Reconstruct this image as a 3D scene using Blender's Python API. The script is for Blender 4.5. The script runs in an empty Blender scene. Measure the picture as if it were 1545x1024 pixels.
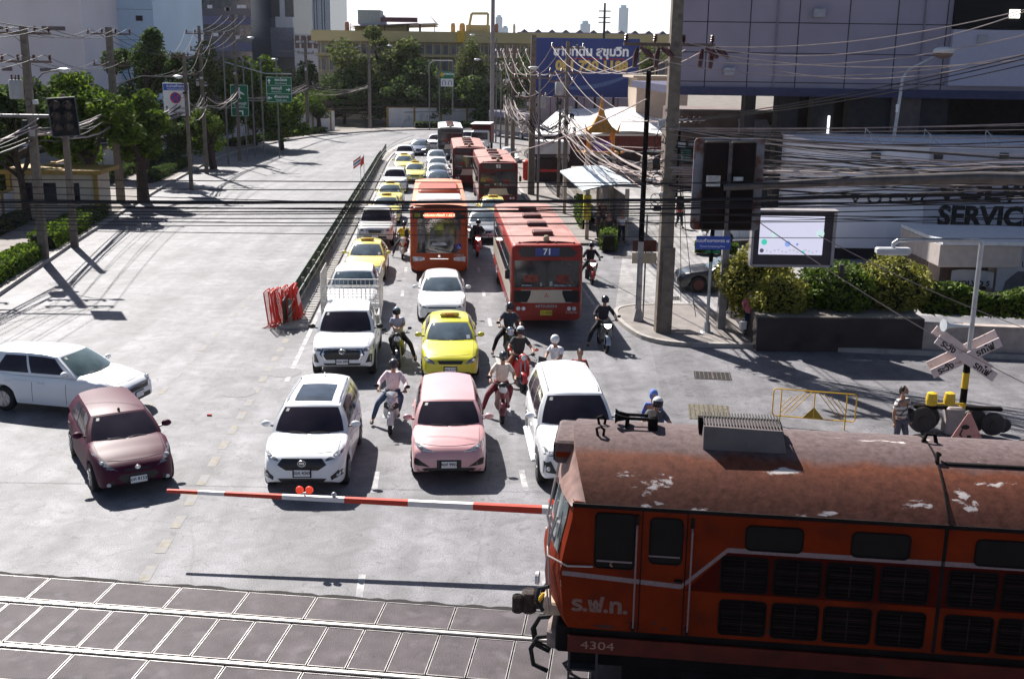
import bpy, bmesh, math, random
from mathutils import Vector, Matrix, Euler
from mathutils.bvhtree import BVHTree
random.seed(7)
sc = bpy.context.scene
C = sc.collection
R = math.radians
PI = math.pi
# ---------- camera, world, sun, exposure ----------
FPX, HCAM, ROLL = 1650.0, 9.0, 0.8
PITCH = math.atan((512 - 100) / FPX)
cd = bpy.data.cameras.new('camera'); cam = bpy.data.objects.new('camera', cd); C.objects.link(cam)
cd.sensor_width = 36; cd.lens = FPX / 1545 * 36; cd.clip_end = 6000; cd.clip_start = 0.05
cam.matrix_world = (Matrix.Translation((0, 0, HCAM)) @ Matrix.Rotation(PI / 2 - PITCH, 4, 'X') @ Matrix.Rotation(R(ROLL), 4, 'Z'))
sc.camera = cam
SUNDIR = Vector((-0.36, 0.63, 0.69)).normalized()          # towards the sun
el = math.asin(SUNDIR.z); az = math.atan2(SUNDIR.x, SUNDIR.y)
w = bpy.data.worlds.new('World'); sc.world = w; w.use_nodes = True
nt = w.node_tree; bg = nt.nodes['Background']
sky = nt.nodes.new('ShaderNodeTexSky'); sky.sky_type = 'NISHITA'; sky.sun_disc = False
sky.sun_elevation = el; sky.sun_rotation = az; sky.air_density = 0.7; sky.dust_density = 1.0; sky.ozone_density = 1.2
# bright tropical haze: the sky whitens towards the horizon
wt = nt.nodes.new('ShaderNodeTexCoord'); ws = nt.nodes.new('ShaderNodeSeparateXYZ'); nt.links.new(wt.outputs['Generated'], ws.inputs[0])
wr = nt.nodes.new('ShaderNodeMapRange'); wr.inputs['From Min'].default_value = 0.0; wr.inputs['From Max'].default_value = 0.16
wr.inputs['To Min'].default_value = 1.0; wr.inputs['To Max'].default_value = 0.0; nt.links.new(ws.outputs['Z'], wr.inputs['Value'])
wm = nt.nodes.new('ShaderNodeMix'); wm.data_type = 'RGBA'; 
wd = nt.nodes.new('ShaderNodeMapRange'); wd.interpolation_type = 'SMOOTHSTEP'; wd.inputs['From Min'].default_value = 0.35; wd.inputs['From Max'].default_value = 0.85; nt.links.new(ws.outputs['Y'], wd.inputs['Value'])
wx = nt.nodes.new('ShaderNodeMath'); wx.operation = 'MULTIPLY'; nt.links.new(wr.outputs['Result'], wx.inputs[0]); nt.links.new(wd.outputs['Result'], wx.inputs[1])
nt.links.new(wx.outputs[0], wm.inputs['Factor'])   # the haze glows on the sun's side only
nt.links.new(sky.outputs[0], wm.inputs['A']); wm.inputs['B'].default_value = (13.2, 13.6, 14.0, 1)
nt.links.new(wm.outputs['Result'], bg.inputs[0]); bg.inputs[1].default_value = 0.05
sd = bpy.data.lights.new('sun', 'SUN'); sun = bpy.data.objects.new('sun', sd); C.objects.link(sun)
sd.energy = 5.0; sd.angle = R(0.5); sd.color = (1.0, 0.955, 0.90)
sun.rotation_euler = SUNDIR.to_track_quat('Z', 'Y').to_euler(); sun.location = (0, 0, 60)
sc.view_settings.view_transform = 'Standard'; sc.view_settings.look = 'None'
sc.view_settings.exposure = 1.15; sc.view_settings.gamma = 1.0
try:
    sc.cycles.max_bounces = 6; sc.cycles.diffuse_bounces = 3; sc.cycles.glossy_bounces = 3; sc.cycles.transparent_max_bounces = 8
    sc.cycles.sample_clamp_indirect = 4.0
except Exception: pass
# ---------- helpers ----------
CM = cam.matrix_world.copy(); CO = CM.translation; CR = CM.to_3x3()
def ray(px, py):                 # direction seen at pixel of the photograph
    return (CR @ Vector(((px - 772.5), -(py - 512), -FPX))).normalized()
def G(px, py, h=0.0):            # point at height h
    d = ray(px, py); return CO + d * ((h - CO.z) / d.z)
def GY(px, py, Y):               # point at distance Y
    d = ray(px, py); return CO + d * (Y / d.y)
def PR(p):                       # world -> photo pixel
    q = CR.transposed() @ (Vector(p) - CO); return (772.5 - FPX * q.x / q.z, 512 + FPX * q.y / q.z)

MATS = {}
def mat(name, c, r=.6, m=0.0, var=.12, sc_=3.0, bump=0.0, bs=40.0, coat=0.0, spec=None, emit=None, dirt=None, dscale=1.2, dlo=.55, dhi=.75):
    if name in MATS: return MATS[name]
    M = bpy.data.materials.new(name); M.use_nodes = True; n = M.node_tree.nodes; l = M.node_tree.links
    b = n['Principled BSDF']; b.inputs['Roughness'].default_value = r; b.inputs['Metallic'].default_value = m
    if coat: b.inputs['Coat Weight'].default_value = coat; b.inputs['Coat Roughness'].default_value = .06
    if spec is None and r >= .45 and m == 0: spec = .25
    if spec is not None: b.inputs['Specular IOR Level'].default_value = spec
    tc = n.new('ShaderNodeTexCoord')
    if var > 0 or dirt:
        nz = n.new('ShaderNodeTexNoise'); nz.inputs['Scale'].default_value = sc_; nz.inputs['Detail'].default_value = 5
        l.new(tc.outputs['Object'], nz.inputs['Vector'])
        cr = n.new('ShaderNodeValToRGB'); cr.color_ramp.elements[0].position = .3; cr.color_ramp.elements[1].position = .7
        cr.color_ramp.elements[0].color = (*[max(0, x * (1 - var)) for x in c], 1)
        cr.color_ramp.elements[1].color = (*[min(1, x * (1 + var)) for x in c], 1)
        l.new(nz.outputs['Fac'], cr.inputs['Fac']); out = cr.outputs['Color']
        if dirt:
            n2 = n.new('ShaderNodeTexNoise'); n2.inputs['Scale'].default_value = dscale; n2.inputs['Detail'].default_value = 8
            l.new(tc.outputs['Object'], n2.inputs['Vector'])
            r2 = n.new('ShaderNodeValToRGB'); r2.color_ramp.elements[0].position = dlo; r2.color_ramp.elements[1].position = dhi
            l.new(n2.outputs['Fac'], r2.inputs['Fac'])
            mx = n.new('ShaderNodeMix'); mx.data_type = 'RGBA'; l.new(r2.outputs['Color'], mx.inputs['Factor'])
            l.new(out, mx.inputs['A']); mx.inputs['B'].default_value = (*dirt, 1); out = mx.outputs['Result']
        l.new(out, b.inputs['Base Color'])
    else: b.inputs['Base Color'].default_value = (*c, 1)
    if bump:
        nb = n.new('ShaderNodeTexNoise'); nb.inputs['Scale'].default_value = bs; nb.inputs['Detail'].default_value = 4
        l.new(tc.outputs['Object'], nb.inputs['Vector']); bp = n.new('ShaderNodeBump'); bp.inputs['Strength'].default_value = bump
        bp.inputs['Distance'].default_value = .02
        l.new(nb.outputs['Fac'], bp.inputs['Height']); l.new(bp.outputs['Normal'], b.inputs['Normal'])
    if emit: b.inputs['Emission Color'].default_value = (*emit[0], 1); b.inputs['Emission Strength'].default_value = emit[1]
    MATS[name] = M; return M
def paint(name, c, var=.05): return mat('paint_' + name, c, r=.35, var=var, sc_=1.5, coat=.8)

class MB:
    def __init__(s): s.v = []; s.f = []; s.mi = []; s.M = Matrix(); s.mats = []
    def _m(s, m):
        if m not in s.mats: s.mats.append(m)
        return s.mats.index(m)
    def add(s, vs, fs, m=None):
        k = len(s.v); M = s.M
        s.v += [tuple(M @ Vector(q)) for q in vs]; s.f += [tuple(i + k for i in q) for q in fs]
        j = s._m(m) if m else 0
        s.mi += [j] * len(fs); return s
    def box(s, a, b, m=None, bev=0.0):
        x0, y0, z0 = [min(p, q) for p, q in zip(a, b)]; x1, y1, z1 = [max(p, q) for p, q in zip(a, b)]
        if bev <= 0:
            return s.add([(x0,y0,z0),(x1,y0,z0),(x1,y1,z0),(x0,y1,z0),(x0,y0,z1),(x1,y0,z1),(x1,y1,z1),(x0,y1,z1)],
                  [(0,3,2,1),(4,5,6,7),(0,1,5,4),(1,2,6,5),(2,3,7,6),(3,0,4,7)], m)
        e = min(bev, (x1-x0)*.45, (y1-y0)*.45, (z1-z0)*.45)
        rings = []
        for z, d in ((z0, e), (z0 + e, 0), (z1 - e, 0), (z1, e)):
            r = []
            for (cx, cy, sx, sy) in ((x0,y0,1,1),(x1,y0,-1,1),(x1,y1,-1,-1),(x0,y1,1,-1)):
                p = (cx + sx * (e + d*.6 if d else e), cy + sy * d, z); q = (cx + sx * d, cy + sy * (e + d*.6 if d else e), z)
                r += [q, p] if (sx, sy) in ((1,1),(-1,-1)) else [p, q]
            rings.append(r)
        return s.loft(rings, m, cap=True)
    def obox(s, c, size, rz=0, m=None, bev=0, rx=0, ry=0):
        old = s.M; s.M = old @ Matrix.Translation(c) @ Euler((rx, ry, rz)).to_matrix().to_4x4()
        h = [q / 2 for q in size]; s.box((-h[0], -h[1], -h[2]), h, m, bev); s.M = old; return s
    def loft(s, rings, m=None, cap=False, close=True):
        n = len(rings[0]); vs = [p for r in rings for p in r]; fs = []
        for i in range(len(rings) - 1):
            for j in range(n if close else n - 1):
                a = i*n + j; b = i*n + (j+1) % n; fs.append((a, b, b + n, a + n))
        if cap: fs.append(tuple(range(n - 1, -1, -1))); fs.append(tuple((len(rings)-1)*n + j for j in range(n)))
        return s.add(vs, fs, m)
    def tube(s, p0, p1, r0, r1=None, n=8, m=None, cap=True): return s.path([p0, p1], [r0, r0 if r1 is None else r1], n, m, cap)
    def path(s, pts, r, n=6, m=None, cap=True, closed=False):
        pts = [Vector(p) for p in pts]; rr = r if isinstance(r, (list, tuple)) else [r] * len(pts)
        t = (pts[1] - pts[0]).normalized(); u = t.orthogonal().normalized(); rings = []
        for i, p in enumerate(pts):
            if i == 0: d = pts[1] - pts[0]
            elif i == len(pts) - 1: d = pts[-1] - pts[-2]
            else: d = (pts[i+1] - p).normalized() + (p - pts[i-1]).normalized()
            if d.length < 1e-9: d = t
            d.normalize(); u = (u - d * u.dot(d)); u = u.normalized() if u.length > 1e-6 else d.orthogonal().normalized(); v = d.cross(u)
            rings.append([p + (u * math.cos(2*PI*k/n) + v * math.sin(2*PI*k/n)) * rr[i] for k in range(n)])
        if closed: rings.append(rings[0])
        return s.loft(rings, m, cap=cap and not closed)
    def lathe(s, prof, n=16, m=None, axis='z', c=(0,0,0)):   # prof: (r, h)
        rings = []
        for r, h in prof:
            ring = []
            for k in range(n):
                a = 2*PI*k/n; x, y = r*math.cos(a), r*math.sin(a)
                q = (x, y, h) if axis == 'z' else ((h, x, y) if axis == 'x' else (y, h, x))
                ring.append((q[0]+c[0], q[1]+c[1], q[2]+c[2]))
            rings.append(ring)
        return s.loft(rings, m, cap=True)
    def ball(s, c, r, m=None, n=10, k=6):
        r = r if isinstance(r, (list, tuple)) else (r, r, r)
        old = s.M; s.M = old @ Matrix.Translation(c) @ Matrix.Diagonal((*r, 1))
        s.lathe([(max(.02, math.sin(PI*i/k)), -math.cos(PI*i/k)) for i in range(k+1)], n, m); s.M = old; return s
    def prism(s, poly, z0, z1, m=None):            # polygon in xy
        n = len(poly); a = sum(poly[i][0]*poly[(i+1)%n][1]-poly[(i+1)%n][0]*poly[i][1] for i in range(n))
        if a < 0: poly = poly[::-1]
        return s.add([(p[0], p[1], z0) for p in poly] + [(p[0], p[1], z1) for p in poly],
              [tuple(range(n-1, -1, -1)), tuple(range(n, 2*n))] + [(i, (i+1)%n, n+(i+1)%n, n+i) for i in range(n)], m)
    def grid(s, fn, nu, nv, m=None):
        return s.add([fn(i/nu, j/nv) for i in range(nu+1) for j in range(nv+1)],
              [(i*(nv+1)+j, (i+1)*(nv+1)+j, (i+1)*(nv+1)+j+1, i*(nv+1)+j+1) for i in range(nu) for j in range(nv)], m)
    def mesh(s, name, m=None, smooth=True, ang=35):
        me = bpy.data.meshes.new(name); me.from_pydata(s.v, [], s.f)
        for q in (s.mats or [m]):
            if q: me.materials.append(q)
        if len(s.mats) > 1: me.polygons.foreach_set('material_index', s.mi)
        me.update()
        if smooth:
            me.polygons.foreach_set('use_smooth', [True]*len(me.polygons)); me.set_sharp_from_angle(angle=R(ang))
        return me
    def build(s, name, parent=None, m=None, smooth=True, ang=35):
        if m: 
            s.mats = []; 
        o = bpy.data.objects.new(name, s.mesh(name, m, smooth, ang)); C.objects.link(o)
        if parent is not None: o.parent = parent
        return o
def T(name, label, cat, loc=(0,0,0), rz=0.0, group=None, parent=None):
    o = bpy.data.objects.new(name, None); C.objects.link(o); o.empty_display_size = .2
    o.location = loc; o.rotation_euler = (0, 0, rz); o['label'] = label; o['category'] = cat
    if group: o['group'] = group
    return o
def tag(o, label, cat, group=None):
    o['label'] = label; o['category'] = cat
    if group: o['group'] = group
    return o
def struct(o, kind='structure'): o['kind'] = kind; return o
KIDS = {}
def copytree(o, label=None, loc=None, rz=None, group=None):
    def cp(a, par):
        c = a.copy(); C.objects.link(c)
        if par is not None: c.parent = par
        for ch in KIDS.get(a.name, []): cp(ch, c)
        return c
    if not KIDS or o.name not in KIDS:
        KIDS.clear()
        for q in bpy.data.objects:
            if q.parent: KIDS.setdefault(q.parent.name, []).append(q)
            KIDS.setdefault(q.name, [])
    c = cp(o, None)
    if label: c['label'] = label
    if group: c['group'] = group
    if loc is not None: c.location = loc
    if rz is not None: c.rotation_euler = (0, 0, rz)
    return c
def text_mb(body, size, m, extr=0.003, align='CENTER', bold=0.0, sx=1.0):
    cu = bpy.data.curves.new('lettering', 'FONT'); cu.body = body; cu.size = size; cu.extrude = extr; cu.offset = bold
    cu.align_x = align; cu.align_y = 'CENTER'; cu.resolution_u = 3
    o = bpy.data.objects.new('tmp', cu); C.objects.link(o); dg = bpy.context.evaluated_depsgraph_get()
    me = bpy.data.meshes.new_from_object(o.evaluated_get(dg)); C.objects.unlink(o); bpy.data.objects.remove(o)
    me.name = 'lettering'; me.materials.clear(); me.materials.append(m)
    if sx != 1: me.transform(Matrix.Diagonal((sx, 1, 1, 1)))
    return me
def text(body, size, m, M, parent, name='lettering', **k):   # M: placement, text lies in its xy plane
    me = text_mb(body, size, m, **k); me.transform(M); o = bpy.data.objects.new(name, me); C.objects.link(o)
    if parent is not None: o.parent = parent
    return o
def frame(origin, xdir, ydir=None):       # matrix whose x is xdir, y is ydir (up by default)
    x = Vector(xdir).normalized(); y = Vector(ydir or (0, 0, 1)); y = (y - x * y.dot(x)).normalized(); z = x.cross(y)
    M = Matrix((x, y, z)).transposed().to_4x4(); M.translation = Vector(origin); return M
def interp(keys, x):                       # smooth piecewise interpolation
    if x <= keys[0][0]: return keys[0][1]
    for (a, p), (b, q) in zip(keys, keys[1:]):
        if x <= b:
            t = (x - a) / (b - a); t = t*t*(3-2*t)*.5 + t*.5; return p + (q - p) * t
    return keys[-1][1]
# common materials
BLK = mat('black_plastic', (.018,.018,.02), r=.45, var=.2)
RUB = mat('tyre_rubber', (.02,.02,.021), r=.8, var=.2)
CHR = mat('chrome_metal', (.75,.75,.76), r=.15, m=1, var=0)
GLS = mat('dark_car_glass', (.028,.022,.032), r=.12, var=.5, sc_=1.1, spec=.35)
GLB = mat('pale_tinted_glass', (.13,.17,.20), r=.10, var=.5, sc_=1.2, spec=.9)
LMP = mat('lamp_glass', (.55,.57,.6), r=.12, var=.5, sc_=9, spec=.8)
HLP = mat('headlamp_glass', (.16,.17,.18), r=.1, var=.6, sc_=14, spec=.9)
ALU = mat('alloy_metal', (.35,.35,.37), r=.35, m=.9, var=.1)
PLT = mat('plate_white', (.75,.75,.75), r=.4, var=.04)
STL = mat('galvanised_steel', (.42,.43,.45), r=.45, m=.6, var=.15, sc_=6)
PGR = mat('pole_dull_grey', (.16,.15,.15), r=.6, m=.2, var=.2, sc_=4)
DST = mat('dark_steel', (.045,.042,.042), r=.5, var=.25)
WHT = mat('white_paint', (.78,.78,.77), r=.5, var=.05)
RED = mat('red_paint', (.55,.045,.03), r=.45, var=.12)
YEL = mat('yellow_paint', (.72,.42,.03), r=.5, var=.15, dirt=(.25,.13,.04))
CON = mat('pole_concrete', (.17,.14,.115), r=.85, var=.22, sc_=5, bump=.3, dirt=(.10,.08,.07), dscale=3)
DRK = mat('interior_dark', (.006,.006,.007), r=.8, var=0)
# ---------- road frame ----------
RYAW = R(4.1)                     # road runs a little left of the view axis
RD = Vector((-math.sin(RYAW), math.cos(RYAW), 0)); RN = Vector((math.cos(RYAW), math.sin(RYAW), 0))
def RP(n, t, z=0): return RN * n + RD * t + Vector((0, 0, z))
def rc(px, py, h=0):              # pixel -> road coordinates (n, t)
    g = G(px, py, h); return g.dot(RN), g.dot(RD)
# ---------- ground, road, crossing ----------
def asphalt(name, c, seams=False, gloss=.62):
    M = bpy.data.materials.new(name); M.use_nodes = True; n = M.node_tree.nodes; l = M.node_tree.links; b = n['Principled BSDF']
    tc = n.new('ShaderNodeTexCoord'); col = None
    def noise(s, d, lo, hi, a, bb, prev, fac=1.0, dist=0.0, stretch=None):
        z = n.new('ShaderNodeTexNoise'); z.inputs['Scale'].default_value = s; z.inputs['Detail'].default_value = d; z.inputs['Distortion'].default_value = dist
        if stretch:
            mp = n.new('ShaderNodeMapping'); mp.inputs['Scale'].default_value = stretch; mp.inputs['Rotation'].default_value = (0, 0, -RYAW)
            l.new(tc.outputs['Object'], mp.inputs['Vector']); l.new(mp.outputs['Vector'], z.inputs['Vector'])
        else: l.new(tc.outputs['Object'], z.inputs['Vector'])
        r = n.new('ShaderNodeValToRGB'); r.color_ramp.elements[0].position = lo; r.color_ramp.elements[1].position = hi
        r.color_ramp.elements[0].color = (a, a, a, 1); r.color_ramp.elements[1].color = (bb, bb, bb, 1)
        l.new(z.outputs['Fac'], r.inputs['Fac'])
        if prev is None: return r.outputs['Color'], z
        mx = n.new('ShaderNodeMix'); mx.data_type = 'RGBA'; mx.blend_type = 'MULTIPLY'; mx.inputs['Factor'].default_value = fac
        l.new(prev, mx.inputs['A']); l.new(r.outputs['Color'], mx.inputs['B']); return mx.outputs['Result'], z
    rgb = n.new('ShaderNodeRGB'); rgb.outputs[0].default_value = (*c, 1); col = rgb.outputs[0]
    col, _ = noise(.35, 5, .35, .65, .78, 1.12, col)
    col, _ = noise(1.9, 9, .36, .66, .80, 1.12, col, dist=.8)
    col, _ = noise(.9, 4, .38, .62, .82, 1.06, col, stretch=(1.5, .06, 1))
    col, fine = noise(38, 4, .3, .7, .60, 1.35, col)
    col, _ = noise(3.2, 10, .58, .70, 1, .66, col, dist=2)
    v = n.new('ShaderNodeTexVoronoi'); v.feature = 'DISTANCE_TO_EDGE'; v.inputs['Scale'].default_value = .16
    w2 = n.new('ShaderNodeTexNoise'); w2.inputs['Scale'].default_value = 1.1; w2.inputs['Detail'].default_value = 6
    ma = n.new('ShaderNodeMix'); ma.data_type = 'VECTOR'; ma.inputs['Factor'].default_value = .25
    l.new(tc.outputs['Object'], w2.inputs['Vector']); l.new(tc.outputs['Object'], ma.inputs['A']); l.new(w2.outputs['Color'], ma.inputs['B'])
    l.new(ma.outputs['Result'], v.inputs['Vector'])
    rr = n.new('ShaderNodeValToRGB'); rr.color_ramp.elements[0].position = .0; rr.color_ramp.elements[1].position = .004
    rr.color_ramp.elements[0].color = (.84, .84, .84, 1); rr.color_ramp.elements[1].color = (1, 1, 1, 1)
    l.new(v.outputs['Distance'], rr.inputs['Fac'])
    mx = n.new('ShaderNodeMix'); mx.data_type = 'RGBA'; mx.blend_type = 'MULTIPLY'; mx.inputs['Factor'].default_value = 1
    l.new(col, mx.inputs['A']); l.new(rr.outputs['Color'], mx.inputs['B']); col = mx.outputs['Result']
    l.new(col, b.inputs['Base Color']); b.inputs['Roughness'].default_value = gloss; b.inputs['Specular IOR Level'].default_value = .22
    bp = n.new('ShaderNodeBump'); bp.inputs['Strength'].default_value = .5; bp.inputs['Distance'].default_value = .01
    l.new(fine.outputs['Fac'], bp.inputs['Height']); l.new(bp.outputs['Normal'], b.inputs['Normal'])
    return M
M_ROAD = asphalt('road_asphalt', (.185, .182, .195))
M_SIDE = asphalt('side_concrete', (.165, .16, .172), gloss=.75)
M_PAVE = mat('pavement_concrete', (.20, .18, .17), r=.85, var=.2, sc_=1.5, bump=.4, bs=15, dirt=(.13, .115, .10), dscale=.8)
M_EARTH = mat('bare_ground', (.16, .145, .125), r=.95, var=.3, sc_=.3)
M_KERB = mat('kerb_concrete', (.33, .31, .29), r=.8, var=.2, sc_=2, dirt=(.15, .13, .12), dscale=2)
M_LINE_Y = mat('worn_yellow_marking', (.195, .178, .145), r=.7, var=.25, sc_=8, dirt=(.19, .187, .20), dscale=2.6, dlo=.40, dhi=.60)
M_LINE_W = mat('worn_white_marking', (.36, .36, .36), r=.7, var=.15, sc_=8, dirt=(.19, .187, .205), dscale=3, dlo=.42, dhi=.62)
mb = MB(); mb.box((-900, -60, -.6), (900, 2500, -.03)); struct(mb.build('ground', None, M_EARTH, smooth=False))
def sheet(name, pts, z, m):
    mb = MB(); mb.add([(p.x, p.y, z) for p in pts], [tuple(range(len(pts)))]); o = mb.build(name, None, m, smooth=False); return struct(o)
def cubic(pts, k=5):
    out = []
    for i in range(len(pts) - 1):
        p0 = pts[max(0, i-1)]; p1 = pts[i]; p2 = pts[i+1]; p3 = pts[min(len(pts)-1, i+2)]
        for j in range(k):
            t = j / k
            out.append(tuple(.5*((2*b)+(-a+c)*t+(2*a-5*b+4*c-d)*t*t+(-a+3*b-3*c+d)*t**3) for a, b, c, d in zip(p0, p1, p2, p3)))
    out.append(pts[-1]); return out
LK = cubic([(-15.0, 19), (-16.2, 34), (-17, 43), (-17.7, 51), (-18.5, 61), (-20, 85), (-20.7, 107), (-19.6, 122), (-17, 135), (-12.5, 147), (-5.4, 156), (6, 161), (25, 163), (70, 163)])
RK = cubic([(6.3, 56), (6.2, 75), (6.2, 90), (6.5, 108), (7.5, 122), (10, 132), (15, 138), (26, 142), (70, 144)])
# main road, drawn as strips between both kerbs so that it never self-overlaps
road = MB()
left = [RP(*p) for p in LK]; right = [RP(*p) for p in RK]
near = [RP(-60, 19), RP(-60, -10), RP(40, -10), RP(40, 33.0), RP(26, 38.6), RP(30, 56)]
poly = [p for p in near] + right + left[::-1]
sheet('road', poly, 0.0, M_ROAD)
sheet('road_side_left', [RP(-60, 19), RP(-15.0, 19), RP(-16.2, 34), RP(-16.8, 41), RP(-60, 41)], -.004, M_ROAD)
# far cross street in the side turning on the right, pale concrete
sheet('forecourt', [RP(6.9, 40.8), RP(24, 38.8), RP(60, 60), RP(60, 96), RP(14, 96), RP(10, 57)], .004, asphalt('forecourt_concrete', (.30, .29, .29), gloss=.8))
sheet('side_street', [RP(7.2, 35.2), RP(8.5, 34.6), RP(40, 31.6), RP(40, 20), RP(5.4, 22.5)], .004, M_SIDE)
# kerbs and pavements: raised slabs with a real step
def slab(name, poly2, z0, z1, m): mb = MB(); mb.prism([(p.x, p.y) for p in poly2], z0, z1); return struct(mb.build(name, None, m, smooth=False))
def band(name, line, off, z0, z1, m, side=1):
    mb = MB(); pts = [Vector((*p, 0)) for p in line]; rings = []
    for i, p in enumerate(pts):
        d = (pts[min(i+1, len(pts)-1)] - pts[max(i-1, 0)]).normalized(); q = p + Vector((d.y, -d.x, 0)) * off * side
        a = RP(p.x, p.y); b = RP(q.x, q.y)
        rings.append([(a.x, a.y, z0), (a.x, a.y, z1), (b.x, b.y, z1), (b.x, b.y, z0)])
    mb.loft(rings, None, cap=True); return struct(mb.build(name, None, m, smooth=False))
LKn = [p for p in LK if p[1] >= 41 or p[0] > -10]
band('kerb', LK, -.22, -.02, .16, M_KERB); band('kerb', RK, .22, -.02, .15, M_KERB)
def offl(line, off):
    pts = [Vector((*p, 0)) for p in line]; o = []
    for i, p in enumerate(pts):
        d = (pts[min(i+1, len(pts)-1)] - pts[max(i-1, 0)]).normalized(); q = p + Vector((d.y, -d.x, 0)) * off; o.append((q.x, q.y))
    return o
band('pavement', offl(LK, -.225), -4.6, -.02, .14, M_PAVE); band('pavement', offl(RK, .225), 3.6, -.02, .13, M_PAVE)
ISL = cubic([(10.2, 40.9), (8.0, 40.9), (7.0, 40.3), (6.75, 38.8), (6.9, 37.0), (7.3, 35.7), (8.3, 35.0), (10.6, 34.75), (14, 34.1), (19, 33.1), (30, 31.0), (45, 28.2)], 4)
isl = [RP(*p) for p in ISL] + [RP(45, 32.2), RP(19, 36.2), RP(11, 37.8)]
slab('pavement', isl, -.02, .125, M_PAVE)
mb = MB(); pts = [Vector((*p, 0)) for p in ISL]; rings = []
for i, p in enumerate(pts):
    d = (pts[min(i+1, len(pts)-1)] - pts[max(i-1, 0)]).normalized(); q = p + Vector((-d.y, d.x, 0)) * -.0; e = p + Vector((d.y, -d.x, 0)) * .16
    rings.append([(RP(q.x, q.y).x, RP(q.x, q.y).y, -.02), (RP(q.x, q.y).x, RP(q.x, q.y).y, .15), (RP(e.x, e.y).x, RP(e.x, e.y).y, .15), (RP(e.x, e.y).x, RP(e.x, e.y).y, -.02)])
mb.loft(rings, None, cap=True); struct(mb.build('kerb', None, M_KERB, smooth=False))
# markings
mb = MB()
def dash(n, t0, t1, w_, n1=None, mb_=None):
    n1 = n if n1 is None else n1; a, b, c, d = RP(n-w_/2, t0, .005), RP(n+w_/2, t0, .005), RP(n1+w_/2, t1, .005), RP(n1-w_/2, t1, .005)
    (mb_ or mb).add([a, b, c, d], [(0, 1, 2, 3)])
yl = [rc(278, 880), rc(325, 760), rc(400, 600), rc(450, 490)]
for k in range(14):
    f = k / 13; p = [rc(278 + (462-278)*f, 880 - 400*f)]
t = 18.3
while t < 37:
    n0 = -5.0 - (37 - t) * .012; dash(n0, t, t + .62, .20, n0 + .008); t += 1.15
t = 25
while t < 44:
    n0 = -7.25 - (44 - t) * .03; dash(n0, t, t + .75, .15, n0 + .02); t += 1.6
struct(mb.build('road_marking', None, M_LINE_Y, smooth=False))
mb = MB()
dash(-4.35, 31, 130, .14, -4.35)
for n0 in (-1.35, 1.95):
    t = 17.1
    while t < 125: dash(n0, t, t + 1.3, .13); t += 5.2
for q in ((6.2, 40, 6.0, 56),): dash(q[0], q[1], q[3], .12, q[2])
t = 45
pass
struct(mb.build('road_marking', None, M_LINE_W, smooth=False))
# patches and drain covers on the road
def disc(name, px, py, r, m, z=.006, label=None, cat=None):
    g = G(px, py); mb = MB(); k = 22
    mb.add([(r*math.cos(2*PI*i/k)*(1+.04*math.sin(5*i)), r*math.sin(2*PI*i/k)*(1+.04*math.cos(3*i)), 0) for i in range(k)], [tuple(range(k))])
    o = mb.build(name, None, m, smooth=False); o.location = (g.x, g.y, z); return o
M_PATCH = mat('road_patch', (.15, .148, .158), r=.7, var=.2, sc_=10)
struct(disc('road_patch', 361, 592, .48, M_PATCH)); struct(disc('road_patch', 430, 562, .52, M_PATCH)); 
# a crack-edged seam between asphalt and crossing
# ---------- railway crossing ----------
TA = R(-6.7); TXv = Vector((math.cos(TA), math.sin(TA), 0)); TYv = Vector((-math.sin(TA), math.cos(TA), 0))
TO = Vector((-3.9, 15.79, 0))
def TP(x, y, z=0): return TO + TXv * x + TYv * y + Vector((0, 0, z))
TM = frame(TO, TXv, TYv)
M_PANEL = mat('crossing_panel_concrete', (.062, .050, .056), r=.7, var=.3, sc_=2.5, bump=.5, bs=60, dirt=(.11, .095, .105), dscale=2.2)
M_RAIL = mat('worn_rail_steel', (.80, .74, .66), r=.36, m=1, var=.06, sc_=4)
M_RAILW = mat('rusty_rail_web', (.07, .05, .04), r=.8, var=.3)
M_EDGE = mat('panel_steel_edge', (.22, .21, .21), r=.5, m=.85, var=.3, sc_=6)
M_GAP = mat('flangeway_dark', (.02, .018, .018), r=.9, var=.2)
mb = MB(); mb.box((-30, -1.75, -.3), (30, 1.66, .007)); o = mb.build('crossing_bed', None, M_GAP, smooth=False); o.matrix_world = TM; struct(o)
mb = MB(); me_ = MB()
def panel(x0, x1, y0, y1):
    mb.box((x0, y0, -.1), (x1, y1, .022 + random.uniform(0, .005)), None, .012)
    for x in (x0, x1 - .012): me_.box((x, y0, -.05), (x + .012, y1, .030))
    for y in (y0, y1 - .014): me_.box((x0 + .02, y, -.05), (x1 - .02, y + .014, .031))
x = -14.0
while x < 11:
    panel(x + .012, x + .608, -.60, .60); x += .62
x = -14.3
while x < 11:
    panel(x + .012, x + 1.212, .80, 1.58); panel(x + .5, x + 1.70, -1.62, -.80); panel(x + .3, x + 1.5, -2.5, -1.66); x += 1.225
o = mb.build('crossing_panels', None, M_PANEL, smooth=False); o.matrix_world = TM; struct(o)
o = me_.build('panel_edges', None, M_EDGE, smooth=False); o.matrix_world = TM; struct(o)
for y in (.70, -.70):
    mb = MB(); mb.box((-30, y - .042, -.12), (30, y + .042, .045), M_RAIL, .012); mb.box((-30, y - .07, -.14), (30, y + .07, -.1), M_RAILW)
    o = mb.build('rail'); o.matrix_world = TM; struct(o)
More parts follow.
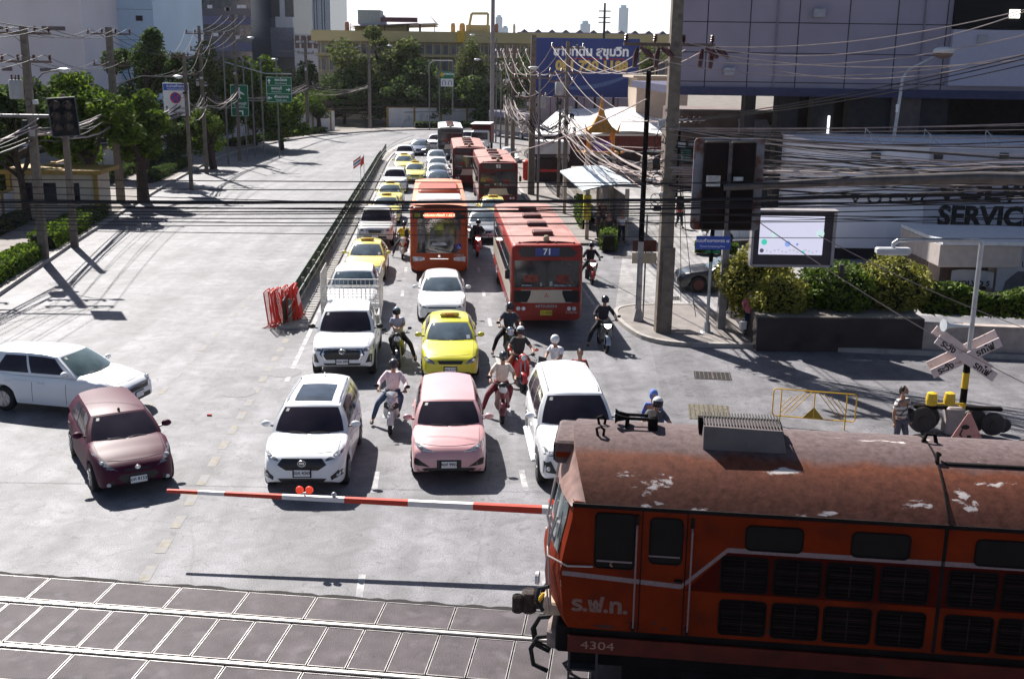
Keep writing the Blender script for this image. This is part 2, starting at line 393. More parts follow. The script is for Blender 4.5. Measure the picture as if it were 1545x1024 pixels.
# ragged seam strip
mb = MB(); prev = None; x = -14; top = []; bot = []
while x < 12:
    top.append((x, 1.66 + random.uniform(.02, .10), .009)); bot.append((x, 1.64, .009)); x += .15
n_ = len(top); mb.add(top + bot, [(i, i+1, n_+i+1, n_+i) for i in range(n_-1)]); o = mb.build('broken_asphalt_edge', None, M_GAP, smooth=False); o.matrix_world = TM; struct(o)
# sleepers-and-ballast strip beyond the crossing to the right, under the train
mb = MB(); mb.box((9.3, -2.2, -.02), (40, 2.2, .02)); o = mb.build('ballast', None, mat('ballast_stone', (.17, .15, .13), r=.95, var=.5, sc_=14, bump=1, bs=22), smooth=False); o.matrix_world = TM; struct(o)

# ---------- far scenery ----------
def bat(px, Y):               # x at distance Y for pixel column px
    return GY(px, 100, Y).x
def zat(py, Y, px=772): return GY(px, py, Y).z
def building(name, label, cat, px0, px1, ytop, Y, depth, m, base=0, ang=0.0, group=None):
    x0, x1 = bat(px0, Y), bat(px1, Y); zt = zat(ytop, Y, (px0+px1)/2)
    t = T(name, label, cat, ((x0+x1)/2, Y, 0), ang, group); W_ = x1 - x0
    mb = MB(); mb.box((-W_/2, 0, base), (W_/2, depth, zt)); mb.build('wall', t, m, smooth=False)
    return t, W_, zt
# ---------- vehicles: builders ----------
def rows(poly, nr, nc):           # grid of points filling a polygon that is convex across its rows
    b0 = min(p[1] for p in poly); b1 = max(p[1] for p in poly); out = []
    for i in range(nr + 1):
        b = b0 + (b1 - b0) * (.002 + .996 * i / nr); xs = []
        for (p, q) in zip(poly, poly[1:] + poly[:1]):
            if (p[1] <= b) != (q[1] <= b): xs.append(p[0] + (q[0]-p[0]) * (b-p[1]) / (q[1]-p[1]))
        if len(xs) < 2: xs = [poly[0][0]]*2
        a0, a1 = min(xs), max(xs); out.append([(a0 + (a1-a0)*j/nc, b) for j in range(nc + 1)])
    return out
def decal(bvh, poly, view='front', off=.006, nr=6, nc=6, side=1, L=6):
    pts = []
    for r in rows(poly, nr, nc):
        for a, b in r:
            if view == 'front': o, d = Vector((L, a, b)), Vector((-1, 0, 0))
            elif view == 'rear': o, d = Vector((-L, a, b)), Vector((1, 0, 0))
            elif view == 'side': o, d = Vector((a, side*4, b)), Vector((0, -side, 0))
            else: o, d = Vector((a, b, 6)), Vector((0, 0, -1))
            h = bvh.ray_cast(o, d)
            if h[0] is None:
                h = bvh.find_nearest(o + d * (L - 1.5) if view in ('front', 'rear') else o + d*3)
            pts.append(h[0] - d * off)
    mb = MB(); mb.add(pts, [(i*(nc+1)+j, (i+1)*(nc+1)+j, (i+1)*(nc+1)+j+1, i*(nc+1)+j+1) for i in range(nr) for j in range(nc)])
    return mb
def mirror(poly): return [(-a, b) for a, b in poly]
def lerp(a, b, t): return a + (b - a) * t

WHEELS = {}
def wheel(parent, x, y, r, w_, side, rim=None):
    key = (round(r, 3), w_, side, rim.name if rim else '')
    if key not in WHEELS:
        a = MB(); a.lathe([(r*.6, -w_/2), (r*.93, -w_/2), (r, -w_/2+.03), (r, w_/2-.03), (r*.93, w_/2), (r*.6, w_/2)], 22, None, 'y')
        b = MB(); o = w_/2 * side
        b.lathe([(r*.64, o - .012*side), (r*.64, o + .004*side), (r*.58, o + .006*side)][::side], 22, None, 'y')
        for k in range(7):
            t = 2*PI*k/7; b.obox((math.cos(t)*r*.33, o + .012*side, math.sin(t)*r*.33), (r*.56, .02, r*.15), 0, None, 0, 0, -t)
        b.lathe([(r*.12, o), (r*.12, o + .025*side)][::side], 10, None, 'y')
        c = MB(); c.lathe([(r*.6, o - .03*side), (r*.6, o - .02*side)][::side], 16, None, 'y')
        WHEELS[key] = (a.mesh('tyre', RUB), b.mesh('rim', rim or ALU), c.mesh('wheel_well', DRK))
    ms = WHEELS[key]
    o = bpy.data.objects.new('wheel', ms[0]); C.objects.link(o); o.parent = parent; o.location = (x, y, r)
    for nm, me in (('rim', ms[1]), ('brake_disc', ms[2])):
        q = bpy.data.objects.new(nm, me); C.objects.link(q); q.parent = o
    return o

BASE = dict(L=4.4, W=1.78, H=1.5, wb=2.65, fo=.88, r=.32, sill=.24,
    top=[(0, .60), (.06, .70), (.18, .78), (.7, .92), (1.15, .99)], rtop=.98, tail=[(0, .86), (.1, .95), (.4, .98)],
    plan=[(0, .66), (.06, .80), (.16, .88), (.4, .955), (.9, .99), (1.3, 1)], rplan=[(0, .78), (.12, .9), (.4, .97), (.9, 1)],
    cowl=1.12, wtop=1.95, rtopd=.75, rbase=.3, bw=.90, tw=.70, zr=None, side=[(.06, .44), (.47, .80)], crown=.05, rbelt=.05)
def car(name, label, cat, P, sp, front, yaw, group=None, plate=None, plate_col=None, glass=None, hl=None, grille=None, extra=None, rim=None, emblem=None, mir=None, sideglass=None):
    """front: world ground point below the nose; yaw: heading of the nose"""
    s = dict(BASE); s.update(sp); L, W, H = s['L'], s['W'], s['H']; hx = L/2
    d = Vector((math.cos(yaw), math.sin(yaw), 0)); c = Vector(front) - d * hx
    t = T(name, label, cat, (c.x, c.y, 0), yaw, group)
    zf = lambda q: interp(s['top'], q) if q < L*.5 else interp([(0, s['tail'][0][1])] + s['tail'][1:] + [(L*.5, s['rtop'])], L - q)
    def pf(q): return min(interp(s['plan'], q), interp(s['rplan'], L - q))
    xs = [0, .015, .04, .08, .14, .22, .32, .45, .6]; q = .72
    wx = [s['fo'], s['fo'] + s['wb']]; ra = s['r'] + .055
    while q < L - .6: xs.append(q); q += .09
    xs += [L-.5, L-.36, L-.24, L-.14, L-.07, L-.02, L]
    rings = []
    for q in xs:
        zt = zf(q); w_ = W/2*pf(q); zs = s['sill'] + .10*max(0, 1-q/.25)**2 + .16*max(0, 1-(L-q)/.3)
        zl = zs
        for a in wx:
            if abs(q-a) < ra: zl = max(zl, s['r'] + math.sqrt(ra*ra-(q-a)**2))
        h = zt - zl; k = .07*h/.6
        half = [(0, zs), (.72*w_, zs), (.74*w_, zl), (.975*w_, zl), (w_, zl+.12*h), (1.0*w_, zl+.45*h), (.985*w_, zl+.62*h), (.965*w_, zl+.84*h), (.90*w_, zl+.955*h), (.78*w_, zt+.0), (.4*w_, zt+.018), (0, zt+.025)]
        x = hx - q
        rings.append([(x, y, z) for y, z in half] + [(x, -y, z) for y, z in half[-2:0:-1]])
    B = MB(); B.loft(rings, None, cap=True)
    # greenhouse
    zr = s['zr'] or [(0, H-.05), (.35, H-.005), (.7, H), (1.6, H-.03)]
    cw, wt_, rt, rb, bw, tw = s['cowl'], s['wtop'], s['rtopd'], s['rbase'], s['bw']*W/2, s['tw']*W/2
    zb = zf(cw) - .03; zbr = zf(L-rb) - .03 + s['rbelt']; xr0, xr1 = wt_, L - rt; lr = xr1 - xr0
    ru = lambda u: interp([(a/1.6*1.0, b) for a, b in zr], u)
    def topedge(u): return Vector((hx - lerp(xr0, xr1, u), tw*(1-.07*u*u), ru(u) - s['crown']))
    def botedge(u):
        return Vector((hx - lerp(cw + .28, L - rb, u), bw*(1 - .04*u**3), lerp(zb + .02, zbr, u)))
    def side(u, v, sg=1):
        a, b = botedge(u), topedge(u); p = a.lerp(b, v); p.y += .035*math.sin(PI*v); p.y *= sg; return p
    def front_(sv, v):
        a, b = botedge(0), topedge(0); p = a.lerp(b, v); m_ = 1 - abs(sv)**2.2
        return Vector((p.x + m_*lerp(.27, .13, v) + .03*math.sin(PI*v), sv*(p.y + .035*math.sin(PI*v)), p.z + m_*lerp(-.0, s['crown'], v)))
    def rear_(sv, v):
        a, b = botedge(1), topedge(1); p = a.lerp(b, v); m_ = 1 - abs(sv)**2.2
        return Vector((p.x - m_*.10, sv*(p.y + .035*math.sin(PI*v)), p.z + m_*lerp(0, s['crown'], v)))
    def roof(u, sv):
        p = topedge(u); m_ = 1 - abs(sv)**2.2
        x = p.x + m_*lerp(.13, -.10, u); return Vector((x, sv*p.y, p.z + m_*s['crown']))
    for sg in (1, -1): B.grid(lambda i, j: side(i, j, sg), 12, 5)
    B.grid(lambda i, j: front_(2*i-1, j), 10, 6); B.grid(lambda i, j: rear_(2*i-1, j), 10, 5); B.grid(lambda i, j: roof(i, 2*j-1), 12, 10)
    bo = B.build('body', t, P, ang=42); bvh = BVHTree.FromPolygons([Vector(v) for v in B.v], B.f)
    def patch(fn, nm, m, flip, off=.007, nu=8, nv=5):
        pts = []
        for i in range(nu+1):
            for j in range(nv+1):
                e = 1e-3; a, b = i/nu, j/nv; p = fn(a, b); n_ = (fn(a+e, b)-p).cross(fn(a, b+e)-p).normalized()*flip; pts.append(p + n_*off)
        mb = MB(); mb.add(pts, [(i*(nv+1)+j, (i+1)*(nv+1)+j, (i+1)*(nv+1)+j+1, i*(nv+1)+j+1) for i in range(nu) for j in range(nv)])
        return mb.build(nm, t, m)
    gl = glass or GLS; sg_ = sideglass or GLS
    patch(lambda a, b: front_((2*a-1)*.90, .07+.86*b), 'windscreen', gl, 1)
    patch(lambda a, b: rear_((2*a-1)*.86, .14+.74*b), 'rear_window', sg_, -1)
    patch(lambda a, b: front_(-.80+.10*a, .78+.10*b), 'sticker', mat('sticker_pale', (.45, .45, .42), r=.6, var=.3, sc_=20), 1, .012, 1, 1)
    def top_(x, y):
        h_ = bvh.ray_cast(Vector((x, y, 5)), Vector((0, 0, -1)))[0]; return h_ + Vector((0, 0, .001)) if h_ else None
    mb = MB(); w5 = W/2*.80
    ln = [[top_(hx-.20-.14*abs(y_)**2, y_*w5) for y_ in (-1, -.8, -.5, -.2, 0, .2, .5, .8, 1)]] + [[top_(lerp(hx-.36, hx-cw-.05, i_/6), sg_*w5*lerp(1.0, 1.03, i_/6)) for i_ in range(7)] for sg_ in (1, -1)]
    for q_ in ln:
        if all(q_): mb.path(q_, .0055, 4)
    if mb.v: mb.build('hood_seam', t, mat('seam_grey', (.10, .10, .11), r=.7, var=.1))
    # wipers
    mb = MB()
    for y0, y1 in ((.55, .05), (-.02, -.5)):
        mb.path([front_(y0, .055) + Vector((.02, 0, .012)), front_(lerp(y0, y1, .5), .12) + Vector((.015, 0, .012)), front_(y1, .10) + Vector((.02, 0, .012))], .008, 4)
    mb.build('wiper', t, BLK)
    for sgn in (1, -1):
        for (u0, u1) in s['side']:
            sl0 = .10 if u0 < .1 else .01; sl1 = -.06 if u1 > .75 else 0
            fn = lambda a, b: side(lerp(u0 + sl0*0*b, u1 + sl1*b, a), .12 + .76*b, sgn)
            patch(fn, 'side_window', sg_, sgn)
        for x in wx: wheel(t, hx - x, sgn*(W/2 - .115), s['r'], .22, sgn, rim)
        # door seams and handles
        mb = MB()
        for xx in s.get('seams', (cw+.55, cw+1.55)):
            zs = s['sill']+.08; mm = decal(bvh, [(hx-xx-.006, zs), (hx-xx+.006, zs), (hx-xx+.006, .86), (hx-xx-.006, .86)], 'side', .003, 4, 1, sgn); mb.add(mm.v, mm.f)
        mb.build('door_seam', t, BLK)
        mb = MB()
        for xx in [q_ + .72 for q_ in s.get('seams', (cw+.55, cw+1.55))][:2]:
            mb.obox((hx-xx, sgn*(W/2*.985+.012), .84), (.2, .03, .03), 0, None, .01)
        mb.build('door_handle', t, P if s.get('handle') is None else CHR)
        # mirror
        mp = side(.06, .12, sgn); y = sgn*(W/2 + .09)
        a = MB(); a.tube((mp.x, mp.y*.98, mp.z), (mp.x+.02, y-.05*sgn, mp.z+.03), .022, .018, 6); a.build('mirror_arm', t, BLK)
        a = MB(); a.ball((mp.x+.03, y, mp.z+.07), (.075, .115, .075)); mo = a.build('mirror', t, mir or P)
        # tail lamp
        tl = s.get('taillamp', [(W*.30, .78), (W*.44, .76), (W*.44, .90), (W*.30, .90)])
        decal(bvh, [(sgn*a_, b_) for a_, b_ in tl], 'rear', .008, 4, 4).build('tail_lamp', t, mat('tail_lamp_red', (.35, .01, .01), r=.15))
    yh = W/2
    hl = hl or [(.50*yh, .66), (.80*yh, .70), (.93*yh, .80), (.80*yh, .80), (.55*yh, .74)]
    for sgn in (1, -1): decal(bvh, [(sgn*a, b) for a, b in hl], 'front', .008, 6, 6).build('headlight', t, HLP)
    for sgn in (1, -1):
        ha = sum(p_[0] for p_ in hl)/len(hl); hb = sum(p_[1] for p_ in hl)/len(hl); q_ = bvh.ray_cast(Vector((6, sgn*ha, hb)), Vector((-1, 0, 0)))[0]
        if q_: mb = MB(); mb.ball((q_.x+.008, sgn*(ha+.02), hb), (.02, .055, .035), None, 8, 5); mb.build('lamp_lens', t, WHT)
    for i, (nm, poly, m_, mir_) in enumerate(grille or [('grille', [(-.35*yh, .56), (.35*yh, .56), (.42*yh, .68), (-.42*yh, .68)], BLK, 0), ('lower_intake', [(-.5*yh, .30), (.5*yh, .30), (.42*yh, .42), (-.42*yh, .42)], BLK, 0)]):
        for q_ in ((poly, mirror(poly)) if mir_ else (poly,)): decal(bvh, q_, 'front', .007 + .002*(i if i < 9 else 9), 6, 8).build(nm, t, m_)
    pz = s.get('pz', .47)
    h = bvh.ray_cast(Vector((6, 0, pz)), Vector((-1, 0, 0)))[0]
    if plate is not False:
        mb = MB(); mb.box((h.x+.002, -.20, pz-.10), (h.x+.014, .20, pz+.10), None, .004); mb.build('plate_holder', t, BLK)
        mb = MB(); mb.box((h.x+.012, -.17, pz-.075), (h.x+.028, .17, pz+.075), plate_col or PLT, .006); po = mb.build('license_plate', t)
        text(plate or 'กข 1234', .095, BLK, frame((h.x+.0285, 0, pz+.008), (0, 1, 0)), po, extr=.001, bold=.002) if plate else None
    if emblem:
        ez = emblem[0]; h = bvh.ray_cast(Vector((6, 0, ez)), Vector((-1, 0, 0)))[0]; mb = MB()
        r0 = emblem[1]
        mb.path([(h.x+.02, math.cos(a)*r0*1.3, ez+math.sin(a)*r0) for a in [2*PI*k/16 for k in range(17)]], .009, 5)
        if emblem[2] == 'T': mb.path([(h.x+.02, math.cos(a)*r0*.5, ez+math.sin(a)*r0) for a in [2*PI*k/12 for k in range(13)]], .008, 5)
        if emblem[2] == 'O': mb.M = Matrix.Translation((h.x+.012, 0, ez)); mb.lathe([(r0*.9, 0), (r0*.9, .01)], 16, None, 'x')
        eo = mb.build('emblem', t, CHR)
        if emblem[2] == 'M': text('MG', r0*1.1, CHR, frame((h.x+.02, 0, ez), (0, 1, 0)), eo, bold=.004)
    if extra: extra(t, s, bvh, dict(roof=roof, side=side, front=front_, hx=hx, bot=botedge, top=topedge, patch=patch))
    return t
HEAD = RYAW - PI/2           # yaw of a vehicle driving towards the camera
def onroad(n, t): return RP(n, t)

# ----- two wheelers -----
def scooter(name, label, P, pos, yaw, group, style='scoot', accent=None, box=None, screen=False, tilt=R(3)):
    t = T(name, label, 'motorcycle', (pos[0], pos[1], 0), yaw, group); t.rotation_euler = (tilt, 0, yaw)
    acc = accent or BLK; r = .27
    for x in (.62, -.62):
        a = MB(); a.lathe([(r*.72, -.035), (r*.95, -.05), (r, -.02), (r, .02), (r*.95, .05), (r*.72, .035), (r*.72, -.035)], 20, None, 'y'); o = a.build('wheel', t, RUB); o.location = (x, 0, r)
        b = MB()
        for k in range(5):
            q = 2*PI*k/5; b.obox((math.cos(q)*r*.36, 0, math.sin(q)*r*.36), (r*.72, .03, .04), 0, None, 0, 0, -q)
        b.lathe([(.05, -.05), (.05, .05)], 10, None, 'y'); b.lathe([(r*.70, -.03), (r*.76, -.03), (r*.76, .03), (r*.70, .03)], 20, None, 'y'); b.build('rim', o, ALU)
    m = MB()
    def sec(x, w_, z0, z1): return [(x, -w_*.6, z0), (x, w_*.6, z0), (x, w_, z0+(z1-z0)*.35), (x, w_*.9, z0+(z1-z0)*.8), (x, w_*.45, z1), (x, -w_*.45, z1), (x, -w_*.9, z0+(z1-z0)*.8), (x, -w_, z0+(z1-z0)*.35)]
    m.loft([sec(-.92, .05, .62, .72), sec(-.85, .11, .52, .76), sec(-.6, .15, .42, .78), sec(-.3, .17, .36, .76), (sec(-.1, .16, .30, .66)), sec(.02, .15, .27, .36), sec(.28, .15, .27, .35)], None, True)
    if style == 'vespa': 
        m.loft([sec(.26, .20, .27, .40), sec(.33, .24, .30, .62), sec(.38, .22, .40, .84), sec(.40, .14, .60, .98), sec(.44, .09, .7, 1.0)], None, True)
        m.ball((-.5, .17, .52), (.30, .09, .19)); m.ball((-.5, -.17, .52), (.30, .09, .19))
    else:
        m.loft([sec(.26, .16, .28, .42), sec(.32, .20, .32, .66), sec(.38, .19, .42, .86), sec(.46, .14, .60, .95), sec(.54, .09, .64, .88), sec(.58, .04, .66, .80)], None, True)
    m.build('fairing', t, P, ang=50)
    m = MB(); m.loft([sec(-.78, .12, .76, .83), sec(-.5, .15, .77, .85), sec(-.2, .13, .76, .82), sec(-.02, .09, .70, .77)], None, True); m.build('seat', t, BLK)
    m = MB()
    m.grid(lambda i, j: ((.62+ (r+.035)*math.cos(.1+2.4*i)), (j-.5)*.15, r + (r+.035)*math.sin(.1+2.4*i) + .02*(1-(2*j-1)**2)), 8, 4); m.build('front_fender', t, P if style != 'sport' else acc)
    m = MB()
    for y in (.07, -.07): m.tube((.62, y, r), (.42, y*.8, .82), .022, .026)
    m.build('fork', t, ALU)
    m = MB(); m.path([(.26, .36, 1.0), (.30, .30, 1.02), (.38, .12, .99), (.40, 0, .98), (.38, -.12, .99), (.30, -.30, 1.02), (.26, -.36, 1.0)], .014, 6)
    for y in (.33, -.33): m.tube((.25, y-.05, 1.005), (.27, y+.05, 1.01), .021, .021)
    m.build('handlebar', t, BLK)
    m = MB()
    if style in ('vespa', 'retro'): m.ball((.44, 0, .97), (.10, .13, .10))
    else: m.loft([sec(.34, .13, .92, 1.03), sec(.42, .15, .90, 1.05), sec(.50, .10, .90, 1.0), sec(.54, .04, .92, .97)], None, True)
    m.build('handlebar_cowl', t, P if style != 'retro' else acc)
    m = MB()
    if style in ('vespa', 'retro'): m.lathe([(.085, .0), (.082, .03), (.05, .05)], 16, None, 'x', (.535 if style == 'vespa' else .53, 0, .97 if style == 'vespa' else .88))
    else: m.add([(.585, -.10, .84), (.585, .10, .84), (.545, .13, .93), (.545, -.13, .93), (.60, 0, .78)], [(0, 1, 2, 3), (0, 4, 1)])
    m.build('headlight', t, mat('lit_headlamp', (.8, .8, .8), r=.1, var=0, emit=((1, .95, .85), 3.0)) if style == 'sport' else LMP)
    if style == 'retro': m = MB(); m.lathe([(.10, -.06), (.105, .0)], 16, None, 'x', (.53, 0, .88)); m.build('headlight_ring', t, CHR)
    if style == 'scoot' and accent:
        for sg in (1, -1):
            m = MB(); m.add([(.60, sg*.02, .72), (.52, sg*.12, .80), (.42, sg*.185, .74), (.40, sg*.19, .62), (.52, sg*.08, .60)], [(0, 1, 2, 3, 4) if sg > 0 else (4, 3, 2, 1, 0)]); m.build('fairing_panel', t, acc)
    for y in (1, -1):
        m = MB(); m.tube((.30, y*.27, 1.02), (.32, y*.36, 1.14), .007, .007, 5); m.build('mirror_stem', t, BLK)
        m = MB(); m.ball((.33, y*.39, 1.16), (.02, .07, .045)); m.build('mirror', t, P if style == 'vespa' else BLK)
    m = MB(); m.tube((-.25, .16, .30), (-.85, .17, .40), .045, .05); m.tube((-.25, 0, .3), (-.62, 0, .27), .09, .07); m.build('exhaust', t, STL)
    if box: m = MB(); m.box((-1.12, -.24, .82), (-.72, .24, 1.28), None, .03); m.build('delivery_box', t, box)
    if screen: m = MB(); m.box((.42, -.13, .98), (.44, .13, 1.2), None, .005); m.build('windshield', t, GLS)
    return t

# ----- people -----
def skinmesh(verts, edges, radii, extra=None, sub=1):
    me = bpy.data.meshes.new('tmp'); me.from_pydata(verts, edges, []); o = bpy.data.objects.new('tmp', me); C.objects.link(o)
    md = o.modifiers.new('s', 'SKIN'); md.use_smooth_shade = True
    for i, sv in enumerate(me.skin_vertices[0].data):
        sv.radius = radii[i] if isinstance(radii[i], (tuple, list)) else (radii[i], radii[i]); sv.use_root = (i == 0)
    sb = o.modifiers.new('b', 'SUBSURF'); sb.levels = sub; sb.render_levels = sub
    dg = bpy.context.evaluated_depsgraph_get(); m2 = bpy.data.meshes.new_from_object(o.evaluated_get(dg)); C.objects.unlink(o); bpy.data.objects.remove(o)
    return m2
def SK(dark=False): return mat('skin_tan', (.36, .20, .13), r=.55, var=.06)
HAIR = mat('black_hair', (.012, .01, .009), r=.5, var=.1)
def person(label, pos, yaw, pose='stand', shirt=(.6,.6,.6), trouser=(.03,.03,.04), helmet=None, group=None, hair='short', visor=True, mask=None, seat=None, bag=None, armr=None, arml=None, footdown='r', long_sleeve=False, scale=1.0, jacket=None, skirt=False, lean=0.0, stripe=False, hood=None, tilt=0.0):
    t = T('person', label, 'person', (pos[0], pos[1], pos[2] if len(pos) > 2 else 0), yaw, group); t.scale = (scale,)*3; t.rotation_euler = (tilt, 0, yaw)
    if pose == 'ride':
        pel = Vector((-.38, 0, .86)); che = pel + Vector((.06 + lean, 0, .33)); nk = che + Vector((.05 + lean*.5, 0, .20)); hd = nk + Vector((.04, 0, .15))
        kn = {1: Vector((.04, .24, .80)), -1: Vector((.04, -.24, .80))}; ft = {1: Vector((.08, .17, .38)), -1: Vector((.08, -.17, .38))}
        sd = 1 if footdown == 'l' else -1
        if footdown: kn[sd] = Vector((-.12, sd*.36, .55)); ft[sd] = Vector((-.10, sd*.48, .10))
        hp = .10; hnd = {1: Vector((.24, .33, 1.03)), -1: Vector((.24, -.33, 1.03))}
    else:
        pel = Vector((0, 0, .90)); che = Vector((.01, 0, 1.24)); nk = Vector((.0, 0, 1.45)); hd = Vector((.03, 0, 1.60))
        kn = {1: Vector((.04, .10, .48)), -1: Vector((.02, -.10, .48))}; ft = {1: Vector((.0, .12, .08)), -1: Vector((-.03, -.11, .08))}
        if pose == 'walk': kn[1] = Vector((.14, .09, .50)); ft[1] = Vector((.18, .10, .08)); ft[-1] = Vector((-.20, -.10, .12))
        hp = .09; hnd = {1: Vector((.10, .26, .82)), -1: Vector((.06, -.26, .80))}
    if arml: hnd[1] = Vector(arml)
    if armr: hnd[-1] = Vector(armr)
    V = [pel, che, nk, hd]; E = [(0, 1), (1, 2), (2, 3)]; Rr = [(.13, .11), (.15, .11), (.058, .058), (.07, .08)]
    def addv(p, par, r): V.append(Vector(p)); E.append((par, len(V)-1)); Rr.append(r); return len(V)-1
    legs = {}; arms = {}
    for sg in (1, -1):
        h = addv(pel + Vector((.01, sg*hp, -.06)), 0, .09); k = addv(kn[sg], h, .060); a = addv(ft[sg], k, .042); toe = addv(ft[sg] + Vector((.16, sg*.02, -.045)), a, .035)
        legs[sg] = (V[h], V[k], V[a], V[toe])
        s_ = addv(che + Vector((.0, sg*.17, .12)), 1, .062); sh = V[s_]; hh = hnd[sg]; mid = (sh + hh)*.5; bend = Vector((-.08, sg*.09, -.07)) if pose == 'ride' else Vector((-.05, sg*.03, 0))
        e = addv(mid + bend, s_, .044); w_ = addv(hh + (V[e]-hh).normalized()*.07, e, .030); pm = addv(hh, w_, (.040, .022))
        arms[sg] = (sh, V[e], V[w_], hh)
    me = skinmesh(V, E, Rr, sub=2)
    bm = bmesh.new(); bm.from_mesh(me)
    def addball(mb, c, r, n=12, k=8): mb.ball(c, r, None, n, k)
    x = MB(); addball(x, hd + Vector((.01, 0, .02)), (.10, .078, .125), 14, 10); x.ball(hd + Vector((.105, 0, .0)), (.022, .014, .025), None, 6, 4)
    x.ball(hd + Vector((.06, 0, -.07)), (.045, .045, .04), None, 8, 5)
    for sg in (1, -1): x.ball(hd + Vector((.0, sg*.08, .005)), (.02, .012, .032), None, 6, 4)
    for sg in (1, -1):           # fingers and thumb, curled round what they hold
        sh, el_, wr, hh = arms[sg]; dr = (hh - wr).normalized(); sidev = Vector((0, 1, 0)) if abs(dr.y) < .8 else Vector((1, 0, 0)); sidev = (sidev - dr*sidev.dot(dr)).normalized(); dn = dr.cross(sidev).normalized()
        if dn.z > 0: dn = -dn
        x.ball(hh, (.042, .042, .022), None, 8, 5)
        for k, ln in enumerate((.062, .072, .068, .052)):
            b0 = hh + sidev*(k-1.5)*.020 + dr*.03; b1 = b0 + dr*ln*.5 + dn*.012; b2 = b1 + dn*ln*.55 - dr*.005
            x.path([b0, b1, b2], [.0095, .0085, .0065], 5)
        b0 = hh + sidev*.036*-sg; x.path([b0, b0 - sidev*.02*sg + dr*.025 + dn*.01, b0 - sidev*.014*sg + dr*.045 + dn*.03], [.011, .010, .008], 5)
    me2 = x.mesh('tmp2'); bm.from_mesh(me2); me3 = bpy.data.meshes.new('body'); bm.to_mesh(me3); bm.free()
    me3.polygons.foreach_set('use_smooth', [True]*len(me3.polygons)); me3.materials.append(SK()); bo = bpy.data.objects.new('body', me3); C.objects.link(bo); bo.parent = t
    # face
    if not visor or helmet is None:
        x = MB()
        for sg in (1, -1): x.ball(hd + Vector((.098, sg*.032, .03)), (.008, .014, .009), None, 6, 4)
        x.ball(hd + Vector((.10, 0, -.048)), (.008, .022, .005), None, 6, 4); x.build('eyes', t, HAIR)
    def garment(nm, vv, ee, rr, m_): 
        q = skinmesh(vv, ee, rr, sub=2); q.name = nm; q.materials.clear(); q.materials.append(m_); o = bpy.data.objects.new(nm, q); C.objects.link(o); o.parent = t; return o
    cm = shirt if not isinstance(shirt, tuple) else mat('cloth_%02x%02x%02x' % tuple(int(q*255) for q in shirt), shirt, r=.85, var=.18, sc_=14, bump=.6, bs=18)
    vv = [pel + Vector((0, 0, -.02)), che, nk + Vector((0, 0, -.045))]; ee = [(0, 1), (1, 2)]; rr = [(.165, .13), (.185, .135), (.085, .08)]
    for sg in (1, -1):
        sh, el_, wr, hh = arms[sg]; k = len(vv); vv += [sh, el_ if long_sleeve else sh.lerp(el_, .75)]; rr += [.082, .062]; ee += [(1, k), (k, k+1)]
        if long_sleeve: vv.append(el_.lerp(wr, .93)); rr.append(.043); ee.append((k+1, k+2))
    garment('jacket' if long_sleeve else 'shirt', vv, ee, rr, cm)
    tm = mat('cloth_%02x%02x%02x' % tuple(int(q*255) for q in trouser), trouser, r=.85, var=.2, sc_=14)
    vv = [pel + Vector((0, 0, .02))]; ee = []; rr = [(.155, .125)]
    for sg in (1, -1):
        h, k_, a, toe = legs[sg]; k = len(vv); vv += [h, k_, k_.lerp(a, .93)]; rr += [.105, .078, .056 if not skirt else .12]; ee += [(0, k), (k, k+1), (k+1, k+2)]
    garment('trousers', vv, ee, rr, tm)
    for sg in (1, -1):
        h, k_, a, toe = legs[sg]; x = MB(); x.ball((a+toe)/2 + Vector((0, 0, -.01)), (.135, .052, .048), None, 10, 6); x.build('shoe', t, mat('dark_shoe', (.03, .022, .02), r=.6))
    if helmet:
        x = MB(); x.ball(hd + Vector((.0, 0, .055)), (.145, .125, .135), None, 16, 10); x.build('helmet', t, mat('helmet_%02x%02x%02x' % tuple(int(q*255) for q in helmet), helmet, r=.25, coat=.6, var=.06))
        if visor:
            x = MB(); x.grid(lambda i, j: hd + Vector((.0 + .148*math.cos(-1.1+2.2*i)*math.cos((j-.62)*1.1), .132*math.sin(-1.1+2.2*i), .02 + .125*math.sin((j-.62)*1.3)+.03)), 10, 5); x.build('visor', t, GLS)
    elif hood:
        x = MB(); x.ball(hd + Vector((-.02, 0, .03)), (.125, .11, .15), None, 14, 8); x.build('hood', t, mat('hood_cloth', hood, r=.9))
    else:
        x = MB(); x.ball(hd + Vector((-.022, 0, .045)), (.105, .092, .118), None, 14, 8)
        if hair == 'long': x.ball(hd + Vector((-.06, 0, -.08)), (.055, .085, .14), None, 10, 6)
        if hair == 'tail': x.ball(hd + Vector((-.12, 0, -.0)), (.04, .04, .09), None, 8, 5)
        x.build('hair', t, HAIR)
    if mask: x = MB(); x.ball(hd + Vector((.07, 0, -.04)), (.045, .062, .045), None, 10, 6); x.build('face_mask', t, mat('mask_cloth', mask, r=.9))
    t['_j'] = 0; del t['_j']
    return t
def rider(label, sc_lbl, P, px, py, yaw=None, group=None, h=0.0, foot='r', **k):
    """a scooter with its rider; (px, py) is the ground below the front wheel"""
    yaw = HEAD if yaw is None else yaw; g = G(px, py, h); d = Vector((math.cos(yaw), math.sin(yaw), 0)); c = g - d*.72
    bk = {q: k.pop(q) for q in ('style', 'accent', 'box', 'screen') if q in k}
    tl = R(3) * (-1 if foot == 'l' else 1) * -1
    s_ = scooter('motorcycle', sc_lbl, P, c, yaw, group, tilt=tl, **bk)
    p = person(label, (c.x, c.y, 0), yaw, 'ride', footdown=foot, tilt=tl, **k)
    return s_, p
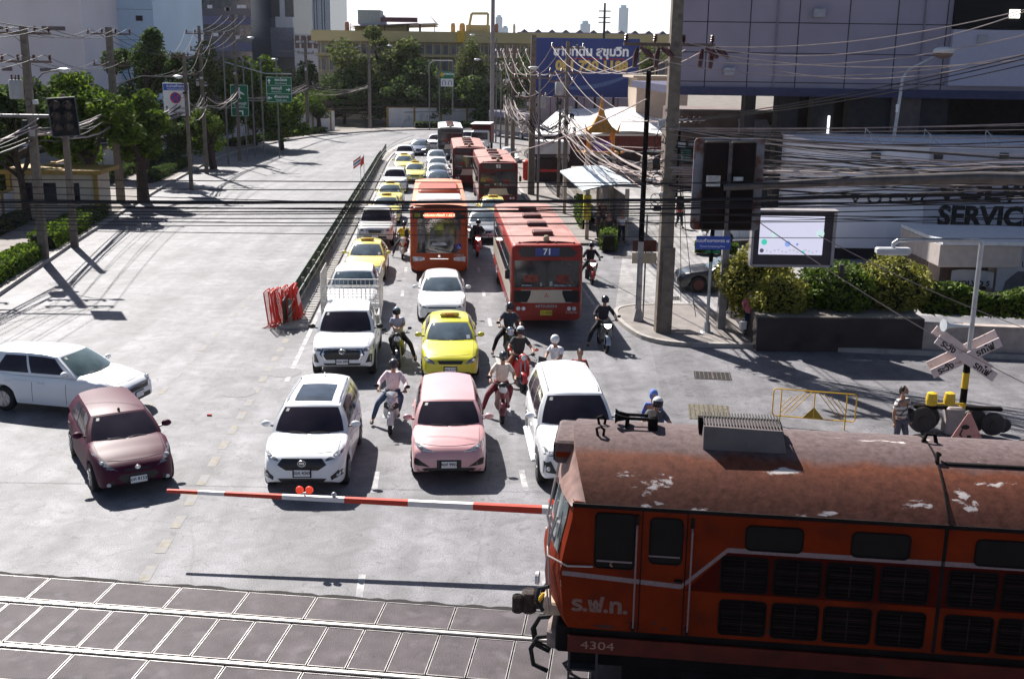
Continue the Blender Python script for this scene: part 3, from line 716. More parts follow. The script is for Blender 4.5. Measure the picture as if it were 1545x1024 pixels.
# ---------- buses ----------
def rrect(y0, y1, z0, z1, r, n=4):
    o = []
    for cy, cz, a0 in ((y1-r, z1-r, 0), (y0+r, z1-r, PI/2), (y0+r, z0+r, PI), (y1-r, z0+r, 1.5*PI)):
        for k in range(n+1): a = a0 + PI/2*k/n; o.append((cy + r*math.cos(a), cz + r*math.sin(a)))
    return o
def bus(name, label, front, yaw, L=11.0, W=2.5, H=3.05, kind='red', no=None, group=None, body=None, roofm=None, lower=None, belt=None, plate=True):
    hx = L/2; d = Vector((math.cos(yaw), math.sin(yaw), 0)); c = Vector(front) - d*hx
    t = T(name, label, 'bus', (c.x, c.y, 0), yaw, group)
    y = W/2; rr = .16 if kind != 'modern' else .24
    B = MB()
    def ring(x, dz=0, dy=0, z0=.38): return [(x, a, b) for a, b in rrect(-y+dy, y-dy, z0, H-dz, rr)]
    if kind == 'modern':
        def bow(r, k): return [(q[0] + k*(1-(q[1]/y)**2) - .10*max(0, (q[2]-1.2)/2), q[1], q[2]) for q in r]
        st = [ring(-hx, .15, .12), ring(-hx+.15, 0, 0), ring(hx-.55), ring(hx-.3, .03, .01), bow(ring(hx-.12, .08, .05), .10), bow(ring(hx-.06, .22, .10, .5), .12)]
    else: st = [ring(-hx, .1, .06), ring(-hx+.08), ring(hx-.14), ring(hx-.05, .03, .03), ring(hx, .09, .07)]
    B.loft(st, None, cap=True); B.build('body', t, body, ang=40)
    B2 = MB(); B2.M = Matrix.Translation((0, 0, 0))   # roof skin
    B2.grid(lambda i, j: (lerp(-hx+.12, hx-.35, i), (2*j-1)*(y-.05), H + .012 + .09*(1-abs(2*j-1)**2.5) - .03), 12, 10); B2.build('roof', t, roofm)
    bb = MB(); bb.M = B.M; 
    bvh = BVHTree.FromPolygons([Vector(v) for v in B.v], B.f)
    # wheels
    for x in (hx-2.35, -hx+2.6):
        for sg in (1, -1): wheel(t, x, sg*(y-.13), .48, .26, sg, STL)
    gm = mat('bus_glass', (.02, .022, .026), r=.08, var=.3, spec=.7) 
    x0 = hx - (.9 if kind != 'modern' else 1.3); n = int((x0 + hx - .6) / 1.05); 
    for sg in (1, -1):
        if kind == 'red':
            m = MB(); m.box((-hx+.03, sg*(y+.001), .95), (hx-.16, sg*(y+.012), 1.62)); m.build('side_panel', t, mat('bus_cream', (.42, .38, .33), r=.4, var=.1, dirt=(.3, .2, .16), dscale=1.5))
            m = MB(); m.box((-hx+.03, sg*(y+.001), 1.62), (hx-.16, sg*(y+.008), 2.62)); m.build('window_band', t, mat('window_band_dark', (.03, .022, .022), r=.4))
        for k in range(n):
            a = x0 - .02 - k*1.05; m = MB(); m.box((a-.96, sg*(y+.004), 1.66 if kind != 'modern' else 1.35), (a, sg*(y+.018), 2.5), None, .006); wo = m.build('window', t, gm)
            if kind == 'red': m = MB(); m.box((a-.96, sg*(y+.016), 2.06), (a, sg*(y+.024), 2.09)); m.build('window_bar', wo, ALU)
        m = MB(); m.obox((hx+.16, sg*(y+.14), 2.05), (.10, .16, .34), 0, None, .03); m.build('mirror', t, BLK)
        m = MB(); m.path([(hx-.05, sg*(y-.05), 2.45), (hx+.16, sg*(y+.08), 2.42), (hx+.16, sg*(y+.14), 2.22)], .015, 5); m.build('mirror_arm', t, BLK)
    # roof hatches
    for k in range(4 if kind == 'red' else 0):
        m = MB(); m.box((hx-2.2-k*2.25, -.36, H+.03), (hx-1.62-k*2.25, .36, H+.22), None, .03); m.build('roof_hatch', t, mat('hatch_dark_red', (.10, .028, .024), r=.6, var=.2))
    if kind == 'red':
        m = MB(); m.box((hx-.62, -.10, H+.02), (hx-.40, .10, H+.24), None, .04); m.build('roof_beacon', t, mat('beacon_cream', (.35, .3, .2), r=.5))
        m = MB()
        for yy in (-.95, -.32, .32, .95): m.ball((hx-.25, yy, H+.02), (.06, .045, .05), None, 6, 4)
        m.build('marker_lamp', t, mat('marker_maroon', (.12, .03, .03)))
        f = lambda poly, nm, m_, off=.008: decal(bvh, poly, 'front', off, 4, 6, L=hx+3).build(nm, t, m_)
        f([(-1.2, 2.62), (1.2, 2.62), (1.18, 2.96), (-1.18, 2.96)], 'destination_panel', mat('destination_black', (.02, .018, .022), r=.3))
        f([(-1.13, 1.55), (1.13, 1.55), (1.13, 2.50), (-1.13, 2.50)], 'windscreen', gm, .01)
        # a lit interior seen dimly through the glass: seats, dashboard and driver
        ms = MB(); ms.box((hx+.012, -.012, 1.55), (hx+.026, .014, 2.5)); ms.build('screen_divider', t, BLK)
        for yy, zz, ww, hh, cc in ((-.55, 1.86, .5, .26, (.22, .05, .035)), (.55, 1.84, .46, .30, (.20, .045, .035)), (-.7, 1.62, .35, .05, (.3, .32, .36)), (.55, 1.62, .6, .05, (.25, .27, .33)), (.15, 1.68, .10, .16, (.4, .4, .42)), (-.2, 1.66, .07, .12, (.4, .35, .3))):
            ms = MB(); ms.box((hx+.006, yy-ww/2, zz-hh/2), (hx+.0115, yy+ww/2, zz+hh/2)); ms.build('dashboard_item', t, mat('item_%d' % int(cc[0]*100), cc, r=.6, var=.5, sc_=8))
        f([(-1.2, 1.0), (1.2, 1.0), (1.2, 1.46), (-1.2, 1.46)], 'nose_panel', mat('bus_cream_front', (.55, .46, .36), r=.4, var=.06), .006)
        for sg in (1, -1):
            f([(sg*.55, 1.30), (sg*.68, 1.02), (sg*1.2, 1.02), (sg*1.2, 1.44), (sg*.55, 1.44)], 'nose_wing', BLK, .010)
            for yy in (.98, .80):
                m = MB(); m.lathe([(.075, 0), (.07, .02)], 14, None, 'x', (hx+.01, sg*yy, .80)); m.build('headlight', t, LMP)
        f([(-1.22, .55), (1.22, .55), (1.22, .97), (-1.22, .97)], 'front_bumper', lower, .008)
        f([(-1.2, 2.53), (1.2, 2.53), (1.2, 2.57), (-1.2, 2.57)], 'screen_trim', lower, .012)
        if no:
            f([(-.42, 2.66), (.42, 2.66), (.42, 2.93), (-.42, 2.93)], 'route_board', mat('route_blue', (.03, .05, .22), r=.4), .013)
            text(no, .30, mat('lettering_white', (.85, .85, .85), r=.5, var=0), frame((hx+.012, 0, 2.795), (0, 1, 0)), t, extr=.004, bold=.008)
            text('MITSUBISHI', .12, ALU, frame((hx+.022, 0, .88), (0, 1, 0)), t, bold=.003, extr=.003, sx=1.25)
            text('7-70216', .12, mat('lettering_faded', (.6, .45, .4), r=.6), frame((hx+.022, .88, .66), (0, 1, 0)), t, extr=.003)
            for a in (90, 210, 330):
                m = MB(); c0 = (.05*math.cos(R(a)), 1.26 + .05*math.sin(R(a))); u = (math.cos(R(a)), math.sin(R(a))); v_ = (-u[1], u[0])
                q = [(c0[0]-u[0]*.045, c0[1]-u[1]*.045), (c0[0]+v_[0]*.028, c0[1]+v_[1]*.028), (c0[0]+u[0]*.045, c0[1]+u[1]*.045), (c0[0]-v_[0]*.028, c0[1]-v_[1]*.028)]
                m.add([(hx+.018, q_[0], q_[1]) for q_ in q], [(0, 1, 2, 3)]); m.build('emblem', t, RED)
            m = MB(); m.box((hx+.014, -.21, .56), (hx+.03, .21, .74), mat('plate_yellow', (.6, .5, .03), r=.4), .008); po = m.build('license_plate', t); text('12-4008', .12, BLK, frame((hx+.031, 0, .65), (0, 1, 0)), po, extr=.001)
        m = MB()
        for yy, y2 in ((-.1, -.75), (.9, .25)): m.path([(hx+.02, yy, 1.56), (hx+.04, y2, 1.75)], .014, 4)
        m.build('wiper', t, BLK)
    if kind == 'modern':
        f = lambda poly, nm, m_, off=.008, nr=8: decal(bvh, poly, 'front', off, nr, 8, L=hx+3).build(nm, t, m_)
        f([(-.95, 1.16), (.95, 1.16), (1.19, 1.30), (1.19, 2.98), (-1.19, 2.98), (-1.19, 1.30)], 'windscreen', gm)
        f([(-1.12, 2.62), (1.12, 2.62), (1.12, 2.93), (-1.12, 2.93)], 'destination_panel', BLK, .012)
        f([(-.62, 2.68), (.62, 2.68), (.62, 2.90), (-.62, 2.90)], 'led_display', mat('led_red', (.3, .02, .02), r=.4, var=0, emit=((1, .10, .05), 1.0)), .015)
        text('เฉลิมพระเกียรติ 1-32 E', .15, mat('led_text', (1, .6, .4), var=0, emit=((1, .55, .35), 1.6)), frame((hx-.02, 0, 2.79), (0, 1, 0)), t, extr=.006)
        f([(-1.05, 2.7), (-.80, 2.7), (-.80, 2.88), (-1.05, 2.88)], 'route_display', mat('led_dim_yellow', (.2, .2, .02), var=.5, sc_=30), .016)
        for (ya, za, wa, ha, cc, sg) in ((0, 2.3, .42, .3, (.30, .33, .06), 0), (-.75, 1.9, .3, .6, (.16, .14, .14), 0), (.8, 1.8, .22, .7, (.22, .09, .06), 0), (.0, 1.55, .75, .12, (.45, .46, .48), 0), (-.3, 2.0, .2, .5, (.10, .10, .11), 0), (.35, 2.05, .2, .5, (.12, .10, .11), 0)):
            f([(ya-wa*.5, za-ha*.5), (ya+wa*.5, za-ha*.5), (ya+wa*.35, za+ha*.5), (ya-wa*.35, za+ha*.5)], 'interior_item', mat('inside_%d' % int(cc[0]*100+cc[2]*1000), cc, r=.5, var=.5, sc_=6), .013)
        f([(.72, 1.33), (.96, 1.33), (.96, 1.56), (.72, 1.56)], 'wheelchair_sign', mat('sign_blue_deep', (.04, .05, .3), r=.5), .014)
        sgm = mat('lettering_white', (.85, .85, .85), r=.5, var=0); m = MB(); xx = hx + .055
        m.path([(xx, .84 + .05*math.cos(a), 1.42 + .05*math.sin(a)) for a in [R(110 + 25*k) for k in range(11)]], .008, 4); m.path([(xx, .82, 1.52), (xx, .83, 1.44), (xx, .90, 1.43), (xx, .92, 1.37)], .009, 4); m.build('wheelchair_symbol', t, sgm)
        text('1-55028', .13, mat('lettering_faded', (.6, .45, .4), r=.6), frame((hx+.03, .85, 1.08), (0, 1, 0)), t, extr=.004)
        for sg in (1, -1):
            f([(sg*.62, .84), (sg*1.12, .80), (sg*1.14, 1.02), (sg*.62, .98)], 'headlight', LMP)
            m = MB(); m.lathe([(.09, 0), (.085, .03)], 14, None, 'x', (hx-.08, sg*.98, .66)); m.build('fog_light', t, mat('lit_headlamp', (.8, .8, .8), r=.1, var=0, emit=((1, .95, .85), 3.0)))
        f([(-.4, .90), (.4, .90), (.4, .93), (-.4, .93)], 'chrome_strip', CHR, .012)
        m = MB(); m.lathe([(.06, 0), (.055, .02)], 14, None, 'x', (hx+.04, 0, 1.04)); m.build('emblem', t, CHR)
        m = MB(); m.path([(hx+.04, .5, 1.2), (hx+.06, -.2, 1.36)], .014, 4); m.path([(hx+.05, -.1, 1.2), (hx+.05, -.75, 1.36)], .014, 4); m.build('wiper', t, BLK)
        # roof units
        m = MB(); m.box((hx-3.4, -1.0, H+.02), (hx-1.2, 1.0, H+.20), None, .09); m.build('roof_fairing', t, mat('roof_white', (.62, .58, .56), r=.5))
        m = MB(); m.box((hx-7.2, -.95, H+.02), (hx-4.2, .95, H+.30), None, .12); m.build('air_conditioner', t, body)
    return t
M_BUSRED = mat('bus_red_paint', (.28, .016, .008), r=.55, var=.12, coat=.3)
M_BUSROOF = mat('faded_red_roof', (.34, .15, .13), r=.75, var=.2, sc_=1.5, dirt=(.45, .27, .24), dscale=1.3, dlo=.4, dhi=.8)
M_BUSMAR = mat('bus_maroon', (.13, .012, .012), r=.55, var=.15)
M_ORG = mat('bus_orange_paint', (.38, .055, .010), r=.45, var=.06, coat=.15)
M_ORGR = mat('bus_orange_roof', (.62, .22, .13), r=.6, var=.15)
SPLIT = [(.05, .40), (.45, .78)]
b71 = bus('city_bus', 'long red and cream bus with a 71 route board, nearest bus in the queue', RP(3.85, 37.2), HEAD, L=11.4, no='71', body=M_BUSRED, roofm=M_BUSROOF, lower=M_BUSRED, group='red city buses')
b93 = bus('city_bus', 'red bus with a 93 route board waiting behind the yellow taxi on the kerb lane', RP(4.0, 70.0), HEAD, L=11.0, body=M_BUSMAR, roofm=M_BUSROOF, lower=M_BUSMAR, group='red city buses')
text('93', .30, mat('lettering_white', (.85, .85, .85), r=.5, var=0), frame((5.5+.012, 0, 2.795), (0, 1, 0)), b93, extr=.004, bold=.008)
b3 = bus('city_bus', 'red bus without visible route number, farthest red bus, half hidden by the 93 bus', RP(2.55, 82.8), HEAD, L=11.0, body=M_BUSMAR, roofm=M_BUSROOF, lower=M_BUSMAR, group='red city buses')
bo = bus('city_bus', 'modern orange bus with red LED display and wheelchair sign in the middle lane', RP(.15, 46.6), HEAD, L=11.5, H=3.15, kind='modern', body=M_ORG, roofm=M_ORGR, lower=M_ORG)
M_GB = mat('bus_grey_paint', (.10, .09, .09), r=.4, var=.15); M_GBR = mat('bus_white_roof', (.6, .62, .66), r=.5, var=.1)
bg_ = bus('coach', 'dark grey coach with a white roof far back in the middle lane', RP(1.5, 109), HEAD, L=11, body=M_GB, roofm=M_GBR, lower=M_GB)
bd = bus('coach', 'big dark blue bus at the far bend of the road', RP(12.8, 137.5), HEAD+R(25), L=11, H=3.3, body=mat('bus_navy', (.03, .035, .09), r=.4), roofm=mat('bus_dark_roof', (.05, .05, .08), r=.5), lower=mat('bus_navy', (.03, .035, .09), r=.4))
# ---------- cars ----------
yh = .905
P_W = paint('white', (.78, .79, .80), .015); P_W2 = paint('warm_white', (.74, .74, .72), .02); P_PINK = paint('pink', (.66, .36, .36)); P_MAR = mat('paint_maroon', (.060, .005, .022), r=.5, var=.08, spec=.2)
P_TY = paint('taxi_yellow', (.60, .56, .02)); P_TY2 = paint('taxi_pale_yellow', (.78, .68, .16)); P_GRN = paint('taxi_green', (.03, .22, .06)); P_SIL = mat('paint_silver', (.45, .47, .5), r=.3, m=.5, coat=.5); P_NAV = mat('paint_navy', (.045, .07, .13), r=.35, m=.2, coat=.4); P_BLK = paint('black', (.012, .014, .02))
DKG = mat('grille_black', (.012, .012, .013), r=.35, var=.2)
def f2(x, *a): return a
SUV = dict(L=4.31, W=1.81, H=1.63, wb=2.585, fo=.86, r=.335, sill=.28, top=[(0, .70), (.05, .82), (.14, .89), (.5, .98), (1.05, 1.06)], rtop=1.04, tail=[(0, .90), (.1, 1.0), (.3, 1.04)], cowl=1.0, wtop=1.72, rtopd=.32, rbase=.12, bw=.93, tw=.70, side=[(.06, .42), (.45, .76), (.79, .92)], pz=.56)
def mg_extra(t, s, bvh, F):
    F['patch'](lambda a, b: F['roof'](.10+.50*a, (2*b-1)*.66), 'sunroof', mat('sunroof_glass', (.02, .03, .045), r=.08, var=.4, spec=.5), -1, .012)
    for sg in (1, -1):
        m = MB(); m.path([F['roof'](u, sg*.93) + Vector((0, 0, .045 if 0.1 < u < .9 else .0)) for u in (.06, .14, .5, .86, .94)], .016, 6); m.build('roof_rail', t, STL)
        m = MB(); q = decal(bvh, [(sg*.62, .40), (sg*.84, .42), (sg*.86, .55), (sg*.76, .60), (sg*.60, .48)], 'front', .009, 5, 5); m.add(q.v, q.f); fo = m.build('fog_housing', t, DKG)
        h = bvh.ray_cast(Vector((6, sg*.74, .49)), Vector((-1, 0, 0)))[0]; m = MB(); m.ball((h.x+.012, sg*.74, .49), (.02, .06, .035), None, 8, 5); m.build('fog_lamp', t, LMP)
    m = MB(); m.ball((F['roof'](.92, 0).x, 0, s['H']+.02), (.07, .02, .04), None, 6, 4); m.build('antenna', t, P_W)
HLM = [(.50, .80), (.86, .87), (.88, .96), (.70, .93), (.50, .85)]
car('parked_car', 'white compact SUV with a sunroof and a big hexagonal dark grille stopped at the barrier', 'car', P_W, SUV, RP(-2.85, 22.1), HEAD - R(2), plate='2ขภ 4369', hl=HLM,
    grille=[('grille', [(-.34, .62), (.34, .62), (.52, .74), (.42, .86), (-.42, .86), (-.52, .74)], DKG, 0), ('lower_intake', [(-.42, .33), (.42, .33), (.52, .44), (-.52, .44)], DKG, 0), ('lamp_strip', [(.50, .795), (.84, .855), (.84, .87), (.50, .81)], WHT, 1)], extra=mg_extra, emblem=(.77, .065, 'M'), group='cars stopped at the barrier')
HATCH = dict(L=4.07, W=1.70, H=1.54, wb=2.42, fo=.82, r=.31, sill=.24, top=[(0, .58), (.05, .70), (.16, .80), (.5, .92), (.95, 1.02)], rtop=1.0, tail=[(0, .86), (.1, .97), (.3, 1.0)], plan=[(0, .74), (.06, .86), (.16, .93), (.4, .97), (.9, .99), (1.3, 1)], cowl=.92, wtop=1.70, rtopd=.35, rbase=.14, bw=.93, tw=.73, side=[(.06, .45), (.48, .82)], pz=.47)
def pink_extra(t, s, bvh, F):
    for sg in (1, -1):
        q = decal(bvh, [(sg*.45, .33), (sg*.82, .30), (sg*.80, .27), (sg*.45, .27)], 'front', .01, 3, 4); q.build('chin_trim', t, P_PINK)
        q = decal(bvh, [(sg*.30, .735), (sg*.60, .755), (sg*.60, .775), (sg*.30, .752)], 'front', .013, 2, 4); q.build('lamp_strip', t, WHT)
car('parked_car', 'pale pink electric hatchback with closed nose and slim headlights stopped at the barrier', 'car', P_PINK, HATCH, RP(.28, 22.75), HEAD, plate='4ขฬ 9902', hl=[(.30, .745), (.56, .735), (.76, .82), (.79, .90), (.62, .84)],
    grille=[('air_vent', [(.42, .42), (.72, .43), (.80, .50), (.76, .60), (.68, .60)], DKG, 1), ('lower_intake', [(-.62, .285), (.62, .285), (.72, .36), (.50, .40), (-.50, .40), (-.72, .36)], DKG, 0), ('plate_holder', [(-.27, .37), (.27, .37), (.27, .58), (-.27, .58)], DKG, 0)], extra=pink_extra, mir=P_PINK, group='cars stopped at the barrier')
FORT = dict(L=4.8, W=1.86, H=1.84, wb=2.745, fo=.95, r=.385, sill=.36, top=[(0, .84), (.05, .96), (.16, 1.04), (.6, 1.12), (1.25, 1.18)], rtop=1.16, tail=[(0, 1.0), (.1, 1.12), (.3, 1.16)], cowl=1.18, wtop=1.95, rtopd=.28, rbase=.12, bw=.93, tw=.70, side=[(.05, .36), (.39, .68), (.71, .93)], pz=.58)
def fort_extra(t, s, bvh, F):
    for sg in (1, -1):
        m = MB(); m.path([F['roof'](u, sg*.90) + Vector((0, 0, .05 if .1 < u < .9 else 0)) for u in (.04, .12, .5, .88, .95)], .018, 6); m.build('roof_rail', t, STL)
        m = MB(); m.box((-1.2, sg*.86, .36), (1.2, sg*1.02, .42), None, .02); m.build('side_step', t, STL)
        decal(bvh, [(sg*.55, .50), (sg*.84, .48), (sg*.84, .78), (sg*.70, .80)], 'front', .009, 6, 5).build('fog_housing', t, DKG)
        h = bvh.ray_cast(Vector((6, sg*.74, .62)), Vector((-1, 0, 0)))[0]; m = MB(); m.ball((h.x+.01, sg*.74, .62), (.03, .055, .055), None, 10, 6); m.build('fog_lamp', t, LMP)
car('parked_car', 'large white SUV with roof rails, its nose hidden behind the locomotive roof', 'car', P_W, FORT, RP(3.15, 21.95), HEAD, plate=False, hl=[(.42, .92), (.84, .88), (.90, .98), (.80, 1.02), (.42, .98)],
    grille=[('grille', [(-.36, .74), (.36, .74), (.42, .97), (-.42, .97)], DKG, 0), ('lower_intake', [(-.5, .46), (.5, .46), (.45, .62), (-.45, .62)], DKG, 0)], extra=fort_extra, group='cars stopped at the barrier')
# maroon hatch, turning
FIE = dict(L=3.95, W=1.72, H=1.46, wb=2.49, fo=.80, r=.31, sill=.24, top=[(0, .56), (.05, .66), (.16, .74), (.5, .86), (1.0, .98)], rtop=1.0, tail=[(0, .88), (.1, .98), (.3, 1.02)], plan=[(0, .60), (.06, .74), (.16, .84), (.4, .93), (.8, .98), (1.2, 1)], cowl=.95, wtop=1.78, rtopd=.32, rbase=.12, bw=.92, tw=.68, side=[(.06, .45), (.48, .80)], pz=.40, taillamp=[(.60, .75), (.80, .75), (.74, 1.1), (.66, 1.1)])
FYAW = math.radians(-59.5)
g = G(210, 728, .3)
def fi_extra(t, s, bvh, F):
    for sg in (1, -1):
        h = bvh.ray_cast(Vector((6, sg*.60, .34)), Vector((-1, 0, 0)))[0]; m = MB(); m.ball((h.x+.01, sg*.60, .34), (.02, .055, .045), None, 10, 6); m.build('fog_lamp', t, LMP)
    m = MB(); m.path([F['roof'](.05, 0) + Vector((0, 0, .02)), F['roof'](.02, 0) + Vector((-.04, 0, .07))], [.035, .02], 6); m.build('antenna', t, BLK)
car('parked_car', 'dark maroon hatchback with tinted windows turning beside the white hatchback', 'car', P_MAR, FIE, (g.x, g.y, 0), FYAW, plate='ฆค 8153', hl=[(.40, .62), (.62, .66), (.80, .84), (.82, .92), (.62, .78)],
    grille=[('grille', [(-.28, .33), (.28, .33), (.42, .47), (.36, .54), (-.36, .54), (-.42, .47)], DKG, 0), ('upper_slot', [(-.26, .60), (.26, .60), (.28, .64), (-.28, .64)], DKG, 0), ('side_vent', [(.48, .30), (.62, .30), (.60, .40), (.50, .44)], DKG, 1)], extra=fi_extra, emblem=(.66, .04, 'O'))
HRV = dict(L=4.3, W=1.77, H=1.61, wb=2.61, fo=.86, r=.335, sill=.26, top=[(0, .64), (.06, .77), (.2, .86), (.6, .97), (1.15, 1.06)], rtop=1.06, tail=[(0, .9), (.15, 1.0), (.5, 1.06)], cowl=1.02, wtop=1.95, rtopd=.45, rbase=.12, bw=.93, tw=.68, side=[(.05, .44), (.47, .84)], pz=.50)
g = G(211, 602, .35)
car('parked_car', 'white hatchback seen from its side, driving in at the left edge of the picture', 'car', P_W, HRV, (g.x, g.y, 0), R(-13), plate='', glass=mat('windscreen_green_grey', (.09, .13, .13), r=.08, var=.5, sc_=1.5, spec=.8), hl=[(.48, .74), (.84, .80), (.88, .90), (.50, .84)],
    grille=[('grille', [(-.40, .62), (.40, .62), (.50, .76), (-.50, .76)], DKG, 0), ('grille_bar', [(-.42, .72), (.42, .72), (.46, .77), (-.46, .77)], CHR, 0), ('lower_intake', [(-.52, .33), (.52, .33), (.50, .48), (-.50, .48)], DKG, 0)])
# pick-ups
PICK = dict(L=5.3, W=1.86, H=1.80, wb=3.09, fo=.94, r=.375, sill=.40, top=[(0, .84), (.05, .96), (.16, 1.04), (.6, 1.11), (1.2, 1.17)], rtop=.95, tail=[(0, .90), (.1, .95), (2.2, .95)], cowl=1.15, wtop=1.92, rtopd=1.85+.15, rbase=1.75, rbelt=.2, bw=.92, tw=.72, side=[(.06, .50), (.55, .90)], pz=.60,
    zr=[(0, 1.75), (.35, 1.795), (.7, 1.80), (1.6, 1.77)])
def bed(t, s, hx, P):
    L, W = s['L'], s['W']; m = MB(); x1 = -hx + 1.78; y = W/2
    for sg in (1, -1): m.box((-hx+.03, sg*(y-.09), .90), (x1, sg*(y-.02), 1.22), None, .02)
    m.box((-hx+.02, -y+.03, .90), (-hx+.09, y-.03, 1.22), None, .02); m.box((x1-.06, -y+.03, .9), (x1, y-.03, 1.22), None, .02); m.build('cargo_bed', t, P)
    m = MB(); m.box((-hx+.1, -y+.1, .97), (x1-.07, y-.1, .99)); m.build('bed_floor', t, BLK)
def hilux_extra(t, s, bvh, F):
    hx = F['hx']; bed(t, s, hx, P_W); y = s['W']/2 - .0; m = MB(); x0, x1 = -hx - .05, -hx + 1.80; z0, z1 = 1.20, 2.55
    def bar(a, b, r=.014): m.tube(a, b, r, r, 5)
    for sg in (1, -1):
        for k in range(6): z = lerp(z0, z1, k/5); bar((x0, sg*y, z), (x1, sg*y, z), .022 if k in (0, 5) else .013)
        for k in range(12): x = lerp(x0, x1, k/11); bar((x, sg*y, z0), (x, sg*y, z1), .018 if k in (0, 11) else .011)
        for k in range(11):
            a, b = lerp(x0, x1, k/11), lerp(x0, x1, (k+1)/11)
            for q in range(5):
                za, zb_ = lerp(z0, z1, q/5), lerp(z0, z1, (q+1)/5); bar((a, sg*y, za), (b, sg*y, zb_), .010); bar((b, sg*y, za), (a, sg*y, zb_), .010)
    for x, zt in ((x0, 2.0), (x1, 2.12)):
        for k in range(5): z = lerp(z0, zt, k/4); bar((x, -y, z), (x, y, z), .02 if k == 4 else .011)
        for k in range(14): q = lerp(-y, y, k/13); bar((x, q, z0), (x, q, zt), .010)
    for q in (-y, y): bar((x0, q, z1), (x1, q, z1), .024)
    m.build('cargo_cage', t, mat('cage_bare_metal', (.55, .53, .5), r=.35, m=.8, var=.3, sc_=20))
    for sg in (1, -1): decal(bvh, [(sg*.66, .56), (sg*.84, .52), (sg*.86, .80), (sg*.78, .82)], 'front', .009, 6, 5).build('fog_housing', t, DKG)
HG = [('grille', [(-.46, .66), (.46, .66), (.66, .80), (.58, .98), (-.58, .98), (-.66, .80)], DKG, 0), ('chrome_surround', [(-.60, .80), (-.50, .64), (-.46, .64), (-.55, .80), (-.50, .98), (-.54, .98)], CHR, 1), ('lower_intake', [(-.50, .50), (.50, .50), (.55, .56), (-.55, .56)], DKG, 0)]
car('pickup_truck', 'white pickup with a bare metal cage on its bed behind the sunroof SUV', 'pickup', P_W, PICK, RP(-2.72, 30.95), HEAD, plate='2ฒษ 5850', hl=[(.58, .90), (.88, .88), (.90, 1.0), (.62, .98)], grille=HG, emblem=(.90, .07, 'T'), extra=hilux_extra, mir=BLK)
def bed_extra(t, s, bvh, F): bed(t, s, F['hx'], P_W)
car('pickup_truck', 'white pickup with a pale windscreen and chrome grille seen through the metal cage', 'pickup', P_W, PICK, RP(-2.98, 37.6), HEAD, plate='', glass=GLB, hl=[(.45, .88), (.84, .86), (.90, 1.0), (.62, .96)],
    grille=[('grille', [(-.42, .74), (.42, .74), (.48, .92), (-.48, .92)], CHR, 0), ('grille_mesh', [(-.34, .78), (.34, .78), (.36, .84), (-.36, .84)], DKG, 0), ('lower_intake', [(-.5, .5), (.5, .5), (.55, .62), (-.55, .62)], DKG, 0)], extra=bed_extra)
nav = car('pickup_truck', 'white pickup with silver bumper behind the pale yellow taxi in the median lane', 'pickup', P_W2, PICK, RP(-3.05, 55.0), HEAD, plate='', glass=GLS, hl=[(.55, .86), (.88, .86), (.90, .98), (.60, .96)],
    grille=[('grille', [(-.42, .72), (.42, .72), (.46, .96), (-.46, .96)], STL, 0), ('grille_mesh', [(-.30, .76), (.30, .76), (.33, .90), (-.33, .90)], DKG, 0), ('lower_intake', [(-.6, .5), (.6, .5), (.55, .62), (-.55, .62)], DKG, 0)], extra=bed_extra)
# sedans and taxis
SED = dict(L=4.55, W=1.72, H=1.47, wb=2.6, fo=.90, r=.31, sill=.22, top=[(0, .56), (.05, .66), (.16, .74), (.6, .87), (1.2, .96)], rtop=.98, tail=[(0, .86), (.08, .98), (.6, 1.0), (1.0, 1.0)], cowl=1.15, wtop=2.0, rtopd=1.30, rbase=.75, bw=.90, tw=.68, side=[(.05, .45), (.48, .86)], pz=.40)
def taxi_extra(t, s, bvh, F):
    z = F['roof'](.3, 0).z; m = MB(); m.box((F['roof'](.3, 0).x-.09, -.30, z), (F['roof'](.3, 0).x+.09, .30, z+.13), None, .04); so = m.build('roof_sign', t, mat('taxi_sign', (.55, .42, .05), r=.4))
    text('TAXI', .12, RED, frame((F['roof'](.3, 0).x+.093, 0, z+.065), (0, 1, 0)), so, extr=.003, bold=.003)
    F['patch'](lambda a, b: F['front'](.66+.14*a, .10+.2*b), 'sticker', WHT, 1, .012)
TG = [('grille', [(-.32, .56), (.32, .56), (.38, .66), (-.38, .66)], DKG, 0), ('lower_intake', [(-.5, .26), (.5, .26), (.56, .33), (-.56, .33)], DKG, 0)]
TH = [(.45, .56), (.78, .60), (.84, .72), (.70, .74), (.50, .66)]
car('taxi', 'bright yellow taxi sedan directly behind the pink hatchback', 'taxi', P_TY, SED, RP(.42, 30.75), HEAD, plate='ทฉ 5110', glass=GLB, hl=TH, grille=TG, extra=taxi_extra, group='yellow taxis')
car('parked_car', 'white sedan between the bright yellow taxi and the orange bus', 'car', P_W, dict(SED, L=4.62, W=1.77), RP(.22, 38.1), HEAD, plate='', glass=GLB, hl=[(.50, .60), (.80, .62), (.86, .74), (.60, .66)],
    grille=[('grille', [(-.50, .60), (.50, .60), (.50, .64), (-.50, .64)], DKG, 0), ('lower_intake', [(-.62, .28), (.62, .28), (.50, .46), (-.50, .46)], DKG, 0)])
taxiA = car('taxi', 'pale yellow taxi with a roof sign right behind the white pickups', 'taxi', P_TY2, SED, RP(-3.0, 45.8), HEAD, plate='', glass=GLB, hl=TH, grille=TG, extra=taxi_extra, group='yellow taxis')
sv = car('parked_car', 'white SUV', 'car', P_W, SUV, RP(-2.95, 79.5), HEAD, plate='', hl=HLM, grille=[('grille', [(-.34, .62), (.34, .62), (.46, .80), (-.46, .80)], DKG, 0)])
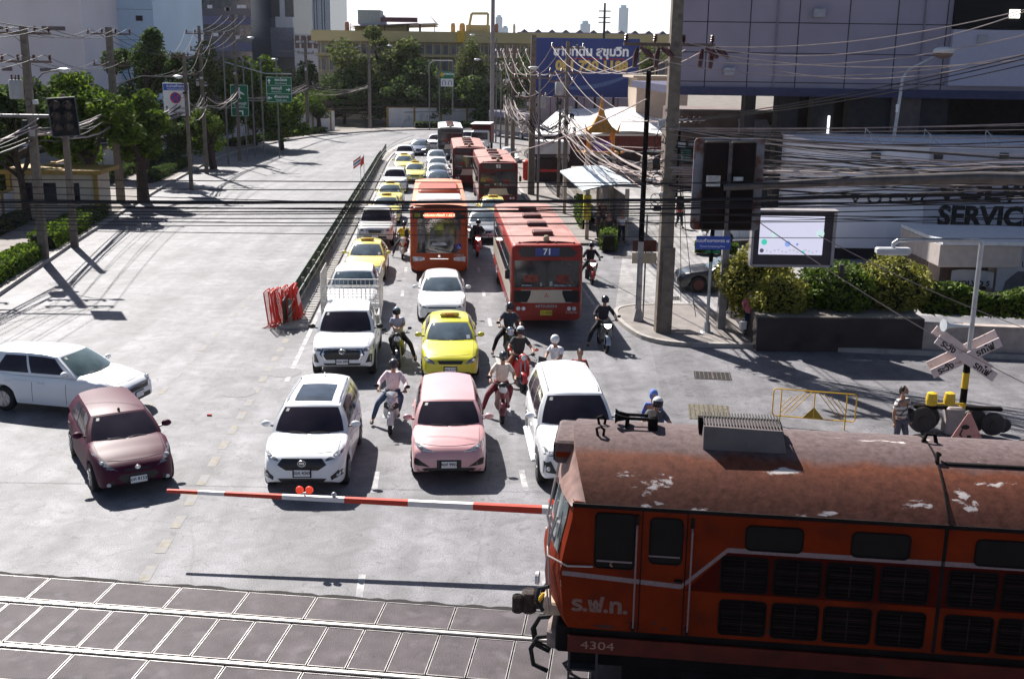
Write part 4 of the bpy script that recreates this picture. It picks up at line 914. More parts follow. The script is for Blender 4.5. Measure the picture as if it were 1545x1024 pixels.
sd_ = car('parked_car', 'dark blue sedan', 'car', P_NAV, dict(SED, W=1.8), RP(.2, 79.3), HEAD, plate='', glass=GLB, hl=[(.45, .60), (.84, .62), (.88, .74), (.6, .70)], grille=TG)
for o in sd_.children:
    if o.name.startswith('headlight'): o.data.materials[0] = mat('lit_headlamp', (.8, .8, .8), r=.1, var=0, emit=((1, .95, .85), 3.0))
def recolor(root, a, b):
    for o in root.children:
        if o.type == 'MESH' and o.data.materials and o.data.materials[0] == a:
            me = o.data.copy(); me.materials.clear(); me.materials.append(b); o.data = me
def cc(src, label, n, t, P=None, yaw=0, src_p=None, group=None):
    f = RP(n, t); y = HEAD + yaw; L_ = 4.5; p = f - Vector((math.cos(y), math.sin(y), 0)) * L_/2
    c = copytree(src, label, (p.x, p.y, 0), y, group)
    if P: 
        KIDS.clear(); bpy.context.view_layer.update(); recolor(c, src_p, P)
    return c
sv['label'] = 'white SUV fourth behind the white pickup with silver bumper in the median lane'
sd_['label'] = 'dark blue sedan with lit headlights in the middle lane behind the orange bus'
FAR = [(taxiA, 'yellow taxi right behind the white pickup with silver bumper', -2.9, 63.2, None, 0, 'yellow taxis'),
 (taxiA, 'yellow taxi second behind the white pickup with silver bumper', -2.95, 70.2, None, 0, 'yellow taxis'),
 (taxiA, 'green and yellow taxi squeezed beside the white SUV in the median lane', -1.6, 86.0, None, 0, 'yellow taxis'),
 (taxiA, 'orange-yellow taxi alone in the median lane near the start of the bend', -2.7, 93.8, None, 0, 'yellow taxis'),
 (sv, 'white SUV last in the median lane before the bend', -2.9, 103.5, None, 0, None),
 (sd_, 'small dark car beyond the last white SUV at the bend', -1.9, 113, P_NAV, -8, None),
 (sv, 'white car at the bend left of the dark grey coach', -.2, 121, None, -10, None),
 (sd_, 'blue-grey sedan tucked behind the dark blue sedan', .15, 85.2, P_SIL, 0, None),
 (sd_, 'white sedan second behind the dark blue sedan in the middle lane', .2, 91.5, P_W, 0, None),
 (sd_, 'silver sedan third behind the dark blue sedan, in front of the grey coach', .1, 99.5, P_SIL, 0, None),
 (sd_, 'silver car half hidden beside the route 71 bus', 2.55, 56.5, P_SIL, 0, None),
 (sd_, 'white sedan behind the farthest red bus near the poles', 7.0, 104, P_W, -3, None),
 (sd_, 'white car in front of the red and white truck', 4.3, 112, P_W, -3, None),
 (sd_, 'grey car between the coach and the farthest red bus', 3.2, 103, P_SIL, -3, None),
 (sv, 'white van-like car beyond the dark grey coach', 3.3, 127, P_W, -12, None),
 (taxiA, 'yellow taxi with a green windscreen sticker in front of the 93 bus', 3.4, 62.6, None, 0, 'yellow taxis')]
for src, lb, n, t, P, yw, grp in FAR:
    c = cc(src, lb, n, t, P, R(yw), P_NAV if src is sd_ else P_W, grp)
# red and white box truck near the bend
t = T('truck', 'small red and white truck with a flat white cab roof near the bend', 'truck', RP(5.1, 121), HEAD-R(8)); 
m = MB(); m.box((1.0, -.95, .5), (2.6, .95, 2.3), None, .15); m.build('cab', t, P_W2); m = MB(); m.box((2.58, -.85, 1.35), (2.63, .85, 2.1), None, .02); m.build('windscreen', t, GLS)
m = MB(); m.box((-2.6, -1.05, .9), (.95, 1.05, 2.9), None, .05); m.build('cargo_box', t, M_BUSMAR); m = MB(); m.box((-2.6, -1.07, 2.9), (2.2, 1.07, 2.98), None, .02); m.build('roof_board', t, WHT)
for x in (1.8, -1.7):
    for sg in (1, -1): wheel(t, x, sg*.88, .4, .22, sg)
# parked dark car in the forecourt
g = G(1024, 415, .6)
car('parked_car', 'black sedan parked beside the round bushes behind the concrete pole', 'car', P_BLK, dict(SED, W=1.84, H=1.45, r=.34), (g.x-.1, g.y+.2, 0), R(176), plate=False, glass=GLB, hl=TH, grille=TG, rim=mat('rim_dark_red', (.12, .02, .02), r=.4))
g = G(1110, 372)
t2 = copytree(sv, 'white car parked behind the bushes and the black signal box', (g.x+.5, g.y+1.5, 0), R(200))
# ---------- locomotive ----------
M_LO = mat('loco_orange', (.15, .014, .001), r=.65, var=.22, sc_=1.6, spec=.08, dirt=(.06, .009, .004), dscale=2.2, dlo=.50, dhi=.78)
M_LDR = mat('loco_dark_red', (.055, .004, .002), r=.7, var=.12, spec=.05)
M_LSI = mat('loco_silver_line', (.19, .13, .135), r=.5, var=.15, sc_=20)
M_LBK = mat('loco_black', (.010, .008, .008), r=.8, var=.4, spec=.08)
def roofmat():
    M = bpy.data.materials.new('loco_roof_grime'); M.use_nodes = True; n = M.node_tree.nodes; l = M.node_tree.links; b = n['Principled BSDF']
    tc = n.new('ShaderNodeTexCoord'); sp = n.new('ShaderNodeSeparateXYZ'); l.new(tc.outputs['Object'], sp.inputs[0])
    nz = n.new('ShaderNodeTexNoise'); nz.inputs['Scale'].default_value = 1.6; nz.inputs['Detail'].default_value = 8; l.new(tc.outputs['Object'], nz.inputs['Vector'])
    def math_(op, a, bb):
        q = n.new('ShaderNodeMath'); q.operation = op
        for i, v in enumerate((a, bb)):
            if isinstance(v, (int, float)): q.inputs[i].default_value = v
            else: l.new(v, q.inputs[i])
        return q.outputs[0]
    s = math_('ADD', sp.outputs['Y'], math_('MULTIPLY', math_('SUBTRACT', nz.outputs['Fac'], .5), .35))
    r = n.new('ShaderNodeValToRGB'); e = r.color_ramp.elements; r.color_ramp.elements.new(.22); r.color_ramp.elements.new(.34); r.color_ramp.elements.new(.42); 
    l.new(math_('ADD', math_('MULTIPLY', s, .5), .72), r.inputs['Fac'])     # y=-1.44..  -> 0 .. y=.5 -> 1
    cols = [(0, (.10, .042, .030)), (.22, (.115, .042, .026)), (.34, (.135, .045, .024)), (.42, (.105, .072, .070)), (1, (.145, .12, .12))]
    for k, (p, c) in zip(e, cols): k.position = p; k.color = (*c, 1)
    n2 = n.new('ShaderNodeTexNoise'); n2.inputs['Scale'].default_value = 9; n2.inputs['Detail'].default_value = 10; n2.inputs['Roughness'].default_value = .7; l.new(tc.outputs['Object'], n2.inputs['Vector'])
    r2 = n.new('ShaderNodeValToRGB'); r2.color_ramp.elements[0].position = .3; r2.color_ramp.elements[1].position = .72; r2.color_ramp.elements[0].color = (.55, .5, .5, 1); r2.color_ramp.elements[1].color = (1.35, 1.3, 1.3, 1)
    l.new(n2.outputs['Fac'], r2.inputs['Fac'])
    mx = n.new('ShaderNodeMix'); mx.data_type = 'RGBA'; mx.blend_type = 'MULTIPLY'; mx.inputs['Factor'].default_value = 1; l.new(r.outputs['Color'], mx.inputs['A']); l.new(r2.outputs['Color'], mx.inputs['B'])
    mp = n.new('ShaderNodeMapping'); mp.inputs['Scale'].default_value = (.9, 2.0, 2); mp.inputs['Location'].default_value = (3.3, 1.2, 0); l.new(tc.outputs['Object'], mp.inputs['Vector'])
    n3 = n.new('ShaderNodeTexNoise'); n3.inputs['Scale'].default_value = 1.3; n3.inputs['Detail'].default_value = 9; n3.inputs['Roughness'].default_value = .62; n3.inputs['Distortion'].default_value = .35; l.new(mp.outputs['Vector'], n3.inputs['Vector'])
    r3 = n.new('ShaderNodeValToRGB'); r3.color_ramp.elements[0].position = .635; r3.color_ramp.elements[1].position = .665; l.new(n3.outputs['Fac'], r3.inputs['Fac'])
    m2 = n.new('ShaderNodeMix'); m2.data_type = 'RGBA'; l.new(r3.outputs['Color'], m2.inputs['Factor']); l.new(mx.outputs['Result'], m2.inputs['A']); m2.inputs['B'].default_value = (.52, .46, .44, 1)
    l.new(m2.outputs['Result'], b.inputs['Base Color']); b.inputs['Roughness'].default_value = .68; b.inputs['Specular IOR Level'].default_value = .12
    bp = n.new('ShaderNodeBump'); bp.inputs['Strength'].default_value = .5; bp.inputs['Distance'].default_value = .01; l.new(n2.outputs['Fac'], bp.inputs['Height']); l.new(bp.outputs['Normal'], b.inputs['Normal'])
    return M
M_LRF = roofmat()
loco = T('locomotive', 'orange diesel locomotive with a grimy barrel roof crossing the road in the right foreground', 'locomotive'); loco.matrix_world = TM
X1 = 20.5; YS = 1.38
def fx(z, yy): # front face x for height z and |y|
    e = interp([(1.3, 4.98), (1.6, 4.86), (2.25, 4.80), (3.28, 4.98), (3.95, 5.02)], z); return e - .34*(1-(yy/YS)**2)*(1 if z < 2.3 else .8)
m = MB()
for sg in (-1, 1):
    pts = [(fx(z, YS), z) for z in (1.42, 1.6, 1.9, 2.25, 2.6, 3.0, 3.3)] + [(X1, 3.3), (X1, 1.42)]
    a, b = sorted((sg*YS, sg*(YS-.04))); k = len(pts)
    m.add([(x, a, z) for x, z in pts] + [(x, b, z) for x, z in pts], [tuple(range(k)), tuple(range(2*k-1, k-1, -1))] + [(i, k+i, k+(i+1) % k, (i+1) % k) for i in range(k)])
m.grid(lambda i, j: (fx(lerp(1.42, 3.3, j), abs(2*i-1)*YS), (2*i-1)*YS, lerp(1.42, 3.3, j)), 16, 10)
m.box((X1-.04, -YS, 1.42), (X1, YS, 3.9)); m.box((5.1, -YS+.04, 1.40), (X1-.1, YS-.04, 1.43))
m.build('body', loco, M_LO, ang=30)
def rz_(y): return 3.28 + .64*(1-abs(y/1.42)**2.3)
m = MB()
m.grid(lambda i, j: (lerp(fx(3.5, abs(2*j-1)*YS)+.14, X1, i), (2*j-1)*1.42, rz_((2*j-1)*1.42)), 40, 28); m.build('roof', loco, M_LRF, ang=60)
m = MB(); m.grid(lambda i, j: (fx(3.5, abs(2*i-1)*YS)-.06 + .20*min(1, j*1.25), (2*i-1)*1.41, lerp(3.24, 3.28, j*1.0) if j < .01 else lerp(3.24, rz_((2*i-1)*1.42), j**.8)), 24, 5); m.build('brow', loco, mat('brow_dusty', (.24, .15, .13), r=.6, var=.3, sc_=6))
m = MB()
for sg in (-1, 1): m.box((4.95, sg*1.43, 3.235), (X1, sg*1.385, 3.29))
m.build('rain_gutter', loco, M_LBK)
# silver line and darker red band, near and far side
for sg in (-1, 1):
    m = MB(); L_ = [(4.83, 2.24), (6.46, 2.15), (7.05, 2.73), (X1-.1, 2.73)]
    for (a, b), (c, d) in zip(L_, L_[1:]):
        m.add([(a, sg*(YS+.004), b-.035), (c, sg*(YS+.004), d-.035), (c, sg*(YS+.004), d+.035), (a, sg*(YS+.004), b+.035)], [(0, 1, 2, 3) if sg < 0 else (3, 2, 1, 0)])
    m.build('side_stripe', loco, M_LSI, smooth=False)
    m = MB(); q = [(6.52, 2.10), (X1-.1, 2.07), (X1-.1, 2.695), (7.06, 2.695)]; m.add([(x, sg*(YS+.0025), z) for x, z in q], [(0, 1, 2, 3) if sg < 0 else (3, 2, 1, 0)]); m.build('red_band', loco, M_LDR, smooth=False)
def rr2(x0, x1, z0, z1, r, k=4): return [(a, b) for a, b in rrect(x0, x1, z0, z1, r, k)]
def sidewin(nm, x0, x1, z0, z1, r=.07, sg=-1, bars=None, skew=-.02, gm=None):
    gm = gm or mat('grille_black_hole', (.006, .004, .004), r=.9, var=.2, spec=.03)
    pts = rr2(x0, x1, z0, z1, r); m = MB(); y = sg*(YS+.007); k = len(pts)
    m.add([(x, y, z) for x, z in pts], [tuple(range(k))[::(1 if sg < 0 else -1)]]); o = m.build(nm, loco, gm, smooth=False)
    m = MB(); m.path([(x, sg*(YS+.008), z) for x, z in pts + pts[:1]], .013, 5); m.build('rubber_seal', o, M_LBK)
    if bars:
        m = MB()
        for k in range(1, 3): z = lerp(z0, z1, k/3); m.box((x0+.03, sg*(YS+.008), z-.006), (x1-.03, sg*(YS+.014), z+.006))
        for k in range(9): z = lerp(z0+.04, z1-.04, k/8); m.box((x0+.03, sg*(YS+.008), z-.003), (x1-.03, sg*(YS+.011), z+.003))
        m.box(((x0+x1)/2-.008, sg*(YS+.009), z0+.03), ((x0+x1)/2+.008, sg*(YS+.016), z1-.03)); m.build('grille_bars', o, mat('grille_rust', (.022, .009, .008), r=.8, var=.4))
    return o
LG = mat('loco_glass', (.006, .005, .005), r=.3, var=.3, spec=.1)
for sg in (-1, 1):
    wo = sidewin('cab_window', 5.27, 5.80, 2.36, 3.16, .06, sg, gm=LG)
    m = MB(); m.box((5.30, sg*(YS+.012), 2.45), (5.78, sg*(YS+.02), 2.475)); m.build('window_rail', wo, M_LSI)
    wo = sidewin('door_window', 6.01, 6.44, 2.47, 3.13, .07, sg, gm=LG); m = MB(); m.box((6.0, sg*(YS+.012), 2.57), (6.42, sg*(YS+.02), 2.59)); m.build('window_rail', wo, M_LSI)
    for x in (7.28, 8.66, 10.23, 11.7, 13.2, 14.7): sidewin('upper_window', x, x+.74, 2.755 if x < 9.9 else 2.74, 3.10, .07, sg, gm=LG)
    for x in (6.98, 7.68, 8.37, 9.07, 9.94, 10.63, 11.33, 12.03, 12.9, 13.6, 14.3): 
        sidewin('air_grille', x, x+.62, 2.13, 2.64, .055, sg, True); sidewin('air_grille', x+.01, x+.63, 1.49, 2.0, .055, sg, True)
    for x in (5.83, 6.57):
        m = MB(); y = sg*(YS+.06); m.path([(x, sg*YS, 3.02), (x, y, 2.98), (x, y, 1.52), (x, sg*YS, 1.48)], .013, 6); m.build('handrail', loco, M_LSI)
        m = MB(); m.box((x-.03, sg*YS, 3.02), (x+.02, sg*(YS+.03), 3.16)); m.box((x-.03, sg*YS, 1.44), (x+.02, sg*(YS+.03), 1.56)); m.build('rail_bracket', loco, M_LBK)
    for x in (5.90, 6.50, 9.85):
        m = MB(); m.box((x-.008 if x < 9 else x-.03, sg*(YS+.001), 1.43), (x+.008 if x < 9 else x+.02, sg*(YS+.006 if x < 9 else YS+.004), 3.23)); m.build('panel_seam', loco, M_LBK)
    m = MB(); m.box((6.36, sg*YS, 2.22), (6.47, sg*(YS+.04), 2.25)); m.build('door_handle', loco, M_LBK)
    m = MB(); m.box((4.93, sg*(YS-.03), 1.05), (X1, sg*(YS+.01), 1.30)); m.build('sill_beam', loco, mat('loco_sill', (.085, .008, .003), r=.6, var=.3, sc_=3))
    m = MB(); m.box((4.99, sg*(YS-.10), 1.28), (X1, sg*(YS-.06), 1.44)); m.build('sill_recess', loco, M_LBK)
m = MB(); m.path([(9.85, y, rz_(y)+.012) for y in [lerp(-1.40, 1.4, k/16) for k in range(17)]], .014, 5); m.path([(11.35, y, rz_(y)+.012) for y in [lerp(-1.40, 1.4, k/16) for k in range(17)]], .012, 5); m.build('roof_joint', loco, M_LBK)
text('ร.ฟ.ท.', .29, mat('faded_lettering', (.17, .09, .075), r=.6, var=.25, sc_=30), frame((5.36, -YS-.006, 1.78), (1, 0, .0)), loco, extr=.002, bold=.012, sx=1.1)
text('4304', .17, mat('faded_lettering_dark', (.30, .16, .12), r=.6, var=.25), frame((5.35, -YS-.016, 1.17), (1, 0, 0)), loco, extr=.002, sx=1.4)
# dark rust smears below the door and at the louvres
m = MB()
for x, z, w_, h_ in ((5.45, 1.47, .35, .06), (6.25, 1.50, .12, .05), (6.12, 1.58, .10, .05), (7.66, 1.58, .05, .10), (7.66, 1.75, .03, .05), (9.2, 1.17, .10, .10)):
    m.add([(x+math.cos(a)*w_*.5*random.uniform(.7, 1.1), -YS-.0045 if z > 1.3 else -YS-.0145, z+math.sin(a)*h_*.5*random.uniform(.7, 1.1)) for a in [2*PI*k/9 for k in range(9)]], [tuple(range(9))])
m.build('rust_stain', loco, mat('rust_stain_dark', (.05, .018, .014), r=.8, var=.4), smooth=False)
# front: windscreens, lamp box, handrails, steps, hoses, coupler
for sg in (-1, 1):
    m = MB(); m.grid(lambda i, j: (fx(lerp(2.45, 3.2, j), lerp(.1, 1.2, i))-.012, sg*lerp(.1, 1.2, i), lerp(2.45, 3.2, j)), 6, 4); m.build('windscreen', loco, mat('loco_front_glass', (.10, .12, .13), r=.08, var=.5, spec=.8))
    m = MB(); m.path([(fx(2.2, 1.2)-.08, sg*1.15, 1.5), (fx(2.2, 1.2)-.14, sg*1.15, 2.15), (fx(2.2, 1.2)-.10, sg*.98, 2.9)], .014, 6)
    m.path([(5.25, sg*(YS+.02), 2.37), (4.9, sg*(YS+.05), 2.37), (4.62, sg*1.25, 2.42), (4.60, sg*1.1, 2.5), (4.72, sg*1.0, 2.9)], .014, 6); m.build('handrail', loco, mat('rail_bare', (.4, .34, .32), r=.5, m=.4))
    m = MB(); m.path([(4.72, sg*1.0, 2.35), (4.56, sg*.75, 2.8), (4.66, sg*.6, 3.35)], .02, 5); m.path([(4.66, sg*1.1, 1.6), (4.60, sg*1.0, 2.4), (4.72, sg*.9, 3.1)], .016, 5); m.build('wiper_rod', loco, mat('rail_bare', (.4, .34, .32)))
    m = MB(); m.box((4.55, sg*.55, 1.42), (4.85, sg*1.1, 1.62), None, .03); m.build('step_box', loco, mat('step_cream', (.40, .30, .22), r=.6, var=.3))
    m = MB(); m.lathe([(.09, -.05), (.10, 0), (.08, .01)][::-1], 14, None, 'x', (4.46, sg*.8, 1.85)); m.build('tail_lamp', loco, LMP)
m = MB(); m.box((4.62, -.5, 3.50), (5.35, .5, 3.84), None, .03); bo_ = m.build('headlamp_box', loco, M_LRF)
m = MB(); m.box((4.60, -.45, 3.53), (4.625, .45, 3.77), None, .005); m.build('lamp_opening', bo_, M_LBK)
for sg in (-1, 1): m = MB(); m.lathe([(.10, .02), (.09, 0)], 14, None, 'x', (4.585, sg*.2, 3.65)); m.build('headlamp', bo_, LMP)
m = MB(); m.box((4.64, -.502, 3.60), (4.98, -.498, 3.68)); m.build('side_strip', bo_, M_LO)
for y in (-.33, .12):
    m = MB(); m.path([(5.22, y, rz_(y)), (5.20, y, rz_(y)+.10), (5.26, y, rz_(y)+.13), (5.31, y, rz_(y)+.09), (5.30, y, rz_(y))], .022, 6); m.build('lifting_eye', loco, M_LBK)
for y in (0.02, .20):
    m = MB(); z = 4.06; m.path([(5.45, y, z), (5.50, y, z), (5.62, y, z), (6.0, y, z)], [.085, .05, .025, .022], 12); m.tube((6.0, y, z), (6.0, y, 3.88), .025); m.build('horn', loco, M_LBK)
m = MB(); m.box((5.93, -.08, 3.88), (6.07, .30, 4.13), None, .03); m.box((5.6, -.02, 3.88), (5.66, .26, 4.04)); m.build('horn_mount', loco, M_LBK)
# roof vent hump
m = MB(); m.loft([[(6.70, -.56, 3.80), (7.86, -.56, 3.78), (7.86, -.10, 3.88), (6.70, -.10, 3.88)], [(6.70, -.50, 4.17), (7.78, -.50, 4.15), (7.74, -.12, 4.17), (6.72, -.12, 4.17)]], None, cap=True); rb = m.build('roof_vent', loco, mat('vent_grey', (.12, .10, .10), r=.6, var=.15, dirt=(.1, .08, .07), dscale=4))
m = MB(); m.loft([[(6.66, -.11, 3.88), (7.88, -.11, 3.88), (7.88, .12, 3.88), (6.66, .12, 3.88)], [(6.64, -.11, 4.17), (7.80, -.11, 4.15), (7.80, .14, 4.12), (6.64, .14, 4.12)]], None, cap=True)
m.build('vent_side', rb, M_LBK)
m = MB()
for k in range(26): x = 6.70 + k*.042; m.box((x, -.44, 4.172), (x+.014, .12, 4.19), None)
m.build('vent_slats', rb, DST)
m = MB(); m.path([(9.84, -.60, rz_(.6)+.02), (9.86, -.52, rz_(.52)+.1), (9.9, -.48, rz_(.45)+.05)], .03, 6); m.path([(9.8, .05, rz_(0)), (9.84, .05, rz_(0)+.12), (9.95, .05, rz_(0)+.12), (9.98, .05, rz_(0))], .03, 6); m.path([(11.1, -.3, rz_(.3)), (11.12, -.3, rz_(.3)+.1), (11.22, -.3, rz_(.3)+.08), (11.24, -.3, rz_(.3))], .03, 6); m.build('lifting_eye', loco, M_LBK)
m = MB(); m.box((9.95, -.62, 3.76), (11.3, -.56, 3.86), None, .01); m.build('roof_strip', loco, M_LBK)
# underframe
m = MB(); m.box((4.95, -1.2, .75), (X1, 1.2, 1.28), None, .04); m.box((4.75, -1.25, .95), (5.1, 1.25, 1.36), None, .03); m.build('underframe', loco, M_LBK)
m = MB(); m.box((4.62, -1.2, .95), (4.98, 1.2, 1.25), None, .04); m.build('buffer_beam', loco, mat('beam_dust', (.22, .17, .15), r=.8, var=.4, sc_=5))
for x0 in (6.0, 14.6):
    m = MB()
    for sg in (-1, 1): m.box((x0-.3, sg*1.0, .45), (x0+3.9, sg*1.14, .85), None, .05)
    bg2 = m.build('bogie', loco, M_LBK)
    for k in range(3):
        m = MB()
        for sg in (-1, 1): m.lathe([(.48, sg*.66), (.45, sg*.80)][::sg], 20, None, 'y', (x0+.35+k*1.45, 0, .50))
        m.tube((x0+.35+k*1.45, -.8, .5), (x0+.35+k*1.45, .8, .5), .08); m.build('wheelset', bg2, DST)
m = MB(); m.box((4.12, -.10, .86), (4.36, .26, 1.18), None, .05); m.box((4.30, -.03, .93), (4.75, .17, 1.13), None, .03); m.box((4.0, -.16, .9), (4.16, -.02, 1.2), None, .03); m.path([(4.45, .07, 1.12), (4.42, -.1, 1.26), (4.55, -.4, 1.34), (4.75, -.5, 1.36)], .018, 5); m.build('coupler', loco, mat('coupler_iron', (.05, .035, .03), r=.7, var=.5, sc_=12, bump=.6))
for y0, dz, col in ((-.55, 0, RUB), (-.75, .08, RUB), (-.42, .3, YEL), (.5, 0, RUB), (-1.0, -.1, RUB)):
    m = MB(); z0 = 1.15+dz; m.path([(4.66, y0, z0), (4.48, y0-.02, z0-.02), (4.38, y0, z0-.22), (4.42, y0+.05, z0-.5), (4.62, y0+.1, z0-.62)] if col is not YEL else [(4.72, y0, z0-.1), (4.5, y0, z0-.05), (4.40, y0, z0-.2)], .035, 7); m.build('air_hose', loco, col)
m = MB(); m.path([(4.64, -1.25, 1.95), (4.50, -1.22, 1.9), (4.46, -1.2, 1.7), (4.56, -1.2, 1.55)], .03, 7); m.build('cable_loop', loco, RUB)
m = MB()
for z in (.45, .75): m.box((4.95, -1.38, z), (5.35, -1.1, z+.03))
m.box((4.94, -1.38, .4), (4.97, -1.34, 1.1)); m.box((5.33, -1.38, .4), (5.36, -1.34, 1.1)); m.build('cab_steps', loco, DST)
# driver inside, forearm on the sill
pd_ = TP(5.62, -.96)
drv = person('train driver in the dark locomotive cab resting a forearm on the window sill', (pd_.x, pd_.y, 1.52), TA+PI, 'stand', shirt=(.03,.03,.04), arml=(.12, .40, .93), footdown=None)
# ---------- barrier arm ----------
a0 = G(252, 740, 1.17); a1 = G(830, 769, 1.10); ad = (a1 - a0); al = ad.length; adn = ad / al; a2 = a0 + adn * (al + 2.4)
bar = T('level_crossing_barrier', 'red and white striped level crossing barrier lowered across the lanes', 'barrier', (a2.x, a2.y, 0), 0)
def onarm(px):                     # nearest point of the arm for a pixel column
    lo, hi = 0.0, al + 2.4
    for _ in range(30):
        md = (lo + hi)/2
        if PR(a0 + adn*md)[0] < px: lo = md
        else: hi = md
    return lo
cuts = [252, 299, 339, 426, 520, 616, 714, 818, 930]
for i, (p, q) in enumerate(zip(cuts, cuts[1:])):
    s0, s1 = onarm(p), onarm(q) if q < 900 else al + 2.4; m = MB(); r0, r1 = lerp(.030, .075, s0/(al+2.4)), lerp(.030, .075, s1/(al+2.4))
    P0, P1 = a0 + adn*s0, a0 + adn*s1
    nn = Vector((-adn.y, adn.x, 0)).normalized(); rings = []
    for P_, r_ in ((P0, r0), (P1, r1)): rings.append([P_ + nn*a*r_*1.0 + Vector((0, 0, b*r_)) for a, b in ((-1, -1), (1, -1), (1, 1), (-1, 1))])
    m.M = Matrix.Translation((-a2.x, -a2.y, 0)); m.loft(rings, None, cap=True); m.build('arm_section', bar, (mat('barrier_red', (.50, .055, .03), r=.5, var=.1), mat('barrier_white', (.72, .70, .68), r=.5, var=.08))[i % 2], smooth=False)
m = MB(); m.box((-.22, -.25, 0), (.22, .25, 1.25), None, .03); m.tube((0, -.3, 1.1), (0, .3, 1.1), .08); m.build('barrier_machine', bar, YEL)
def atarm(px, dz=0): return a0 + adn*onarm(px) + Vector((0, 0, dz)) - Vector((a2.x, a2.y, 0))
m = MB(); p = atarm(460); m.tube(p, p + Vector((0, 0, .10)), .018); m.tube(p + Vector((-.12, 0, .10)), p + Vector((.12, 0, .10)), .012); m.build('lamp_bracket', bar, STL)
ML = mat('red_lens', (.6, .04, .02), r=.2, var=.1, emit=((1, .08, .03), .25))
for s_ in (-.09, .09):
    m = MB(); m.lathe([(.03, -.03), (.07, -.02), (.075, .02), (.05, .04)], 14, None, 'y', tuple(p + Vector((s_, -.02, .16)))); m.build('red_lamp', bar, ML)
m = MB(); p = atarm(504); m.ball(p + Vector((0, 0, .09)), (.05, .04, .05)); m.tube(p, p + Vector((0, 0, .07)), .02); m.build('arm_sensor', bar, STL)
m = MB(); p = atarm(833); m.ball(p + Vector((-.02, 0, .17)), (.055, .05, .06)); m.build('red_lamp', bar, ML)
m = MB(); m.tube(p, p + Vector((0, 0, .13)), .03); m.box(p + Vector((-.02, -.04, .02)), p + Vector((.15, .04, .10)), None, .01); m.build('lamp_bracket', bar, STL)
# ---------- level crossing sign ----------
g = G(1447, 655); xs = T('crossing_sign', 'level crossing post with white crossbuck boards in Thai and a steel mast on top', 'sign', (g.x, g.y, 0))
YELP = mat('post_yellow', (.60, .40, .03), r=.5, var=.1)
def zatp(py, Y, px): return GY(px, py, Y).z
zc = zatp(538, g.y, 1458); ztop = zatp(368, g.y, 1478)
for k in range(5):
    m = MB(); m.tube((0, 0, k*(zc)/5), (0, 0, (k+1)*zc/5), .085, n=12); m.build('post_band', xs, YELP if k % 2 else M_LBK)
m = MB(); m.tube((0, 0, zc), (0, 0, ztop), .06, n=12); hx_ = GY(1348, 370, g.y); hz = hx_.z
m.path([(0, 0, ztop-.05), (0, 0, ztop+.03), (-.08, 0, ztop+.08), (-.9, 0, ztop+.08), (hx_.x-g.x+.1, 0, ztop+.06), (hx_.x-g.x, 0, ztop-.02), (hx_.x-g.x, 0, ztop-.14)], .05, 8); m.build('mast', xs, STL)
m = MB(); bx = hx_.x-g.x; m.box((bx-.42, -.12, ztop-.28), (bx+.42, .12, ztop-.12), None, .03); m.build('lamp_housing', xs, mat('housing_grey', (.42, .43, .45), r=.5, var=.1)); m = MB(); m.box((bx-.36, -.09, ztop-.30), (bx+.36, .09, ztop-.278)); m.build('lamp_cover', xs, mat('cover_pale', (.6, .6, .6), r=.3))
WB = mat('board_worn_white', (.62, .52, .50), r=.6, var=.12, dirt=(.35, .2, .16), dscale=6, dlo=.6)
pc = GY(1457, 540, g.y-.12); INK = mat('ink_black', (.02, .02, .02), r=.6, var=0)
def board(yoff, ang, zoff, txt, xoff=0):
    m = MB(); old = m.M; M = Matrix.Translation((pc.x-g.x+xoff, -.12+yoff, pc.z+zoff)) @ Matrix.Rotation(ang, 4, 'Y'); m.M = M
    L_ = .92; m.box((-L_, -.015, -.125), (L_, .015, .125), None, .004); o = m.build('sign_board', xs, WB, smooth=False)
    if txt:
        for s_, t_ in ((-.56, 'ระวัง'), (.50, 'รถไฟ')):
            MM = M @ frame((s_, -.0175, -.01), (1, 0, 0)); text(t_, .23, INK, MM, o, extr=.001, bold=.008)
board(-.03, R(32), 0, True); board(0.01, R(-28), 0, True, .02); board(.22, R(34), .16, False, -.02); board(.26, R(-28), .14, False, .0)
# hanging lamps of the sign
for px in (1407, 1434):
    q = GY(px, 590, g.y-.15); m = MB(); m.lathe([(.13, 0), (.145, .12), (.145, .13), (.12, .30), (.05, .33)], 14, None, 'z', (q.x-g.x, q.y-g.y, zatp(610, g.y-.15, px))); m.build('warning_lamp', xs, mat('lamp_yellow', (.62, .42, .02), r=.35, var=.2, sc_=10))
m = MB(); q = GY(1407, 608, g.y-.15); m.tube((q.x-g.x-.1, -.15, q.z-.02), (0.05, -.1, q.z-.02), .025); m.build('lamp_arm', xs, YELP)
m = MB(); q = GY(1430, 490, g.y); m.path([(q.x-g.x-.13, -.05, q.z), (q.x-g.x+.02, -.02, q.z-.01), (q.x-g.x+.2, 0, q.z-.02), (.0, 0, q.z-.03)], [.16, .07, .05, .02], 12); m.build('loudspeaker', xs, mat('speaker_grey', (.5, .53, .55), r=.4))
